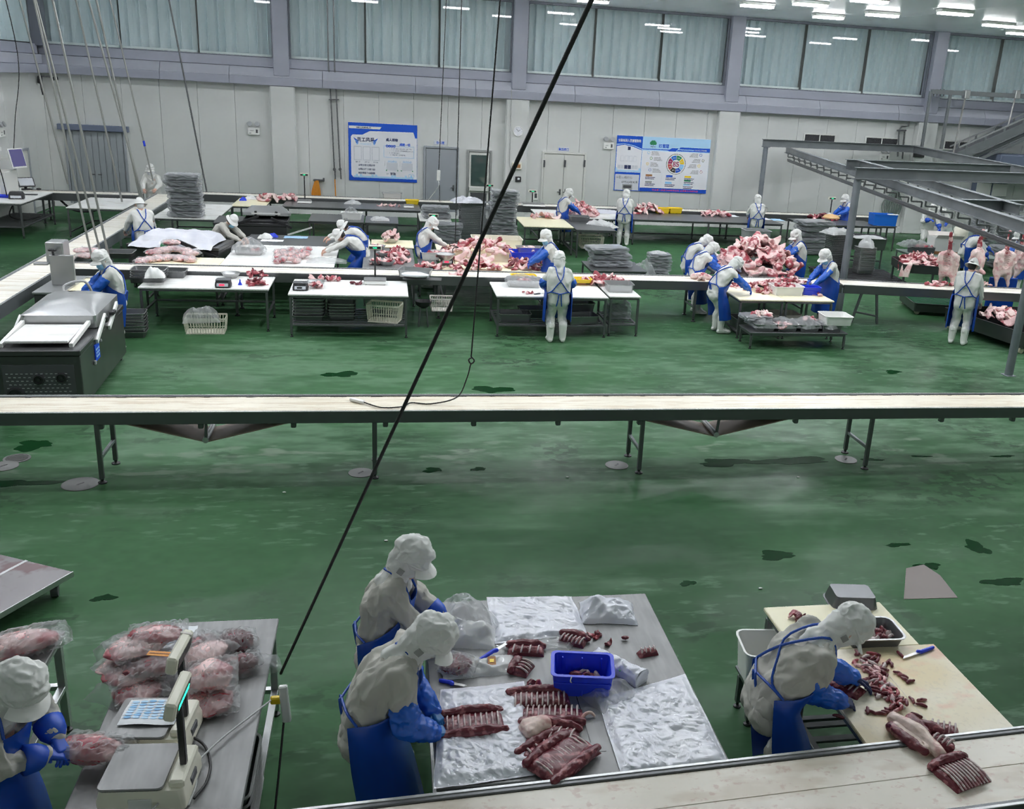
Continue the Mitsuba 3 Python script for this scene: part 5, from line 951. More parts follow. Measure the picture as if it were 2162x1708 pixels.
k = T('steel_sink_cart', 'dark steel bin on legs behind the round post, with white film on it', 'bin'); c = at(1825, 500, .9); m = X(13.9, 26.6, 0, -6); A(k, 'basin', mv(mv(pan_mesh(1.3, .9, .35, .04), X(0, 0, .55)), m), 'm_steeldark')
for sx in (-.55, .55):
    for sy in (-.36, .36): A(k, 'leg', mv(box(sx - .02, sx + .02, sy - .02, sy + .02, 0, .56, .003), m), 'm_leg')
A(k, 'stretcher', mv(cat(box(-.55, .55, -.38, -.34, .2, .24, .003), box(-.55, .55, .34, .38, .2, .24, .003)), m), 'm_leg'); plastic('white film lying across the dark steel bin', 13.9, 26.2, .90, 0, .95, .5, .05, 1)
wrapped_stack('left dark column far behind the carcasses', 18.75, 28.0, .02, 8, .6, .6, .18, 0); wrapped_stack('right dark column far behind the carcasses', 19.9, 28.1, .02, 8, .7, .65, .18, 1); wrapped_stack('low wrapped heap behind the hanging carcasses', 18.9, 26.6, .02, 4, .9, .8, .17, 2)
# ---------------------------------------------------------------- left and middle tables
c = at(230, 538, .82); tray('dark steel tray beside the bagged pink meat at the belt corner', *at(247, 541, .82)[:2], .82, 2, .66, .52, .10)
rr = random.Random(3)
for i, (px, py, h) in enumerate(((315, 553, 0), (335, 550, 0), (355, 549, 0), (378, 550, 0), (400, 552, 0), (345, 543, .09), (366, 541, .10), (388, 543, .09), (328, 545, .07), (405, 546, .06), (362, 534, .17), (300, 556, .0))): bag('clear bag of pale pink meat heaped on the cream board at the belt corner', *at(px, py, .82)[:2], .82 + h, rr.uniform(0, 180), .36, .26, .10, i, 'm_meatpink', .9, group='bagged meat on the cream board')
for i, (px, py, h) in enumerate(((180, 545, 0), (200, 544, 0), (215, 548, 0), (178, 541, .07), (198, 540, .06))): bag('clear bag of pale meat on the left belt behind the masked worker', *at(px, py, .86)[:2], .86 + h, rr.uniform(0, 180), .34, .26, .09, i + 2, 'm_meatpink', .9, group='bagged meat on the left belt')
for i in range(4): tray('steel tray in the low stack holding a white cloth, on the left white-topped table', *at(316, 592, .8)[:2] + np.array([.004 * i, 0]), .8 + .045 * i, 2, .58, .42, .09, group='trays under the white cloth')
plastic('crumpled white cloth bag in the top tray of the left stack', *at(328, 590, .9)[:2], .945, 10, .34, .26, .18, 8, 'm_white'); tray('single steel tray right of the white cloth stack', *at(371, 583, .8)[:2], .8, 0, .4, .42, .12)
tray_stack('steel tray of the floor stack beside the vacuum sealer', *at(282, 702, .05)[:2], .0, 7, 5, .46, .4, .10, .055)
counter('black portable scale with a red-lit display on the left white table', *at(472, 605, .8)[:2], .8, 0); bowl('steel bowl behind the red-lit scale', *at(488, 586, .8)[:2], .8, .17)
for i, (px, py) in enumerate(((540, 583), (540, 601))): pile(['dark red meat pieces in the rear heap on the left white table', 'dark red meat pieces in the front heap on the left white table'][i], ['rear red heap on the left table', 'front red heap on the left table'][i], *at(px, py, .8)[:2], .8, .17, .15, .10, 9, ['m_meatred', 'm_meatdark'], .16, seed=i)
k = T('spray_bottle_cap', 'small blue funnel on the left white table between scale and meat', 'funnel'); A(k, 'cone', mv(lathe([(.04, 0), (.012, .06), (.01, .1)], 12, True, True), X(*at(507, 601, .8)[:2], .8)), 'm_bluecrate')
basket('cream perforated basket with plastic bags on the floor under the left white table', *at(432, 706, 0)[:2] + np.array([0, .2]), 0, 2, .72, .44, .30); plastic('clear plastic bags stuffed in the floor basket', *at(425, 672, .3)[:2], .26, 10, .62, .42, .3, 9, 'm_film')
# second white table
counter('black portable scale with a dark display on the second white table', *at(635, 611, .8)[:2], .8, 0, on=False); bowl('steel bowl of pink meat beside the dark-display scale', *at(668, 604, .8)[:2], .8, .16); pile('pink meat piece in the bowl beside the dark-display scale', 'meat in the bowl by the scale', *at(668, 602, .85)[:2], .84, .11, .11, .05, 6, ['m_meatpink', 'm_meatred'], .13, seed=4)
pile('long pink meat strip lying on the belt edge behind the bowl', 'meat strips behind the bowl', *at(690, 590, .82)[:2], .81, .30, .07, .03, 7, ['m_meatpink', 'm_meatred'], .2, seed=5); pile('small pink scrap in front of the bowl', 'scraps in front of the bowl', *at(675, 608, .8)[:2], .8, .08, .05, .02, 3, ['m_meatpink'], .09, seed=6); pile('dark red strip left of the white pole scale', 'strips by the white pole scale', *at(752, 600, .8)[:2], .8, .14, .05, .02, 3, ['m_meatdark'], .15, seed=7)
scale('white bench scale with a black pole and green display on the second white table', *at(792, 598, .8)[:2], .8, 0, pole=.62, L=.44, Wd=.34)
c = at(877, 578, .98); tray('steel tray of ice tilted on the belt right of the pole scale', *at(877, 583, .87)[:2], .875, -14, .62, .42, .13, 'm_lid'); O('ice_fill', 'white ice filling the tilted steel tray on the belt', 'ice', mv(ripple(trimesh.creation.icosphere(3), .1, 3), X(*at(877, 580, .95)[:2], .955, -14, s=(.27, .17, .05))), 'm_paper', True)
O('steel_plate', 'dark flat steel plate jutting over the belt under the ice tray', 'plate', mv(box(-.45, .3, -.16, .14, .862, .872, .002), X(*at(900, 588, .865)[:2], 0, -6)), 'm_steeldark')
tray_stack('steel tray of the left stack under the second white table', -1.40, 18.05, .24, 6, 0, .56, .42, .09, .062); tray_stack('steel tray of the right stack under the second white table', -.82, 18.1, .24, 5, 0, .5, .42, .09, .055); basket('cream perforated basket on the shelf at the right end of the second white table', -.02, 17.95, .24, -14, .62, .44, .34)
basket('cream basket in the shade under the middle belt', 1.08, 18.75, .28, 0, .46, .36, .26, 'm_carton'); k = T('black_pot', 'black round bowl on a small stand under the middle belt', 'bowl'); c = (.72, 18.55); A(k, 'bowl', mv(lathe([(.05, .0), (.14, .06), (.17, .14), (.16, .14), (.13, .06)], 20, True, True), X(*c, .36)), 'm_black', 40); A(k, 'stand', cat(*[bar((c[0] + .09 * a_, c[1] + .09 * b_, 0), (c[0] + .06 * a_, c[1] + .06 * b_, .38), .025) for a_ in (-1, 1) for b_ in (-1, 1)]), 'm_leg')
# big white packing table
c = at(527, 536, .8); tray('steel tray with an open clear bag on the white packing table', c[0], c[1], .8, -3, .56, .42, .11, 'm_steel'); plastic('open clear bag standing in the tray before the beige worker', c[0], c[1], .86, 0, .68, .52, .30, 3, 'm_film'); pile('pink meat piece inside the open clear bag', 'meat in the open clear bag', c[0] + .08, c[1], .84, .12, .1, .05, 4, ['m_meatpink', 'm_meatred'], .14, seed=8)
for i in range(16): bag('small clear bag of pale pink meat rolls between the two leaning workers', *at(590 + (i % 6) * 12 + R.uniform(-3, 3), 537 + (i // 6) * 9 + R.uniform(-2, 2), .8)[:2], .8 + .03 * (i % 3), R.uniform(60, 110), .26, .17, .09, i, 'm_meatpink', .9, group='bagged meat rolls on the packing table')
plastic('clear film sheet under the nearer leaning worker', *at(690, 553, .8)[:2], .805, 0, .8, .4, .07, 5, 'm_film'); plastic('white cloth on the steel table edge beyond the packing table', *at(560, 503, .8)[:2], .805, 0, .32, .26, .12, 2, 'm_white'); O('blue_cloth', 'folded blue cloth beside the white cloth', 'cloth', crumple(4, .22, .18, .09), 'm_bluecrate', xf=X(*at(577, 500, .8)[:2], .80)); paper('pale blue sheet on the dark table behind the packing table', *at(625, 501, .8)[:2], .80, 0, .55, .35, 'm_postersky'); paper('white sheet beside the cloths on the dark table', *at(575, 508, .8)[:2], .80, 0, .5, .3)
bag('pale bagged meat lying at the elbow of the beige worker', *at(447, 498, .95)[:2], .80, 10, .6, .36, .12, 2, 'm_meatpink', .9)
# steel table with bowls, board with bowl
for i, (px, py, l) in enumerate(((798, 527, 'rear steel bowl of pink meat on the bowl table'), (812, 541, 'middle steel bowl of meat on the bowl table'), (795, 558, 'front left steel bowl of red meat on the bowl table'), (817, 560, 'front right steel bowl of red meat on the bowl table'))):
    c = at(px, py, .8); bowl(l, c[0], c[1], .8, .17); pile(l.replace('steel bowl of', 'bowl\'s piece of'), f'meat in bowl {i + 1} of the bowl table', c[0], c[1], .84, .12, .12, .06, 5, ['m_meatpink', 'm_meatred'], .15, seed=20 + i)
pile('red and pink meat piece in the loose heap on the bowl table', 'loose heap on the bowl table', *at(842, 544, .8)[:2], .8, .26, .85, .18, 30, ['m_meatred', 'm_meatred', 'm_meatpink'], .2, seed=31)
c = at(825, 512, .8); bowl('steel bowl heaped with pink meat on the small cream board', c[0], c[1], .8, .22, .13); pile('pink meat piece heaped in the bowl on the small cream board', 'meat heaped on the small board', c[0], c[1], .88, .2, .2, .16, 12, ['m_meatpink', 'm_fatpale'], .22, seed=33)
tray('white plastic tub of meat left of the sorting worker', *at(918, 540, .8)[:2], .74, 0, .62, .42, .16, 'm_white', name='plastic_tub', cat_='tub'); pile('pink meat piece in the white tub left of the sorting worker', 'meat in the left white tub', *at(916, 536, .85)[:2], .84, .2, .12, .03, 6, ['m_meatpink', 'm_meatred'], .16, seed=35); table('dark stand under the white tub left of the sorting worker', .70, 1.12, 21.15, 21.85, z=.74, top='m_steeldark', name='tub_stand', cat_='stand', rails=None)
counter('black portable scale with a red display under a steel bowl by the belt', *at(943, 560, .8)[:2], .84, 0); bowl('steel bowl standing on the red-lit scale by the belt', *at(940, 551, .95)[:2] * np.array([1, 1]), .985, .2, .12)
# red heap on the cream table
pile('red and pink meat piece in the heap before the sorting worker', 'heap before the sorting worker', *at(1015, 543, .8)[:2], .8, .95, .95, .38, 62, ['m_meatred', 'm_meatpink', 'm_meatpink', 'm_fatpale'], .28, seed=40)
pile('red and pink meat piece in the row along the middle belt', 'meat along the middle belt', *at(1000, 566, .84)[:2], .82, .55, .16, .14, 22, ['m_meatred', 'm_meatpink'], .22, seed=41); pile('dark red meat piece in front of the blue crate', 'meat in front of the blue crate', *at(1105, 564, .82)[:2], .82, .38, .28, .15, 22, ['m_meatred', 'm_meatdark', 'm_meatpink'], .22, seed=42); pile('red meat piece left of the steel bowl on the belt', 'meat left of the bowl on the belt', *at(905, 566, .84)[:2], .84, .3, .14, .07, 10, ['m_meatred', 'm_meatpink'], .2, seed=43); pile('long pink meat strip on the belt below the red heap', 'strips on the belt below the heap', *at(970, 580, .85)[:2], .85, .2, .05, .01, 3, ['m_meatpink'], .22, seed=44); pile('dark meat piece at the hand of the masked worker', 'meat at the masked worker', *at(1148, 560, .82)[:2], .82, .14, .12, .08, 6, ['m_meatdark', 'm_meatred'], .18, seed=45)
c = at(1018, 522, .8); tray('large cream plastic bin behind the red heap', c[0] + .35, c[1] + .05, .8, 0, 1.2, .7, .24, 'm_ivory', name='plastic_bin', cat_='bin'); pile('pink meat piece in the large cream bin', 'meat in the large cream bin', c[0] + .55, c[1] + .1, .84, .3, .2, .05, 7, ['m_meatpink', 'm_meatred'], .2, seed=46)
c = at(1112, 552, .8); crate('bright blue crate on the cream table beside the masked worker', c[0] + .1, c[1] + .1, .8, 0, .95, .5, .22); tray('steel tray resting on the blue crate with pale fat', c[0] + .12, c[1] + .45, .9, 0, .6, .35, .16, 'm_steel'); pile('pale fat piece in the tray on the blue crate', 'fat on the blue crate', c[0] + .1, c[1] + .42, 1.0, .18, .12, .04, 5, ['m_fatpale'], .16, seed=48)
# table behind the back-turned worker
c = at(1105, 603, .8); tray('steel tray of meat under film left of the back-turned worker', c[0], c[1], .8, -6, .66, .42, .14, 'm_steel'); plastic('clear film lying over the meat tray left of the back-turned worker', c[0], c[1], .90, -6, .72, .48, .12, 6, 'm_film'); pile('pink meat piece in the tray left of the back-turned worker', 'meat in the left film tray', c[0], c[1], .84, .2, .13, .05, 7, ['m_meatpink', 'm_meatred'], .18, seed=50)
for px, py, l in ((1105, 588, 'yellow shallow tray on the belt left of the back-turned worker'), (1222, 595, 'yellow shallow tray right of the back-turned worker')): tray(l, *at(px, py, .85)[:2], .85, 2, .5, .3, .07, 'm_yellow', name='yellow_tray')
pile('red and pink meat piece behind the square tray, right of the back-turned worker', 'meat behind the square tray', *at(1275, 597, .83)[:2], .82, .48, .24, .14, 26, ['m_meatpink', 'm_meatred'], .22, seed=51); c = at(1306, 613, .8); tray('square steel tray of white rolls at the corner of the small table', c[0], c[1], .8, -2, .54, .46, .15, 'm_lid')
for i in range(5): O('fat_roll', 'small white fat roll in the square steel tray', 'fat roll', mv(tube([(0, -.09, 0), (0, .09, 0)], .035, 10), X(c[0] - .15 + i * .07, c[1], .845)), 'm_fatpale', True, group='fat rolls in the square tray')
pile('meat scrap with a knife left of the back-turned worker', 'scraps beside the knife', *at(1112, 620, .8)[:2], .8, .16, .06, .01, 4, ['m_meatred'], .1, seed=52)
def knife(label, x, y, z, rz, m='m_bluecrate', L=.28):
    k = T('knife', label, 'knife'); mm = X(x, y, z, rz); A(k, 'handle', mv(soft([hull((0, 0, .014, .013), (L * .42, .004, .014, .015)), hull((L * .40, .002, .014, .014), (L * .46, -.006, .014, .016))], .008, 3), mm), m, True); A(k, 'blade', mv(poly(sg.Polygon([(L * .44, -.014), (L * .9, -.010), (L, .012), (L * .44, .014)]), .012, .0145), mm), 'm_steel', False); return k
knife('knife left of the back-turned worker', *at(1128, 622, .8)[:2], .8, 30, 'm_darkgrey')
for i, (x, y, l) in enumerate(((2.45, 18.1, 'dark deep tray at the left end of the shelf behind the back-turned worker'), (2.9, 18.5, 'dark tray at the middle of the shelf behind the back-turned worker'), (3.75, 18.4, 'dark deep tray with red meat on the shelf, right of the back-turned worker'), (3.75, 17.98, 'dark shallow tray in front on the same shelf, right of the worker'))): tray(l, x, y, .24 + (.16 if i == 2 else 0), 3 * i, .62, .42, .16)
wrapped('film-wrapped tray under the small table with the square tray', 4.58, 18.45, .24, 90, .5, .42, .34, 1)
# two cream tables with chopped meat, low bench
pile('chopped red and pink meat piece in the heap on the cream tables', 'heap on the cream tables', *at(1620, 612, .8)[:2], .8, .50, .50, .16, 62, ['m_meatred', 'm_meatpink', 'm_meatpink'], .15, seed=60); pile('chopped meat piece at the belt behind the white tub', 'meat behind the white tub', *at(1665, 598, .83)[:2], .82, .50, .16, .12, 24, ['m_meatpink', 'm_meatred'], .16, seed=61); pile('chopped meat piece at the left edge of the cream table', 'meat at the bent worker', *at(1560, 605, .8)[:2], .8, .2, .14, .05, 8, ['m_meatpink', 'm_meatred'], .14, seed=62)
c = at(1663, 622, .8); tray('white tub of meat on the right cream table', c[0] - .02, c[1] + .08, .8, 0, .64, .44, .18, 'm_white', name='plastic_tub', cat_='tub'); pile('red and pink meat piece in the white tub on the cream table', 'meat in the white tub', c[0], c[1] + .14, .93, .22, .13, .05, 12, ['m_meatpink', 'm_meatred'], .16, seed=63); c = at(1712, 622, .8); crate('small bright blue crate right of the white tub', c[0], c[1] + .06, .8, -2, .38, .28, .16); pile('meat piece on the table corner beside the small blue crate', 'meat by the small blue crate', 8.76, 18.3, .8, .08, .18, .04, 6, ['m_meatpink', 'm_meatred'], .13, seed=64)
for i in range(4):
    x = 7.22 + i * .46; k = tray(['first', 'second', 'third', 'fourth'][i] + ' steel tray from the left on the low bench, lined with clear film', x, 17.3, .33, 0, .43, .50, .13); plastic('clear liner film bulging from the ' + ['first', 'second', 'third', 'fourth'][i] + ' tray on the low bench', x, 17.3, .40, 10 * i, .50, .55, .16, 5 + i, 'm_film')
wrapped('film-lined tray stacked at the left end of the low bench', 7.12, 17.42, .47, 4, .5, .42, .1, 2); pile('pink meat piece in the upper left tray of the low bench', 'meat in the upper left bench tray', 7.25, 17.42, .56, .22, .16, .06, 12, ['m_meatpink', 'm_fatpale'], .15, seed=65); pile('pink meat piece in the second tray of the low bench', 'meat in the second bench tray', 7.62, 17.18, .40, .16, .18, .06, 10, ['m_meatpink', 'm_meatred'], .15, seed=66); pile('pink meat piece behind the white bin on the low bench', 'meat behind the white bin', 8.30, 17.5, .46, .14, .12, .05, 6, ['m_meatpink'], .15, seed=67)
c = (8.72, 17.25); tray('empty white plastic bin at the right end of the low bench', *c, .47, -3, .56, .50, .17, 'm_white', name='plastic_bin', cat_='bin'); tray('grey tub in the shade under the right cream table', 8.1, 18.3, .02, 0, .6, .5, .40, 'm_carton', name='plastic_tub', cat_='tub'); tray('dark trays under the left cream table', 7.3, 18.3, .02, 0, .6, .5, .3)
pile('large pale pink and red meat piece in the highest heap', 'highest heap behind the belt', *at(1612, 578, .80)[:2] + np.array([.05, .55]), .80, 1.0, .9, .72, 80, ['m_meatpink', 'm_fatpale', 'm_meatred', 'm_meatpink'], .40, seed=70, t=.03); pile('pale meat piece on the belt left of the highest heap', 'meat on the belt by the group', *at(1480, 589, .85)[:2], .85, .22, .12, .06, 9, ['m_fatpale', 'm_meatpink'], .26, seed=71)
c = at(1555, 520, .45); k = T('waste_bin', 'grey square bin behind the leaning worker of the group', 'bin'); A(k, 'bin', mv(pan_mesh(.75, .6, .9, .06, .01, .03), X(c[0] + .55, c[1], .05)), 'm_grey'); A(k, 'foot', box(c[0] + .2, c[0] + .9, c[1] - .25, c[1] + .25, 0, .05, .01), 'm_black')
# ---------------------------------------------------------------- far line
z = .8
pile('pale pink meat piece in the left heap on the far dark table', 'left heap on the far dark table', *at(566, 423, z)[:2], z, .36, .4, .16, 12, ['m_meatpink', 'm_fatpale'], .26, seed=80); pile('pale pink meat piece in the heap beside the far pole scale', 'heap beside the far pole scale', *at(610, 422, z)[:2], z, .3, .4, .14, 10, ['m_meatpink', 'm_fatpale'], .26, seed=81)
scale('far bench scale with tall black pole and green display, left of the orange hose', *at(643, 428, z)[:2], z, 0, pole=.78, L=.42, Wd=.34); tray('steel tray of ice at the far belt under the notice board', *at(828, 418, .86)[:2], .86, 0, .62, .4, .16, 'm_lid'); plastic('white bag on the far dark table right of the scale', *at(745, 430, z)[:2], z, 0, .5, .3, .1, 3); tray('yellow tray on the far dark table near the grey door', *at(870, 430, z)[:2], z, 0, .42, .3, .12, 'm_yellow', name='yellow_tray'); scale('small white scale in front of the far yellow tray', *at(863, 438, z)[:2], z, 0, pole=0, L=.32, Wd=.3); pile('pink scrap on the far dark table left of the small white scale', 'scraps by the small white scale', *at(822, 435, z)[:2], z, .4, .12, .03, 8, ['m_meatpink', 'm_fatpale'], .15, seed=82)
tray('white tub with a clear bag on the dark side table', *at(743, 462, z)[:2], z, -3, .55, .38, .18, 'm_white', name='plastic_tub', cat_='tub'); plastic('clear bag rising from the white tub on the side table', *at(743, 462, z)[:2], z + .01, 0, .44, .3, .34, 4, 'm_film'); plastic('white plastic bag lying on the right side table', *at(802, 465, z)[:2], z, 5, .5, .3, .1, 5); O('blue_cloth', 'small blue cloth on the far left cream table', 'cloth', crumple(2, .2, .16, .1), 'm_bluecrate', xf=X(*at(513, 423, z)[:2], z)); plastic('white paper wad on the far left cream table', *at(530, 420, z)[:2], z, 0, .35, .26, .1, 6, 'm_white')
scale('far floor scale with a white keypad display on a post, left of the sorting worker', *at(915, 548, .02)[:2] * np.array([1, 1]), .0, 0, pole=1.12, L=.45, Wd=.4, body='m_darkgrey'); scale('scale with tall post and green display behind the tall wrapped stack', *at(1037, 440, .8)[:2] + np.array([0, .5]), .86, 0, pole=.55, L=.4, Wd=.3)
scale('white bench scale with a pole at the far belt, left of the blue-sleeved worker', *at(1133, 445, z)[:2] + np.array([0, .8]), .86, 0, pole=.4, L=.75, Wd=.45)
pile('folded pale pink meat piece in the row on the far cream table', 'row of folded meat on the cream table', *at(1150, 460, z)[:2], z, .5, .2, .08, 9, ['m_meatpink', 'm_fatpale'], .3, seed=83); pile('folded pale pink meat piece in the heap before the blue-sleeved worker', 'heap before the blue-sleeved worker', *at(1222, 452, z)[:2], z, .55, 1.0, .28, 30, ['m_meatpink', 'm_fatpale'], .38, seed=84); tray('steel tray in front of the far pink heap', *at(1222, 466, z)[:2], z, 0, .6, .42, .14); plastic('large white plastic bag hanging off the dark table beside the back-turned far worker', *at(1268, 474, z)[:2], z - .06, -35, .95, .5, .18, 7, 'm_filmwhite'); plastic('glossy white film spread on the table right of the far pink heap', *at(1272, 447, z)[:2], z, 5, 1.1, .9, .04, 8, 'm_sheet', 'plastic_sheet', 'plastic sheet'); basket('ivory crate under the dark table beside the white hanging bag', 6.0, 28.0, .10, 0, .7, .5, .36)
pile('pink meat piece in the heap left of the yellow trays', 'heap left of the yellow trays', *at(1365, 449, z)[:2], z, .5, .5, .26, 22, ['m_meatpink', 'm_fatpale', 'm_meatred'], .28, seed=85)
for px, l in ((1397, 'left yellow tray on the long dark table'), (1424, 'right yellow tray on the long dark table')): tray(l, *at(px, 449, z)[:2], z, 2, .46, .34, .16, 'm_yellow', name='yellow_tray')
pile('pink meat piece in the flat heap left of the back-turned worker by the post', 'flat heap on the long dark table', *at(1508, 455, z)[:2], z, .5, .35, .10, 14, ['m_meatpink', 'm_meatred'], .28, seed=86); tray('steel tray at the far belt right of the back-turned worker', *at(1600, 446, .86)[:2], .86, 0, .6, .4, .14, 'm_lid'); paper('white sheet on the long dark table behind the post', *at(1612, 462, z)[:2], z, 0, .4, .5); paper('pale blue sheet at the right end of the long dark table', *at(1640, 464, z)[:2], z, 0, .4, .5, 'm_postersky'); paper('white sheet left of the back-turned worker by the post', *at(1540, 455, z)[:2], z, 0, .5, .6)
pile('dark red meat piece in the heap left of the green scale', 'dark red far heap', *at(1735, 463, z)[:2], z, .5, .4, .12, 14, ['m_meatdark', 'm_meatred'], .28, seed=87); plastic('white bag behind the dark red far heap', *(at(1738, 463, z)[:2] + np.array([.3, .25])), z, 0, .4, .3, .22, 2, 'm_white'); scale('far bench scale with a dark green display on a pole', *at(1757, 461, z)[:2], z, 0, pole=.62, L=.5, Wd=.4, body='m_darkgrey', plate='m_steeldark')
k = crate('light blue crate on a small stand by the dark wall hose', 16.3, 29.9, .82, -6, .8, .55, .36, 'm_bluecrate2'); table('small dark stand under the light blue crate', 15.95, 16.7, 29.6, 30.2, z=.82, top='m_steeldark', name='crate_stand', cat_='stand', rails=None); O('white_cup', 'white lid on the light blue crate', 'lid', box(16.35, 16.7, 29.6, 29.75, 1.18, 1.21, .01), 'm_white')
k = T('carton_box', 'open white carton box on the low green-grey table', 'box'); m = X(16.65, 26.6, .45, -10); A(k, 'walls', mv(cat(box(-.42, .42, -.3, -.285, 0, .48, .004), box(-.42, .42, .285, .3, 0, .48, .004), box(-.42, -.405, -.3, .3, 0, .48, .004), box(.405, .42, -.3, .3, 0, .48, .004), box(-.42, .42, -.3, .3, 0, .01, 0)), m), 'm_offwhite'); A(k, 'base_band', mv(cat(box(-.43, .43, -.31, -.30, 0, .09, .002), box(-.43, -.42, -.31, .3, 0, .09, .002)), m), 'm_brown')
for q in (-1, 1): A(k, 'flap', mv(mv(box(-.4, .4, 0, .2, -.005, .005, .002), X(0, q * .3, .48, 0 if q > 0 else 180, 35)), m), 'm_carton')
A(k, 'print', mv(cat(mv(text('羊肉', .09), X(.1, -.302, .32)), box(-.02, .12, -.303, -.301, .12, .17, 0)), m), 'm_grey', False)
tray('dark tray of meat with film on the low green-grey table', 15.85, 26.5, .45, -6, .7, .5, .2, 'm_darkgrey'); pile('pink and red piece in the dark tray on the low table', 'meat in the low table tray', 15.9, 26.5, .6, .25, .15, .06, 7, ['m_meatred', 'm_fatpale'], .18, seed=88); plastic('clear film over the dark tray on the low table', 15.7, 26.7, .62, 0, .9, .6, .2, 6, 'm_film'); scale('scale with a lit green display beside the bending worker', 17.55, 27.3, .45, 0, pole=.75, L=.4, Wd=.35, body='m_darkgrey'); O('cream_bag', 'cream cloth bag hanging below the lit display', 'bag', mv(ripple(trimesh.creation.icosphere(3), .12, 2), X(17.4, 27.05, .98, s=(.26, .2, .3))), 'm_ivory', True)
O('dark_tarpaulin', 'dark green folded tarpaulin behind the lit display', 'tarpaulin', crumple(7, 1.2, .8, .35), 'm_greytable', xf=X(18.3, 28.3, .75)); table('dark support under the folded tarpaulin', 17.8, 18.8, 28.0, 28.7, z=.74, top='m_steeldark', name='tarpaulin_stand', cat_='stand', rails=None)
# ---------------------------------------------------------------- troughs, trolleys, carcasses at the right
k = T('meat_trough', 'steel trough on legs heaped with meat behind the slanted belt', 'trough'); m = X(14.0, 23.3, 0, -14); A(k, 'basin', mv(mv(pan_mesh(1.25, 1.3, .22, .02), X(0, 0, .5)), m), 'm_machine')
for sx in (-.55, .55):
    for sy in (-.56, .56): A(k, 'leg', mv(box(sx - .025, sx + .025, sy - .025, sy + .025, 0, .5, .003), m), 'm_leg')
pile('red and pale meat piece in the steel trough', 'heap in the steel trough', 14.0, 23.3, .62, .55, .6, .28, 40, ['m_meatred', 'm_meatpink', 'm_fatpale'], .3, seed=90); O('fat_flap', 'pale fat flap hanging over the left corner of the trough', 'meat', mv(solid(grid(10, 8, lambda u, v: ((u - .5) * .35, (v - .5) * .3, .1 - .5 * (u - .3) ** 2 * (u < .3) * 8 - .04 * v)), .03), X(13.42, 22.85, .68, 20)), 'm_fatpale', True)
def trolley(label, x, y, rz, L, Wd, z0, Hh, name='steel_trolley', grid_=False):
    k = T(name, label, 'trolley'); m = X(x, y, 0, rz); A(k, 'tub', mv(mv(pan_mesh(L, Wd, Hh, .02, .006, .018), X(0, 0, z0)), m), 'm_machine')
    for sx in (-1, 1):
        for sy in (-1, 1):
            q = m @ X(sx * (L / 2 - .12), sy * (Wd / 2 - .12)); w = A(k, 'caster', mv(tube([(0, -.022, .06), (0, .022, .06)], .06, 16), q), 'm_caster'); A(w, 'fork', mv(box(-.03, .03, -.035, .035, .09, z0, .006), q), 'm_steeldark')
    return k, m
k, m = trolley('deep steel trolley with meat scraps at the right edge', 12.95, 17.9, 10, 1.25, 2.3, .15, .30); A(k, 'divider', mv(box(.05, .62, .0, .02, .16, .44, .004), m), 'm_machine'); pile('pale fat piece on the divider of the deep trolley', 'meat in the rear of the deep trolley', *(m @ [.28, .35, 0, 1])[:2], .40, .36, .5, .12, 18, ['m_fatpale', 'm_meatpink'], .32, seed=91); pile('pink scrap along the near side of the deep trolley', 'scraps in the front of the deep trolley', *(m @ [-.38, -.55, 0, 1])[:2], .22, .14, .5, .05, 12, ['m_meatpink', 'm_meatred'], .2, seed=92)
k, m = trolley('low steel dolly with a green grid deck under the slanted belt', 13.0, 20.6, -14, 1.5, 1.35, .08, .2, 'steel_dolly'); A(k, 'green_grid', mv(cat(*[box(-.7, .7, -.62 + i * .05, -.605 + i * .05, .255, .27, 0) for i in range(26)], *[box(-.7 + i * .05, -.685 + i * .05, -.62, .65, .25, .262, 0) for i in range(29)]), m), 'm_greengrid', False, kind='stuff')
k, m = trolley('empty steel dolly under the slanted belt at the right edge', 14.6, 18.9, -10, 1.4, 1.2, .10, .25, 'steel_dolly')
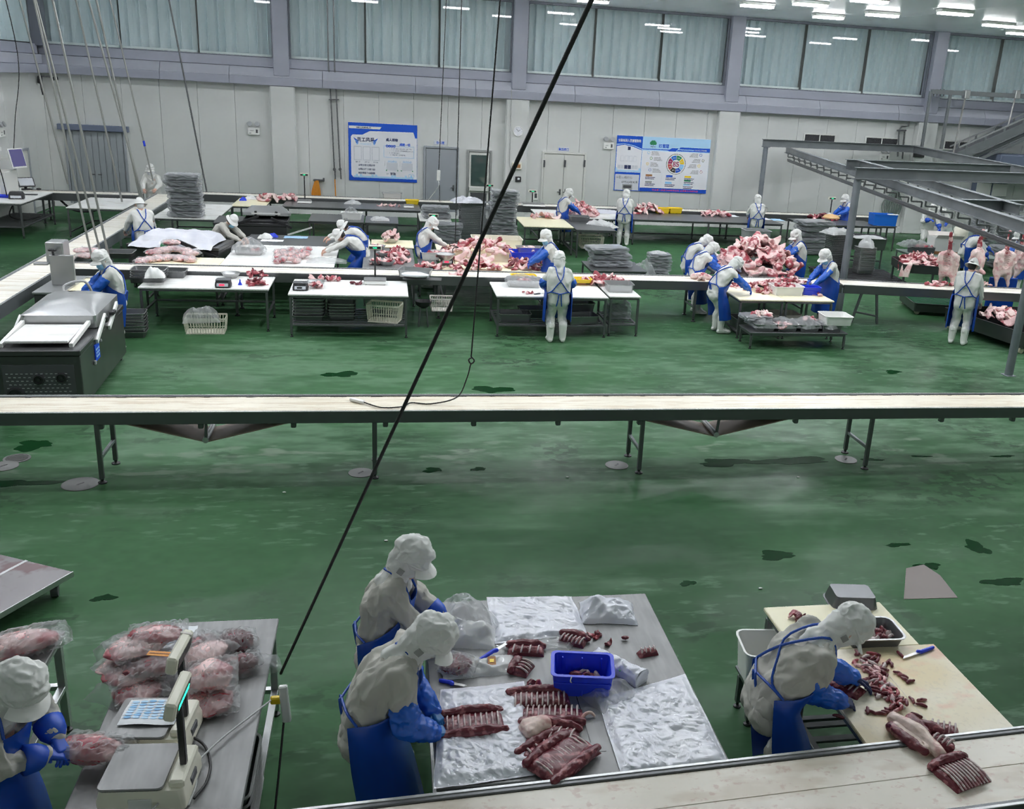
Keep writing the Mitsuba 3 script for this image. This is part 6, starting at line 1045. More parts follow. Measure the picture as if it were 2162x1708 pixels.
def carcass(label, px, py, top, rz=0, s=1.0, shank=True, lean=(0, 0)):
    """skinned lamb hung by the neck: neck, chest opened at the front, haunches and two hind legs"""
    k = T('lamb_carcass', label, 'carcass'); c = at(px, py, 1.14); m = X(c[0], c[1], 1.14, rz, lean[0], lean[1], s)
    H_ = lambda *q: m3.Manifold.batch_hull([sph(p[:3], p[3], 14) for p in q])
    tr = [H_((0, .08, .0, .12), (0, -.08, .0, .12), (0, .10, .20, .13), (0, -.10, .20, .13)), H_((0, .10, .20, .13), (0, -.10, .20, .13), (.02, .13, .38, .09), (.02, -.13, .38, .09)), H_((.02, .10, .38, .08), (.02, -.10, .38, .08), (.0, .0, .48, .055)), H_((.0, .20, .38, .05), (.07, .22, .22, .035)), H_((.0, -.20, .38, .05), (.07, -.22, .22, .035))]
    for sg_ in (-1, 1): tr += [H_((0, sg_ * .10, .0, .115), (.04, sg_ * .13, -.14, .06)), H_((.04, sg_ * .13, -.14, .052), (.10, sg_ * .14, -.31, .024))]
    tr.append(H_((-.10, 0, .0, .06), (-.20, 0, -.05, .05)))
    b = m3.Manifold.batch_boolean(tr, m3.OpType.Add) - H_((.14, 0, .16, .08), (.14, 0, .42, .10), (.27, 0, .30, .14)); t = to_tm(b.refine_to_length(.03)); t.merge_vertices(); trimesh.smoothing.filter_taubin(t, iterations=6); A(k, 'flesh', mv(ripple(t, .014, 12, int(px)), m), 'm_fatpale', True)
    nk = soft([H_((0, 0, .44, .055), (.01, .01, .70, .036)), H_((.01, .01, .70, .042), (.0, .0, .90, .036)), H_((.03, 0, .50, .04), (.05, .02, .66, .02))], .025, 4); A(k, 'neck', mv(ripple(nk, .015, 20, 3), m), 'm_meatred', True)
    for i in range(6): A(k, 'rib', mv(tube(curve([(.10, -.10, .15 + .045 * i), (.065, 0, .17 + .045 * i), (.10, .10, .15 + .045 * i)], 8), .007, 6), m), 'm_bone')
    tp = (m @ [0, 0, .90, 1])[:3]; A(k, 'hook', tube(curve([tp + [0, 0, -.02], tp + [.05, 0, .03], tp + [.02, 0, .12], tp + [0, 0, .3], [tp[0], tp[1], 2.66]], 16), .011, 6), 'm_steel')
carcass('lamb carcass hanging left of the bending bucket-hat worker, legs on the belt', 2002, 573, 0, 215, 1.0, lean=(0, 14)); carcass('two-legged lamb carcass hanging at the right edge, opened chest forward', 2116, 573, 0, 265, 1.02); carcass('lamb carcass half hidden behind the back-turned worker in white boots', 2060, 568, 0, 120, 1.0); carcass('lamb carcass at the very right edge behind the others', 2150, 562, 0, 160, 1.0)
pile('pink offcut on the slanted belt under the carcasses', 'offcuts on the slanted belt', *at(1985, 602, .86)[:2], .86, .35, .1, .05, 10, ['m_meatpink', 'm_meatred'], .18, seed=95); pile('pale offcut on the slanted belt right of the back-turned worker', 'offcuts by the worker in boots', *at(2075, 603, .86)[:2], .86, .22, .1, .05, 7, ['m_fatpale', 'm_meatpink'], .16, seed=96)
O('splash_guard', 'dark blue plastic panel standing behind the two-legged carcass', 'splash guard', mv(box(-.33, .33, -.02, .02, .0, .95, .02), X(14.2, 20.0, 0, -10)), 'm_apron')
# ---------------------------------------------------------------- foreground: racks, sheets, bags
def sheetq(label, pts, z, seed, m='m_sheet', name='plastic_sheet', n=70, amp=.016, cat_='plastic sheet'):
    q = [at(*p, z) for p in pts]; a, b, c, d = (np.array(p) for p in q)
    def f(u, v):
        P = (a * ((1 - u) * (1 - v))[..., None] + b * (u * (1 - v))[..., None] + c * (u * v)[..., None] + d * ((1 - u) * v)[..., None]); e = np.minimum(np.minimum(u, 1 - u), np.minimum(v, 1 - v)) * 14; e = np.clip(e, .15, 1)
        Q = np.stack([P[..., 0] * 7, P[..., 1] * 7, P[..., 0] * 0 + seed], -1); w = Q + 1.2 * meshkit.noise(Q * .6, seed)[..., None]; r1 = 1 - np.abs(2 * meshkit.fbm(w, 3, seed) - 1) * 2; r2 = 1 - np.abs(2 * meshkit.fbm(w * 2.7, 2, seed + 5) - 1) * 2
        h = np.clip(.5 + r1, 0, 1.5) * amp + np.clip(.5 + r2, 0, 1.5) * amp * .42; j = .012 * (meshkit.noise(Q * .9 + 3, seed) - .5); return P[..., 0] + j, P[..., 1] + j, P[..., 2] + .003 + h * e
    return O(name, label, cat_, grid(n, n, f), m, True)
sheetq('glossy white plastic sheet at the rear of the centre table', [(1027, 1262), (1207, 1260), (1240, 1338), (1045, 1361)], .8, 1)
sheetq('wide glossy white sheet at the right front of the centre table', [(1262, 1478), (1446, 1424), (1541, 1617), (1313, 1643)], .8, 2, n=90)
sheetq('glossy white sheet under the rib racks at the left front of the centre table', [(929, 1458), (1106, 1440), (1132, 1638), (915, 1668)], .8, 3, n=90)
O('plastic_sheet', 'crumpled white bag leaning at the right rear of the centre table', 'plastic bag', crumple(11, .40, .30, .13), 'm_sheet', xf=X(*at(1283, 1296, .8)[:2], .8, -8))
sheetq('clear film strip in front of the rear white sheet', [(1045, 1362), (1235, 1340), (1200, 1375), (1080, 1378)], .8, 4, 'm_film', amp=.012, n=40)
c0, c1 = at(1268, 1385, .84), at(1352, 1432, .84); k = T('film_roll', 'loosely rolled white plastic tubing right of the blue crate', 'plastic roll'); P_ = np.array([c0 + (c1 - c0) * t for t in np.linspace(-.12, 1.05, 22)])
t = tube(P_, [.045 + .025 * t for t in np.linspace(0, 1, 22)], 22); A(k, 'roll', wrinkle(t.subdivide(), .014, 14, 3), 'm_sheet', True); A(k, 'tail', crumple(13, .34, .26, .09), 'm_film', xf=X(*at(1290, 1470, .8)[:2], .8, 30)); A(k, 'mark', mv(box(-.02, .02, -.01, .01, 0, .003, .001), X(*at(1311, 1431, .80)[:2], .86)), 'm_green')
O('plastic_bag', 'large clear bag being opened by the hooded worker at the centre table', 'plastic bag', crumple(15, .52, .42, .20), 'm_film', xf=X(*at(968, 1318, .8)[:2], .80, 20)); O('plastic_bag', 'white bag in the hands of the hooded worker at the centre table', 'plastic bag', crumple(16, .42, .30, .12), 'm_filmwhite', xf=X(*at(985, 1345, .8)[:2], .80, -10))
k = T('flat_bag', 'flat white printed bag with a brown label, under the blue knife', 'bag'); c = at(1010, 1410, .8); A(k, 'bag', crumple(17, .50, .22, .035), 'm_filmwhite', xf=X(c[0], c[1], .8, 4)); lb = at(1038, 1405, .8); A(k, 'label', mv(box(-.028, .028, -.055, .055, .030, .033, .001), X(lb[0], lb[1], .806, -4)), 'm_brown'); A(k, 'print', mv(cat(box(-.015, .015, -.02, .02, .033, .034, 0), box(-.11, -.095, -.02, .0, .03, .032, 0), box(-.13, -.125, -.05, .04, .03, .032, 0)), X(lb[0], lb[1], .808, -4)), 'm_yellow', False)
bag('clear bag of dark meat beside the flat white bag', *at(968, 1415, .8)[:2], .80, -20, .26, .22, .08, 3, 'm_meatdark', .75)
def knife2(label, p, q, z, m='m_bluecrate'):
    a, b = at(*p, z), at(*q, z); d = b - a; return knife(label, a[0], a[1], z + .0, math.degrees(math.atan2(d[1], d[0])), m, np.linalg.norm(d[:2]))
knife2('blue-handled knife lying on the flat white bag', (1013, 1396), (1085, 1352), .83); knife2('blue-handled knife on the cream board right of the rib pieces', (1969, 1370), (1903, 1392), .80); knife2('dark blue-handled knife by the hand of the bent worker at the centre table', (930, 1440), (985, 1452), .80)
def rack(label, cpx, cpy, L, Wd, rz, z=.8, n=9, seed=0, ridges=(1, 1), fat=False, rx=0, Hh=.05, cut=.0):
    """rack of ribs: dark slab, thick ridges of meat along its sides, pale bones across"""
    k = T('rib_rack', label, 'meat'); c = at(cpx, cpy, z); m = X(c[0], c[1], z, rz, rx)
    def slab(u, v):
        x = (u - .5) * L; y = (v - .5) * Wd; e = (1 - np.abs(2 * u - 1) ** 6) ** .5 * (1 - np.abs(2 * v - 1) ** 6) ** .5; zz = Hh * (.55 + .35 * np.sin(v * np.pi)) * e; nz = meshkit.fbm(np.stack([x * 30, y * 30, x * 0 + seed], -1), 3, seed); return x * (1 + .05 * (nz - .5)), y * (1 + .12 * (meshkit.noise(np.stack([x * 14, y * 0, x * 0], -1), seed) - .5)), zz + .014 * (nz - .5) * e
    A(k, 'meat', mv(grid(44, 26, slab), m), 'm_meatdark', True)
    for s, on in ((1, ridges[0]), (-1, ridges[1])):
        if on: A(k, 'loin', mv(ripple(soft([hull((-L * .48, s * Wd * .40, .028, .026), (-L * .1, s * Wd * .43, .036, .036)), hull((-L * .1, s * Wd * .43, .036, .036), (L * .3, s * Wd * .41, .036, .034)), hull((L * .3, s * Wd * .41, .036, .034), (L * .48, s * Wd * .39, .026, .024))], .012, 4), .009, 40, seed), m), 'm_meatdark', True)
    w = Wd * (.30 if ridges[0] and ridges[1] else .42); o = 0 if ridges[0] and ridges[1] else (-.1 * Wd if ridges[0] else .1 * Wd)
    for i in range(n):
        x = (i - (n - 1) / 2) * L * .88 / n; A(k, 'rib', mv(tube(curve([(x - .006, o - w - cut, .030), (x, o - w * .4, .046), (x + .004, o + w * .4, .049), (x + .012, o + w, .034)], 9), [.0045] + [.0068] * 7 + [.005], 7), m), 'm_bone', True)
    if fat: A(k, 'fat_cover', mv(ripple(soft([hull((-L * .52, 0, .03, .05), (-L * .2, .03, .05, .06), (-L * .35, -.06, .04, .045))], .014, 4), .01, 18, seed), m), 'm_fat', True)
    return k
rack('rack of ribs held down by the bent worker at the centre table', 997, 1532, .40, .25, 3, n=10, seed=1)
rack('rear rack of the rib pair left of the blue crate', 1138, 1480, .40, .17, -3, n=10, seed=2, ridges=(1, 0)); rack('front rack of the rib pair left of the blue crate', 1165, 1516, .40, .17, -6, n=10, seed=3, ridges=(0, 1))
rack('rack with a pale fat cap, behind the largest rack', 1165, 1553, .32, .20, -22, n=7, seed=4, ridges=(1, 0), fat=True, z=.81); rack('large rack of ribs nearest to the belt on the centre table', 1187, 1603, .42, .27, 40, n=12, seed=5, z=.82, Hh=.06); rack('narrow strip of rib meat under the largest rack', 1150, 1580, .36, .12, 33, n=5, seed=6, ridges=(1, 1), z=.80)
rack('small rack of ribs in front of the rear white sheet, by the knife tip', 1110, 1376, .26, .11, -10, n=4, seed=7, ridges=(1, 0)); rack('short stub of a rack left of the blue crate', 1102, 1414, .16, .13, 60, n=4, seed=8, ridges=(1, 0)); rack('small rack of ribs behind the blue crate', 1209, 1355, .20, .11, -30, n=6, seed=9, ridges=(1, 0)); rack('single small rib piece at the right edge of the centre table', 1367, 1381, .15, .065, 12, n=4, seed=10, ridges=(0, 0)); rack('rack of ribs lying on the worn belt at the lower right', 2025, 1636, .28, .24, 15, z=.836, n=10, seed=11, ridges=(1, 0), cut=.012); rack('rack under the hands of the carving worker', 1768, 1445, .36, .16, -52, z=.80, n=9, seed=12, ridges=(0, 0))
for px, py, n_, l, g in ((1258, 1343, 3, 'small red scrap behind the film roll', 'scraps behind the film roll'), (1312, 1352, 1, 'thin pink scrap right of the small scraps', None), (1276, 1361, 1, 'thin red scrap in front of the small scraps', None), (1131, 1447, 2, 'thin red strip left of the blue crate', 'strips left of the blue crate'), (1683, 1301, 3, 'red offcut at the rear left of the right cutting table', 'rear red offcuts'), (1680, 1321, 1, 'smaller red offcut at the rear left of the right cutting table', None)): pile(l, g, *at(px, py, .8)[:2], .79, .04, .03, .012, n_, ['m_meatred', 'm_meatdark'], .085, seed=int(px), t=.012)
O('meat_tail', 'curved pale tail of meat right of the rack pair', 'meat', tube(curve([at(1228, 1518, .81), at(1236, 1507, .83), at(1248, 1504, .83), at(1256, 1512, .81)], 14), np.linspace(.014, .008, 14), 8), 'm_fat', True)
c = at(1227, 1448, .8); crate('bright blue crate with dark trimmings on the centre table', c[0], c[1], .80, -10, .40, .28, .165); pile('dark trimming in the blue crate on the centre table', 'trimmings in the blue crate', c[0], c[1], .83, .13, .08, .02, 12, ['m_meatdark', 'm_cap'], .10, seed=101, t=.012)
O('zip_tie', 'small white tag on the rim of the blue crate', 'tag', tube(curve([(c[0] - .10, c[1] - .135, .97), (c[0] - .11, c[1] - .15, .95), (c[0] - .10, c[1] - .14, .93)], 8), .004, 6), 'm_white', True)
for px, py, l in ((994, 1672, 'tiny red scrap on the steel edge below the front sheet'), (1044, 1665, 'tiny dark scrap on the steel edge below the front sheet')): O('meat_scrap', l, 'meat', mv(trimesh.creation.icosphere(2), X(*at(px, py, .8)[:2], .806, s=(.016, .010, .007))), 'm_meatdark', True)
# right cutting table
c = at(1838, 1352, .79); tray('deep steel tray of rib pieces in front of the carving worker', c[0], c[1] + .02, .786, -3, .42, .30, .09); pile('rib piece in the deep steel tray', 'rib pieces in the deep tray', c[0], c[1] + .02, .815, .15, .09, .03, 30, ['m_meatdark', 'm_bone', 'm_meatred'], .075, 'meat', 'rib_piece', .014, 102)
c = at(1795, 1275, .79); O('steel_tray', 'upturned dark steel tray behind the head of the carving worker', 'tray', pan(.38, .28, .1), 'm_steeldark', xf=X(c[0] + .03, c[1] + .05, .88, -8, 180))
rr = random.Random(12)
@shared
def ribbit(seed): return ripple(soft([hull((-.03, 0, .010, .011), (.0, .004 * seed - .008, .012, .013)), hull((.0, .004 * seed - .008, .012, .013), (.032, 0, .010, .009))], .009, 3), .004, 50, seed), True
line = [(1822, 1390), (1838, 1410), (1850, 1430), (1856, 1450), (1870, 1465), (1892, 1478), (1886, 1495)]
for i in range(150):
    t = rr.random(); q = np.array(line[min(int(t * 6), 5)], float) * (1 - (t * 6) % 1) + np.array(line[min(int(t * 6) + 1, 6)], float) * ((t * 6) % 1); px, py = q[0] + rr.gauss(0, 11), q[1] + rr.gauss(0, 8); c = at(px, py, .8)
    O('rib_piece', 'chopped rib piece in the long row across the cream board', 'meat', ribbit(i % 4), rr.choice(['m_meatdark', 'm_meatdark', 'm_bone', 'm_meatred']), xf=X(c[0], c[1], .80 + rr.choice([0, 0, .012, .022]), rr.uniform(0, 180), rr.uniform(-20, 20)), group='chopped rib pieces on the board')
for px, py in ((1848, 1384), (1900, 1383), (1874, 1399), (1880, 1404), (1896, 1424), (1906, 1430), (1910, 1436), (1922, 1441), (1924, 1480), (1946, 1480), (1945, 1491), (1831, 1502), (1838, 1506), (1858, 1508), (1872, 1506), (1876, 1502), (1865, 1408), (1935, 1512), (1770, 1515)): O('rib_piece', 'stray rib piece lying loose on the cream board', 'meat', ribbit((px + py) % 4), 'm_meatdark', xf=X(*at(px, py, .8)[:2], .8, (px * 37) % 180), group='stray rib pieces on the board')
k = T('meat_joint', 'large shoulder joint lying between cream board and belt', 'meat'); a, b = at(1885, 1520, .83), at(1985, 1595, .86); d = (b - a); e = np.array([-d[1], d[0], 0]) / np.linalg.norm(d[:2])
L_ = lambda t, s, z, r: (*(a + d * t + e * s)[:2], z, r)
A(k, 'flesh', ripple(soft([hull(L_(0, 0, .845, .045), L_(.45, .01, .87, .065)), hull(L_(.45, .01, .87, .065), L_(1, .0, .875, .035)), hull(L_(.2, -.05, .845, .04), L_(.8, -.05, .86, .045))], .012, 5), .014, 16, 3), 'm_fat', True); A(k, 'cut_face', ripple(soft([hull(L_(.15, -.075, .84, .034), L_(.55, -.085, .86, .04)), hull(L_(.55, -.085, .86, .04), L_(.85, -.07, .865, .028))], .012, 4), .010, 30, 4), 'm_meatdark', True)
for i, (p, q, r) in enumerate((((1922, 1518), (1955, 1550), .035), ((1950, 1530), (1985, 1548), .032), ((1975, 1560), (2005, 1585), .03))):
    a, b = at(*p, .83), at(*q, .84); O('meat_joint', ['dark meat piece at the upper side of the shoulder joint', 'flat rib piece right of the shoulder joint', 'small rib end hanging over the belt edge beside the shoulder joint'][i], 'meat', ripple(soft([hull((*a[:2], .835, r), (*(.5 * (a + b))[:2], .85, r * 1.1)), hull((*(.5 * (a + b))[:2], .85, r * 1.1), (*b[:2], .845 + .01 * i, r * .9))], .012, 4), .010, 25, i), 'm_meatdark', True)
rack('rib slab right of the shoulder joint on the cream board', 1990, 1545, .20, .14, -25, z=.80, n=5, seed=13, ridges=(0, 0)); rack('rib end pointing over the belt by the shoulder joint', 1987, 1572, .14, .10, -50, z=.845, n=4, seed=14, ridges=(0, 0))
c = at(1632, 1420, .45); tray('white plastic bin behind the carving worker, left of the table', c[0] + .03, c[1] + .1, .36, -6, .52, .36, .28, 'm_white', name='plastic_bin', cat_='bin'); table('low stand under the white bin left of the cutting table', c[0] - .2, c[0] + .28, c[1] - .05, c[1] + .26, z=.36, top='m_steeldark', name='bin_stand', cat_='stand', rails=None)
# left packing table
def labelsheet(label, px, py, z, rz, L, Wd, cols, rows):
    k = T('label_sheet', label, 'label sheet'); c = at(px, py, z); m = X(c[0], c[1], z, rz); A(k, 'backing', mv(solid(grid(10, 8, lambda u, v: ((u - .5) * L, (v - .5) * Wd, .006 + .008 * np.sin(u * 4 + v * 3) ** 2)), .001), m), 'm_paper', True)
    for i in range(cols):
        for j in range(rows):
            u, v = (i + .5) / cols * .92 + .04, (j + .5) / rows * .75 + .2; A(k, 'sticker', mv(mv(lathe([(.5, 0), (.5, .0015)], 12, True, True), X((u - .5) * L, (v - .5) * Wd, .008 + .008 * math.sin(u * 4 + v * 3) ** 2, s=(L / cols * .82, Wd / rows * .58, 1))), m), 'm_postersky' if (i * 3 + j * 5) % 4 else 'm_paperblue', False)
    return k
labelsheet('white sheet of blue oval stickers at the rear of the packing table', 345, 1352, .8, 3, .32, .24, 4, 4); paper('blank white wrapper beside the rear sticker sheet', *at(390, 1345, .8)[:2], .8, 6, .16, .26)
G = None
for i, (px, py, h, rz, L, Wd, Hh, mt, l) in enumerate(((300, 1470, 0, 20, .32, .26, .08, 'm_meatred', 'lowest bag of red meat at the left of the heap on the packing table'), (300, 1442, .06, 25, .42, .3, .08, 'm_meatred', 'long bag of dark meat in the middle layer of the heap'), (330, 1440, .08, 10, .40, .28, .08, 'm_meatdark', 'bag of dark meat at the front of the middle layer'), (305, 1412, .15, 32, .42, .30, .08, 'm_meatpink', 'bag of pale pink meat in the upper layer of the heap'), (340, 1400, .18, 8, .36, .26, .08, 'm_meatred', 'topmost bag with an orange-brown label on the heap'), (270, 1420, .08, 60, .38, .24, .05, 'm_meatpink', 'bag with flaring clear ends at the left of the heap'),
        (430, 1378, 0, 70, .30, .24, .10, 'm_meatdark', 'bag of dark meat behind the display of the rear scale'), (440, 1400, .03, 50, .34, .26, .1, 'm_meatpink', 'whitish bag right of the rear scale display'), (503, 1368, 0, 15, .26, .22, .11, 'm_meatdark', 'knotted clear bag at the right rear of the packing table'), (515, 1413, 0, 20, .24, .18, .10, 'm_meatdark', 'small bag at the right edge of the packing table'), (450, 1492, 0, 5, .32, .30, .07, 'm_meatred', 'lower bag of red meat right of the rear scale'), (453, 1465, .08, 8, .30, .30, .12, 'm_meatpink', 'thick upper bag of pink meat right of the rear scale'))):
    bag(l, *at(px, py, .8)[:2], .80 + h, rz, L, Wd, Hh, i, mt, .85)
k = T('paper_label', 'orange-brown paper label lying on the topmost bag', 'label'); c = at(350, 1385, 1.03); A(k, 'label', mv(box(-.10, .10, -.025, .025, 0, .003, .001), X(*at(346, 1385, 1.06)[:2], 1.075, -12)), 'm_orange'); A(k, 'stripe', mv(box(-.09, .09, -.006, .006, .003, .005, .001), X(*at(346, 1385, 1.06)[:2], 1.075, -12)), 'm_brown')
plastic('loose clear film behind the heap of bags on the packing table', *at(275, 1378, .8)[:2], .80, 20, .42, .26, .14, 3, 'm_filmclear'); plastic('loose clear film at the left side of the heap of bags', *at(262, 1450, .8)[:2], .80, 60, .40, .24, .16, 2, 'm_filmclear'); plastic('loose clear film at the right edge of the packing table', *at(535, 1410, .8)[:2], .80, 15, .34, .2, .08, 6, 'm_filmclear')
bag('bag of pink meat on the steel table at the left edge', *at(60, 1372, .8)[:2], .80, 25, .52, .30, .12, 2, 'm_meatpink', .75); bag('bag of meat being lifted by the worker at the lower left corner', *at(205, 1590, .88)[:2], .86, -12, .42, .24, .10, 4, 'm_meatred', .8)
def bigscale(label, px, py, z, rz, head_px, disp):
    k = T('label_scale', label, 'scale'); c = at(px, py, z); m = X(c[0], c[1], z, rz); L, Wd = .46, .38
    A(k, 'body', mv(loft([ring(rrect(L, Wd, .03), .012), ring(rrect(L, Wd, .03), .07), ring(rrect(L * .94, Wd * .92, .03), .13)]), m), 'm_ivory', 35); A(k, 'pan', mv(loft([ring(rrect(L * .72, Wd * .96, .03) + [-.05, 0], .135), ring(rrect(L * .74, Wd * 1.0, .03) + [-.05, 0], .15), ring(rrect(L * .73, Wd * .98, .03) + [-.05, 0], .156)]), m), 'm_steeltop', 30)
    A(k, 'printer_cover', mv(box(L * .30, L * .48, -Wd * .4, Wd * .42, .12, .17, .02), m), 'm_ivory'); A(k, 'label_slot', mv(box(L * .45, L * .505, -.05, .06, .05, .10, .005), m), 'm_darkgrey')
    A(k, 'keypad', mv(box(-.06, .06, -Wd * .5 - .004, -Wd * .5 + .004, .03, .09, .006), m), 'm_offwhite'); A(k, 'pole', mv(box(L * .36, L * .36 + .035, -.02, .02, .12, .56, .006), m), 'm_black')
    h = A(k, 'display_head', mv(box(-.025, .035, -.16, .16, -.055, .055, .012), m @ X(L * .38, 0, .60, 0, 0, 12)), 'm_ivory'); A(h, 'display', mv(box(.035, .038, -.12, .13, -.035, .035, .003), m @ X(L * .38, 0, .60, 0, 0, 12)), 'm_black')
    if disp: A(h, 'digits', mv(cat(*[box(.038, .041, -.10 + .03 * i, -.08 + .03 * i, -.014, .016, 0) for i in range(7)]), m @ X(L * .38, 0, .60, 0, 0, 12)), 'm_ledgreen', False, em=(.04, 2.2, .9))
    else: A(h, 'tape', mv(box(-.028, .038, .10, .12, -.058, .058, .002), m @ X(L * .38, 0, .60, 0, 0, 12)), 'm_carton', False)
    return k
bigscale('nearer white label scale with a green-lit display on a black pole', 320, 1665, .8, -4, None, True); bigscale('rear white label scale with a blank taped display, sticker sheet on its pan', 328, 1560, .8, -6, None, False)
labelsheet('white sheet of blue oval stickers lying on the pan of the rear scale', 322, 1505, .96, -6, .32, .24, 6, 7)
paper('small white receipt at the left of the nearer scale', *at(262, 1600, .8)[:2], .8, 20, .12, .10); paper('small printed slip at the bottom edge before the nearer scale', *at(230, 1695, .8)[:2], .8, 15, .12, .09)
k = T('cable', 'black cable looping at the right of the two scales', 'cable'); A(k, 'cord', tube(curve([at(395, 1550, .83), at(430, 1572, .82), at(444, 1610, .81), at(436, 1650, .81), at(410, 1685, .82)], 30), .008, 7), 'm_wire', True); k = T('cable', 'thin pale cable behind the nearer scale', 'cable'); A(k, 'cord', tube(curve([at(405, 1625, .85), at(415, 1650, .81), at(398, 1700, .81)], 14), .006, 6), 'm_wiregrey', True)
# thick black cable, its socket strip and leads
s0 = np.array([-.69, 5.66, .84]); top = np.array([.74, 3.71, 4.91]); k = T('power_cable', 'thick black cable slanting across the whole picture up to the ceiling', 'cable'); A(k, 'cord', tube([s0, s0 + (top - s0) * .5, top, s0 + (top - s0) * 1.56], .0095, 10), 'm_wire', True)
k = T('socket_strip', 'white socket strip hanging at the right edge of the packing table', 'socket strip'); a, b = at(597, 1447, .86), at(612, 1508, .66); A(k, 'case', bar(a, [a[0] + .02, a[1] - .02, .60], .055, .04, .008), 'm_white'); A(k, 'plug', mv(box(-.06, .01, -.02, .02, -.03, .02, .008), X(a[0] - .02, a[1], .76)), 'm_yellow'); A(k, 'lead', tube(curve([[a[0], a[1], .62], [a[0] - .02, a[1] - .3, .35], [a[0] - .05, a[1] - .6, .05]], 14), .007, 6), 'm_wire', True)
k = T('cable', 'long pale cable drooping from the socket strip across the packing table', 'cable'); A(k, 'cord', tube(curve([[a[0] - .07, a[1], .76], at(540, 1503, .82), at(450, 1575, .83), at(340, 1690, .86), at(300, 1730, .86)], 30), .006, 7), 'm_wiregrey', True)
for i in range(6): tray('black tray in the stack under the right side of the packing table', -.93, 5.05, .22 + .06 * i, 90, .6, .28, .09, 'm_darkgrey', group='black trays under the packing table')
table('low rack under the packing table holding the black trays', -1.15, -.80, 4.72, 5.38, z=.22, top='m_steeldark', name='tray_rack', cat_='rack', rails=None)
# flat cart
k = T('platform_cart', 'low steel platform cart with a wet stained deck at the left edge', 'cart'); m = X(-3.60, 8.26, 0, -28); A(k, 'deck', mv(box(-.66, .66, -.50, .50, .17, .21, .006), m), 'm_bloodtop'); A(k, 'seam', mv(box(.12, .15, -.5, .5, .2095, .2115, 0), m), 'm_steel', False); A(k, 'edge', mv(cat(box(-.665, .665, -.505, -.495, .16, .213, .002), box(.655, .665, -.5, .5, .16, .213, .002)), m), 'm_steel')
for sx in (-.55, .55):
    for sy in (-.38, .38): w = A(k, 'caster', mv(tube([(-.03, 0, .07), (.03, 0, .07)], .07, 18), m @ X(sx, sy, 0, 40)), 'm_darkgrey'); A(w, 'fork', mv(box(-.04, .04, -.03, .03, .10, .17, .006), m @ X(sx, sy, 0, 40)), 'm_steeldark')
# ---------------------------------------------------------------- wires and hanging conduits
def hang(label, pts, r, m='m_wire', name='hanging_wire', cat_='wire'): return O(name, label, cat_, tube(pts, r, 7), m, True)
p, q = np.array([1.24, 11.3, 5.46]), np.array([1.02, 11.3, 1.42]); pts = [p + (p - q) * .42, p, q] 
k = T('hanging_wire', 'black wire hanging over the middle conveyor with a loop and a coupling on the belt', 'wire'); A(k, 'drop', tube(pts, .009, 7), 'm_wire', True); A(k, 'loop', tube(curve([q, q + [.04, 0, -.05], q + [.0, 0, -.09], q + [-.03, 0, -.04], q + [.01, .0, -.01]], 16), .009, 7), 'm_wire', True)
A(k, 'lead', tube(curve([q + [0, 0, -.08], aty(985, 800, 11.3), aty(965, 838, 11.25), at(912, 852, .86), at(868, 850, .86), at(850, 858, .86), at(806, 860, .86), at(768, 849, .865)], 40), .008, 7), 'm_wire', True); a, b = at(740, 842, .87), at(768, 849, .87); A(k, 'coupling', bar(a, b, .05, .035, .006), 'm_white')
k = T('hanging_wire', 'thin black wire with a white plug hanging before the grey door', 'wire'); a, b = np.array([1.84, 31.5, 7.1]), np.array([1.67, 31.5, 1.82]); A(k, 'drop', tube([a, b], .012, 7), 'm_wire', True); A(k, 'plug', bar(b + [0, 0, .05], b + [-.01, 0, -.28], .11, .06, .01), 'm_white'); A(k, 'lead', tube(curve([b + [0, 0, -.25], aty(925, 395, 31.3), at(905, 421, .88)], 12), .011, 6), 'm_white', True); A(k, 'lead', tube(curve([b + [0, 0, -.25], aty(928, 395, 31.3), at(928, 424, .88)], 12), .011, 6), 'm_wire', True)
k = T('hanging_wire', 'thin black wire ending in a tangle beside the sorting worker', 'wire'); a, b = np.array([1.55, 21.2, 7.1]), np.array([1.46, 20.6, 1.32]); A(k, 'drop', tube([a, b], .010, 7), 'm_wire', True); A(k, 'tangle', tube(curve([b, b + [.06, 0, .05], b + [-.12, 0, -.04], b + [.07, 0, -.10], b + [-.05, 0, -.14], b + [.0, 0, -.45]], 30), .009, 6), 'm_wire', True)
def rod(label, p0, p1, r, m='m_conduit', collar=False):
    p0, p1 = np.array(p0), np.array(p1); d = (p0 - p1) / (p0[2] - p1[2]); t = p0 + d * (7.22 - p0[2]); k = T('hanging_conduit', label, 'conduit'); A(k, 'tube', tube([t, p1], r, 9), m, True)
    if collar: A(k, 'collar', tube([p1 + d * 1.0, p1 + d * 1.15], r * 1.5, 9), 'm_bluecrate', True)
    return k
rod('leftmost hanging conduit with a kink, at the left wall end', (-10.22, 32.0, 6.07), (-9.46, 32.0, .95), .028); rod('first bright conduit of the left bundle, reaching the left belt', (-6.15, 20.0, 5.54), (-5.62, 20.0, .90), .020); rod('second conduit of the left bundle, ending behind the masked worker', (-6.14, 20.05, 5.54), (-5.45, 20.05, .90), .020); rod('third conduit of the left bundle, ending in the steel tray', (-5.87, 20.1, 5.56), (-5.33, 20.1, .86), .022)
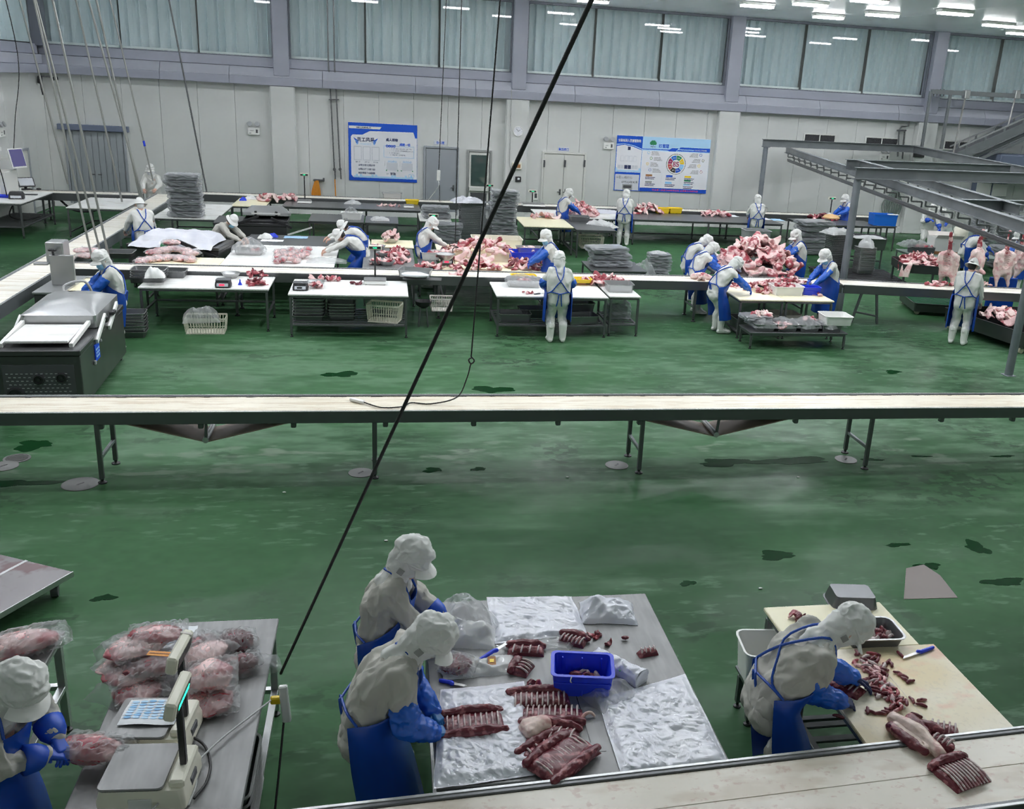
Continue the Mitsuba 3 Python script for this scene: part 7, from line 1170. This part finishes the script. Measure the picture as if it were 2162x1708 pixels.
rod('conduit crossing the right leaf of the strip door', (-7.91, 29.0, 6.03), (-7.22, 29.0, .86), .026); rod('front one of the twin conduits by the masked worker at the strip door', (-7.34, 28.0, 6.0), (-6.40, 28.0, .88), .028); rod('rear one of the twin conduits by the masked worker at the strip door', (-7.2, 28.2, 6.01), (-6.52, 28.2, .88), .028); rod('bright conduit with a blue collar right of the strip door', (-7.56, 31.0, 6.19), (-6.8, 31.0, 1.25), .022, 'm_conduit', True); rod('dark conduit leaning right of the strip door, ending at the far belt', (-6.09, 31.5, 6.33), (-5.38, 31.5, .93), .024, 'm_leg')
hang('thin wire hanging down the left wall to the monitor', curve([(XL + .3, 30.5, 7.2), EYE + ray(38, 120) * ((XL + .3) / ray(38, 120)[0]), EYE + ray(32, 250) * ((XL + .3) / ray(32, 250)[0]), EYE + ray(28, 330) * ((XL + .35) / ray(28, 330)[0])], 20), .012)
# ---------------------------------------------------------------- floor: drains, puddles, sheet
for i, (px, py, r, l) in enumerate(((8, 984, .16, 'round steel floor drain lid at the very left edge'), (170, 1022, .20, 'round steel floor drain lid by the first conveyor leg'), (762, 998, .15, 'round steel floor drain lid by the second conveyor leg'), (1302, 982, .15, 'round steel floor drain lid by the third conveyor leg'), (1786, 970, .15, 'round steel floor drain lid by the fourth conveyor leg'))):
    c = at(px, py, 0); k = T('floor_drain', l, 'drain'); A(k, 'lid', mv(lathe([(r, 0), (r, .006), (r - .01, .009)], 30, True, True), X(c[0], c[1], 0)), 'm_drain', 30); A(k, 'slot', mv(box(-.012, .012, -.045, .045, .008, .0105, 0), X(c[0], c[1], 0, -40)), 'm_black', False)
c = at(36, 968, 0); k = T('floor_drain', 'round floor grate behind the drain lid at the left edge', 'drain'); A(k, 'rim', mv(lathe([(.15, 0), (.15, .008), (.13, .008), (.13, .002)], 28, True, True), X(*c[:2], 0)), 'm_drain', 30)
for i in range(7): A(k, 'bar', mv(box(-.12 * math.cos((i - 3) * .35), .12 * math.cos((i - 3) * .35), (i - 3) * .036 - .008, (i - 3) * .036 + .008, .003, .008, 0), X(*c[:2], 0)), 'm_drain', False)
def puddle(label, px, py, rx, ry, seed, rz=0):
    rs = np.random.RandomState(seed); th = np.linspace(0, 2 * np.pi, 49)[:-1]; r = 1 + .22 * np.sin(th * 2 + rs.rand() * 6) + .18 * np.sin(th * 3 + rs.rand() * 6) + .10 * np.sin(th * 5 + rs.rand() * 6) + .07 * np.sin(th * 9 + rs.rand() * 6); c = at(px, py, 0); xy = np.column_stack([np.cos(th) * rx * r, np.sin(th) * ry * r])
    O('puddle', label, 'puddle', mv(loft([ring(xy, .0005), ring(xy * .985, .0025), ring(xy * .95, .0032)], False, True), X(c[0], c[1], 0, rz)), 'm_puddle', 60)
for i, (px, py, rx, ry, l) in enumerate(((1530, 976, .38, .12, 'left half of the long wet puddle before the middle conveyor'), (1668, 973, .52, .13, 'long wet puddle before the middle conveyor, right of its twin'), (40, 1020, .36, .10, 'dark wet patch at the left edge before the conveyor'), (70, 940, .22, .16, 'wet patch behind the drain grate at the left'), (913, 992, .12, .07, 'small round puddle right of the second conveyor leg'), (1010, 990, .10, .05, 'small glinting puddle below the middle of the conveyor'), (1840, 970, .15, .05, 'small puddle beside the fourth conveyor leg'), (1943, 963, .14, .035, 'thin puddle right of the fourth conveyor leg'), (2118, 963, .16, .04, 'glinting puddle at the right edge before the conveyor'), (1640, 1172, .22, .09, 'wet streak above the right cutting table'), (1895, 1150, .13, .045, 'small wet streak left of the angular wet patch'), (2062, 1155, .13, .14, 'angular wet patch at the right side of the floor'), (1960, 1195, .12, .08, 'wet spot behind the pale floor sheet'), (2120, 1228, .20, .09, 'wet patch at the right edge above the cutting table'), (1452, 1231, .08, .05, 'small wet spot in the middle of the right floor'), (220, 1262, .09, .06, 'small wet spot left above the packing table'), (105, 1316, .07, .05, 'small wet spot beside the platform cart'), (720, 790, .25, .16, 'wet patch behind the conveyor on the left half'), (1040, 822, .28, .18, 'wet patch behind the conveyor in the middle'), (1885, 785, .14, .12, 'wet spot behind the conveyor on the right'))): puddle(l, px, py, rx, ry, 200 + i)
O('floor_sheet', 'pale pinkish sheet lying flat on the wet floor at the right', 'sheet', mv(poly(sg.Polygon([tuple(at(*q, 0)[:2]) for q in ((1913, 1200), (1950, 1192), (1985, 1215), (2022, 1262), (1908, 1265))]), .0, .004), X()), 'm_floorsheet', False)
for i, (px, py) in enumerate(((1198, 1008), (1685, 1008), (1605, 1243), (815, 1142), (600, 1040))): O('floor_scrap', ['tiny white scrap on the floor between two drains', 'tiny pale scrap on the floor below the long puddle', 'tiny scrap on the floor above the cutting table leg', 'tiny white speck on the floor above the hooded worker', 'tiny pale scrap on the left floor'][i], 'scrap', mv(trimesh.creation.icosphere(1), X(*at(px, py, 0)[:2], .008, s=(.022, .012, .008))), 'm_white', True)
# ---------------------------------------------------------------- wall boards with print
def board(label, x0, x1, z0, z1):
    k = T('notice_board', label, 'poster'); A(k, 'board', box(x0, x1, YW - .035, YW - .002, z0, z1, .004), 'm_posterblue' if x0 < 0 else 'm_postersky', False); W_, H_ = x1 - x0, z1 - z0
    def P(pts, m, lay=1, name='panel'): A(k, name, mv(mv(poly(sg.Polygon([(x0 + u * W_, z1 - v * H_) for u, v in pts]), 0, .0015), X(rx=90)), X(0, YW - .035 - .0015 * (lay - 1), 0)), m, False)
    def Tx(s, u, v, h, m='m_posterink', w=None, lay=3, bold=0, rot=0): A(k, 'lettering', mv(text(s, h * H_, .0015, bold, None if w is None else w * W_), X(x0 + u * W_, YW - .035 - .0015 * (lay - 1), z1 - v * H_)), m, False)
    def Rc(u0, v0, u1, v1, m, lay=2, name='panel'): P([(u0, v0), (u1, v0), (u1, v1), (u0, v1)], m, lay, name)
    def Ci(u, v, r, m, lay=3, hole=0, a0=0, a1=360, name='badge'):
        th = np.radians(np.linspace(a0, a1, max(3, int(abs(a1 - a0) / 10)))); o = [(x0 + u * W_ + r * math.cos(t), z1 - v * H_ + r * math.sin(t)) for t in th]; i = [(x0 + u * W_ + hole * math.cos(t), z1 - v * H_ + hole * math.sin(t)) for t in th[::-1]]
        g = sg.Polygon(o + i) if (hole and a1 - a0 < 360) else sg.Polygon(o, [i] if hole else None); A(k, name, mv(mv(poly(g, 0, .0015), X(rx=90)), X(0, YW - .035 - .0015 * (lay - 1), 0)), m, False)
    return P, Tx, Rc, Ci, k
P, Tx, Rc, Ci, k = board('blue and white staff notice board left of the grey door', -1.21, 1.07, 1.18, 3.08)
P([(.06, .205), (.2, .203), (.31, .135), (.945, .125), (.97, .225), (.998, .225), (.998, .945), (.07, .945), (.036, .90), (.036, .24)], 'm_posterlight'); P([(.01, .055), (.48, .058), (.455, .10), (.01, .10)], 'm_white', 2); Tx('中盛羊业发展有限公司', .22, .079, .026, bold=1)
Tx('员工风采', .25, .285, .075, bold=1); Tx('HEROES', .25, .362, .03, 'm_postersky', .15)
for s in (-1, 1):
    for j in range(4): P([(.25 + s * .105, .30 + j * .015), (.25 + s * (.175 - .012 * j), .255 + j * .03), (.25 + s * (.165 - .012 * j), .285 + j * .03), (.25 + s * .115, .335 + j * .012)], 'm_paperblue' if j % 2 else 'm_posterblue', 3, 'wing')
Tx('成人格物', .63, .27, .055, bold=2); Tx('成就一切', .82, .345, .05, 'm_posterblue', bold=2)
for a, cap in ((.075, '管理之星'), (.205, '技能之星'), (.335, '岗位之星')): Rc(a, .40, a + .115, .645, 'm_posterpale'); Rc(a + .012, .415, a + .103, .63, 'm_posterlight', 3); Tx(cap, a + .058, .672, .02)
for v, s in ((.725, '主视主线 应知应会'), (.795, '必做必行 日清日结'), (.862, '常抓常新 天道酬勤')): Tx(s, .26, v, .036, bold=1)
Rc(.51, .375, .955, .575, 'm_paperblue', 2); Rc(.514, .380, .951, .570, 'm_posterlight', 3)
for i, ch in enumerate('录入标准'): Ci(.56 + i * .035, .378, .045, 'm_posterblue', 4); Tx(ch, .56 + i * .035, .378, .026, 'm_white', None, 5)
for i, s in enumerate(('1、爱厂敬业，努力拼搏，服从安排。', '2、工时高，产出合格率达到99.5%。', '3、学习态度端正。', '4、遵章守纪，团队意识强。')): Tx(s, .55 + .013 * len(s), .422 + i * .036, .022, lay=4)
for a, s in ((.55, '优秀员工'), (.77, '优秀班组')): Rc(a, .665, a + .165, .80, 'm_posterpale'); [Ci(a + .035 + i * .033, .645, .030, 'm_paperblue', 3, .018) for i in range(4)]; Rc(a - .025, .64, a - .022, .73, 'm_grey'); [Ci(a + e, .80, .02, 'm_green', 3) for e in (0, .165)]
Tx('筑梦', .565, .862, .02); Tx('梦想', .645, .86, .05, bold=1); Rc(.07, .915, .95, .945, 'm_postersky', 2)
for a in (.10, .16, .33, .38, .62, .66, .82, .9): Rc(a, .885, a + .03, .92, 'm_postersky', 2, 'skyline')
Ci(.895, .885, .055, 'm_paperblue', 3, .045); Ci(.935, .885, .055, 'm_paperblue', 3, .045)
P, Tx, Rc, Ci, k = board('large light blue board with a coloured wheel, far wall', 8.03, 11.49, 1.19, 3.09)
Rc(0, 0, .272, 1, 'm_posterblue', 1); P([(.005, .19), (.08, .165), (.17, .19), (.27, .25), (.27, .66), (.005, .66)], 'm_posterlight', 2); P([(.0, .155), (.08, .14), (.18, .165), (.272, .225), (.272, .24), (.18, .18), (.08, .152), (0, .172)], 'm_postersky', 3, 'swoosh'); Rc(.005, .58, .27, .655, 'm_postersky', 3); Rc(.02, .56, .25, .62, 'm_posterlight', 4)
Tx('分割车间人员管理架构', .135, .085, .058, 'm_white', .24, 3, 1); Rc(.008, .70, .262, .99, 'm_posterpale', 2); Rc(.12, .195, .15, .255, 'm_posterink', 4, 'photo')
for i in range(4): Rc(.05 + i * .045, .36, .085 + i * .045, .46, 'm_posterpale', 4, 'frame'); Rc(.053 + i * .045, .366, .082 + i * .045, .454, 'm_posterlight', 5, 'frame')
for i in range(6): Rc(.025 + i * .036, .53, .057 + i * .036, .60, 'm_posterink' if i in (2, 3) else 'm_posterpale', 5, 'photo')
Tx('以匠心致初心', .105, .755, .045, 'm_darkgrey', .17, 3); Tx('以初心致未来', .165, .84, .045, 'm_darkgrey', .17, 3); Rc(.09, .88, .195, .99, 'm_grey', 3, 'photo'); Rc(.10, .90, .185, .95, 'm_darkgrey', 4, 'photo')
for du, dv, r in ((0, 0, .075), (-.018, .012, .06), (.018, .012, .06), (-.01, -.012, .05), (.01, -.012, .05)): Ci(.385 + du, .10 + dv, r, 'm_green', 3, name='tree_emblem')
Rc(.382, .12, .388, .155, 'm_green', 3, 'tree_emblem'); Tx('中盛羊业', .385, .175, .026, 'm_posterink'); Tx('8S管理', .50, .155, .075, 'm_posterblue', .11, bold=1)
P([(.272, .215), (.56, .215), (.59, .185), (.66, .185), (.63, .245), (.56, .245), (.545, .23), (.272, .228)], 'm_posterblue', 2, 'stripe'); P([(.68, .165), (1, .165), (1, .235), (.645, .235), (.652, .215), (.83, .215), (.83, .20), (.665, .20)], 'm_posterblue', 2, 'stripe'); Tx('企业核心 持续创新', .90, .205, .03, 'm_white', .13)
Rc(.275, .25, .998, .93, 'm_posterlight', 1); Rc(.275, .93, 1, 1, 'm_posterblue', 2); Tx('安全第一质量为本效率优先 全员参与持续改善', .66, .965, .034, 'm_ledred', .5)
Ci(.645, .475, .36, 'm_darkgrey', 3); Ci(.645, .475, .345, 'm_white', 4)
for i, m_ in enumerate(('m_yellow', 'm_green', 'm_bluecrate2', 'm_rack1', 'm_ledred2', 'm_hair', 'm_posterblue', 'm_paperblue')):
    if m_ not in scene: mat(m_, pr({'m_rack1': (.30, .02, .10), 'm_ledred2': (.50, .08, .07)}[m_], .4))
    Ci(.645, .475, .305, m_, 5, .155, i * 45 + 2, i * 45 + 43, 'wheel_sector'); t = math.radians(i * 45 + 22.5); Tx(['节约', '整理', '整顿', '清扫', '清洁', '素养', '安全', '学习'][i], .645 + .228 * math.cos(t) / 3.46, .475 - .228 * math.sin(t) / 1.9, .024, 'm_white', None, 6)
Tx('8S', .645, .475, .095, 'm_rack1', .066, 5, 1)
for (u, v, m_, s) in ((.345, .285, 'm_paperblue', 1), (.375, .385, 'm_green', 1), (.34, .49, 'm_yellow', 1), (.37, .60, 'm_posterblue', 1), (.905, .29, 'm_posterblue', -1), (.935, .39, 'm_hair', -1), (.895, .49, 'm_yellow', -1), (.925, .60, 'm_rack1', -1)):
    Ci(u, v, .05, m_, 3); Ci(u, v, .038, 'm_white', 4); [Rc(min(u + s * .03, u + s * (.10 + .01 * j)), v - .022 + .026 * j, max(u + s * .03, u + s * (.10 + .01 * j)), v - .010 + .026 * j, 'm_grey', 3, 'text_line') for j in range(3)]
for (u, v, m_) in ((.345, .70, 'm_brown'), (.345, .825, 'm_grey'), (.565, .70, 'm_posterblue'), (.56, .825, 'm_paperblue'), (.765, .70, 'm_yellow'), (.765, .77, 'm_green'), (.76, .85, 'm_postersky')):
    Rc(u - .015, v - .018, u + .055, v + .018, m_, 3, 'tag'); [Rc(u - .018, v + .03 + .028 * j, u + .09 - .012 * j, v + .042 + .028 * j, 'm_posterink', 3, 'text_line') for j in range(2)]
for u in (.50, .70): Rc(u, .67, u + .001, .92, 'm_posterpale', 2, 'rule')
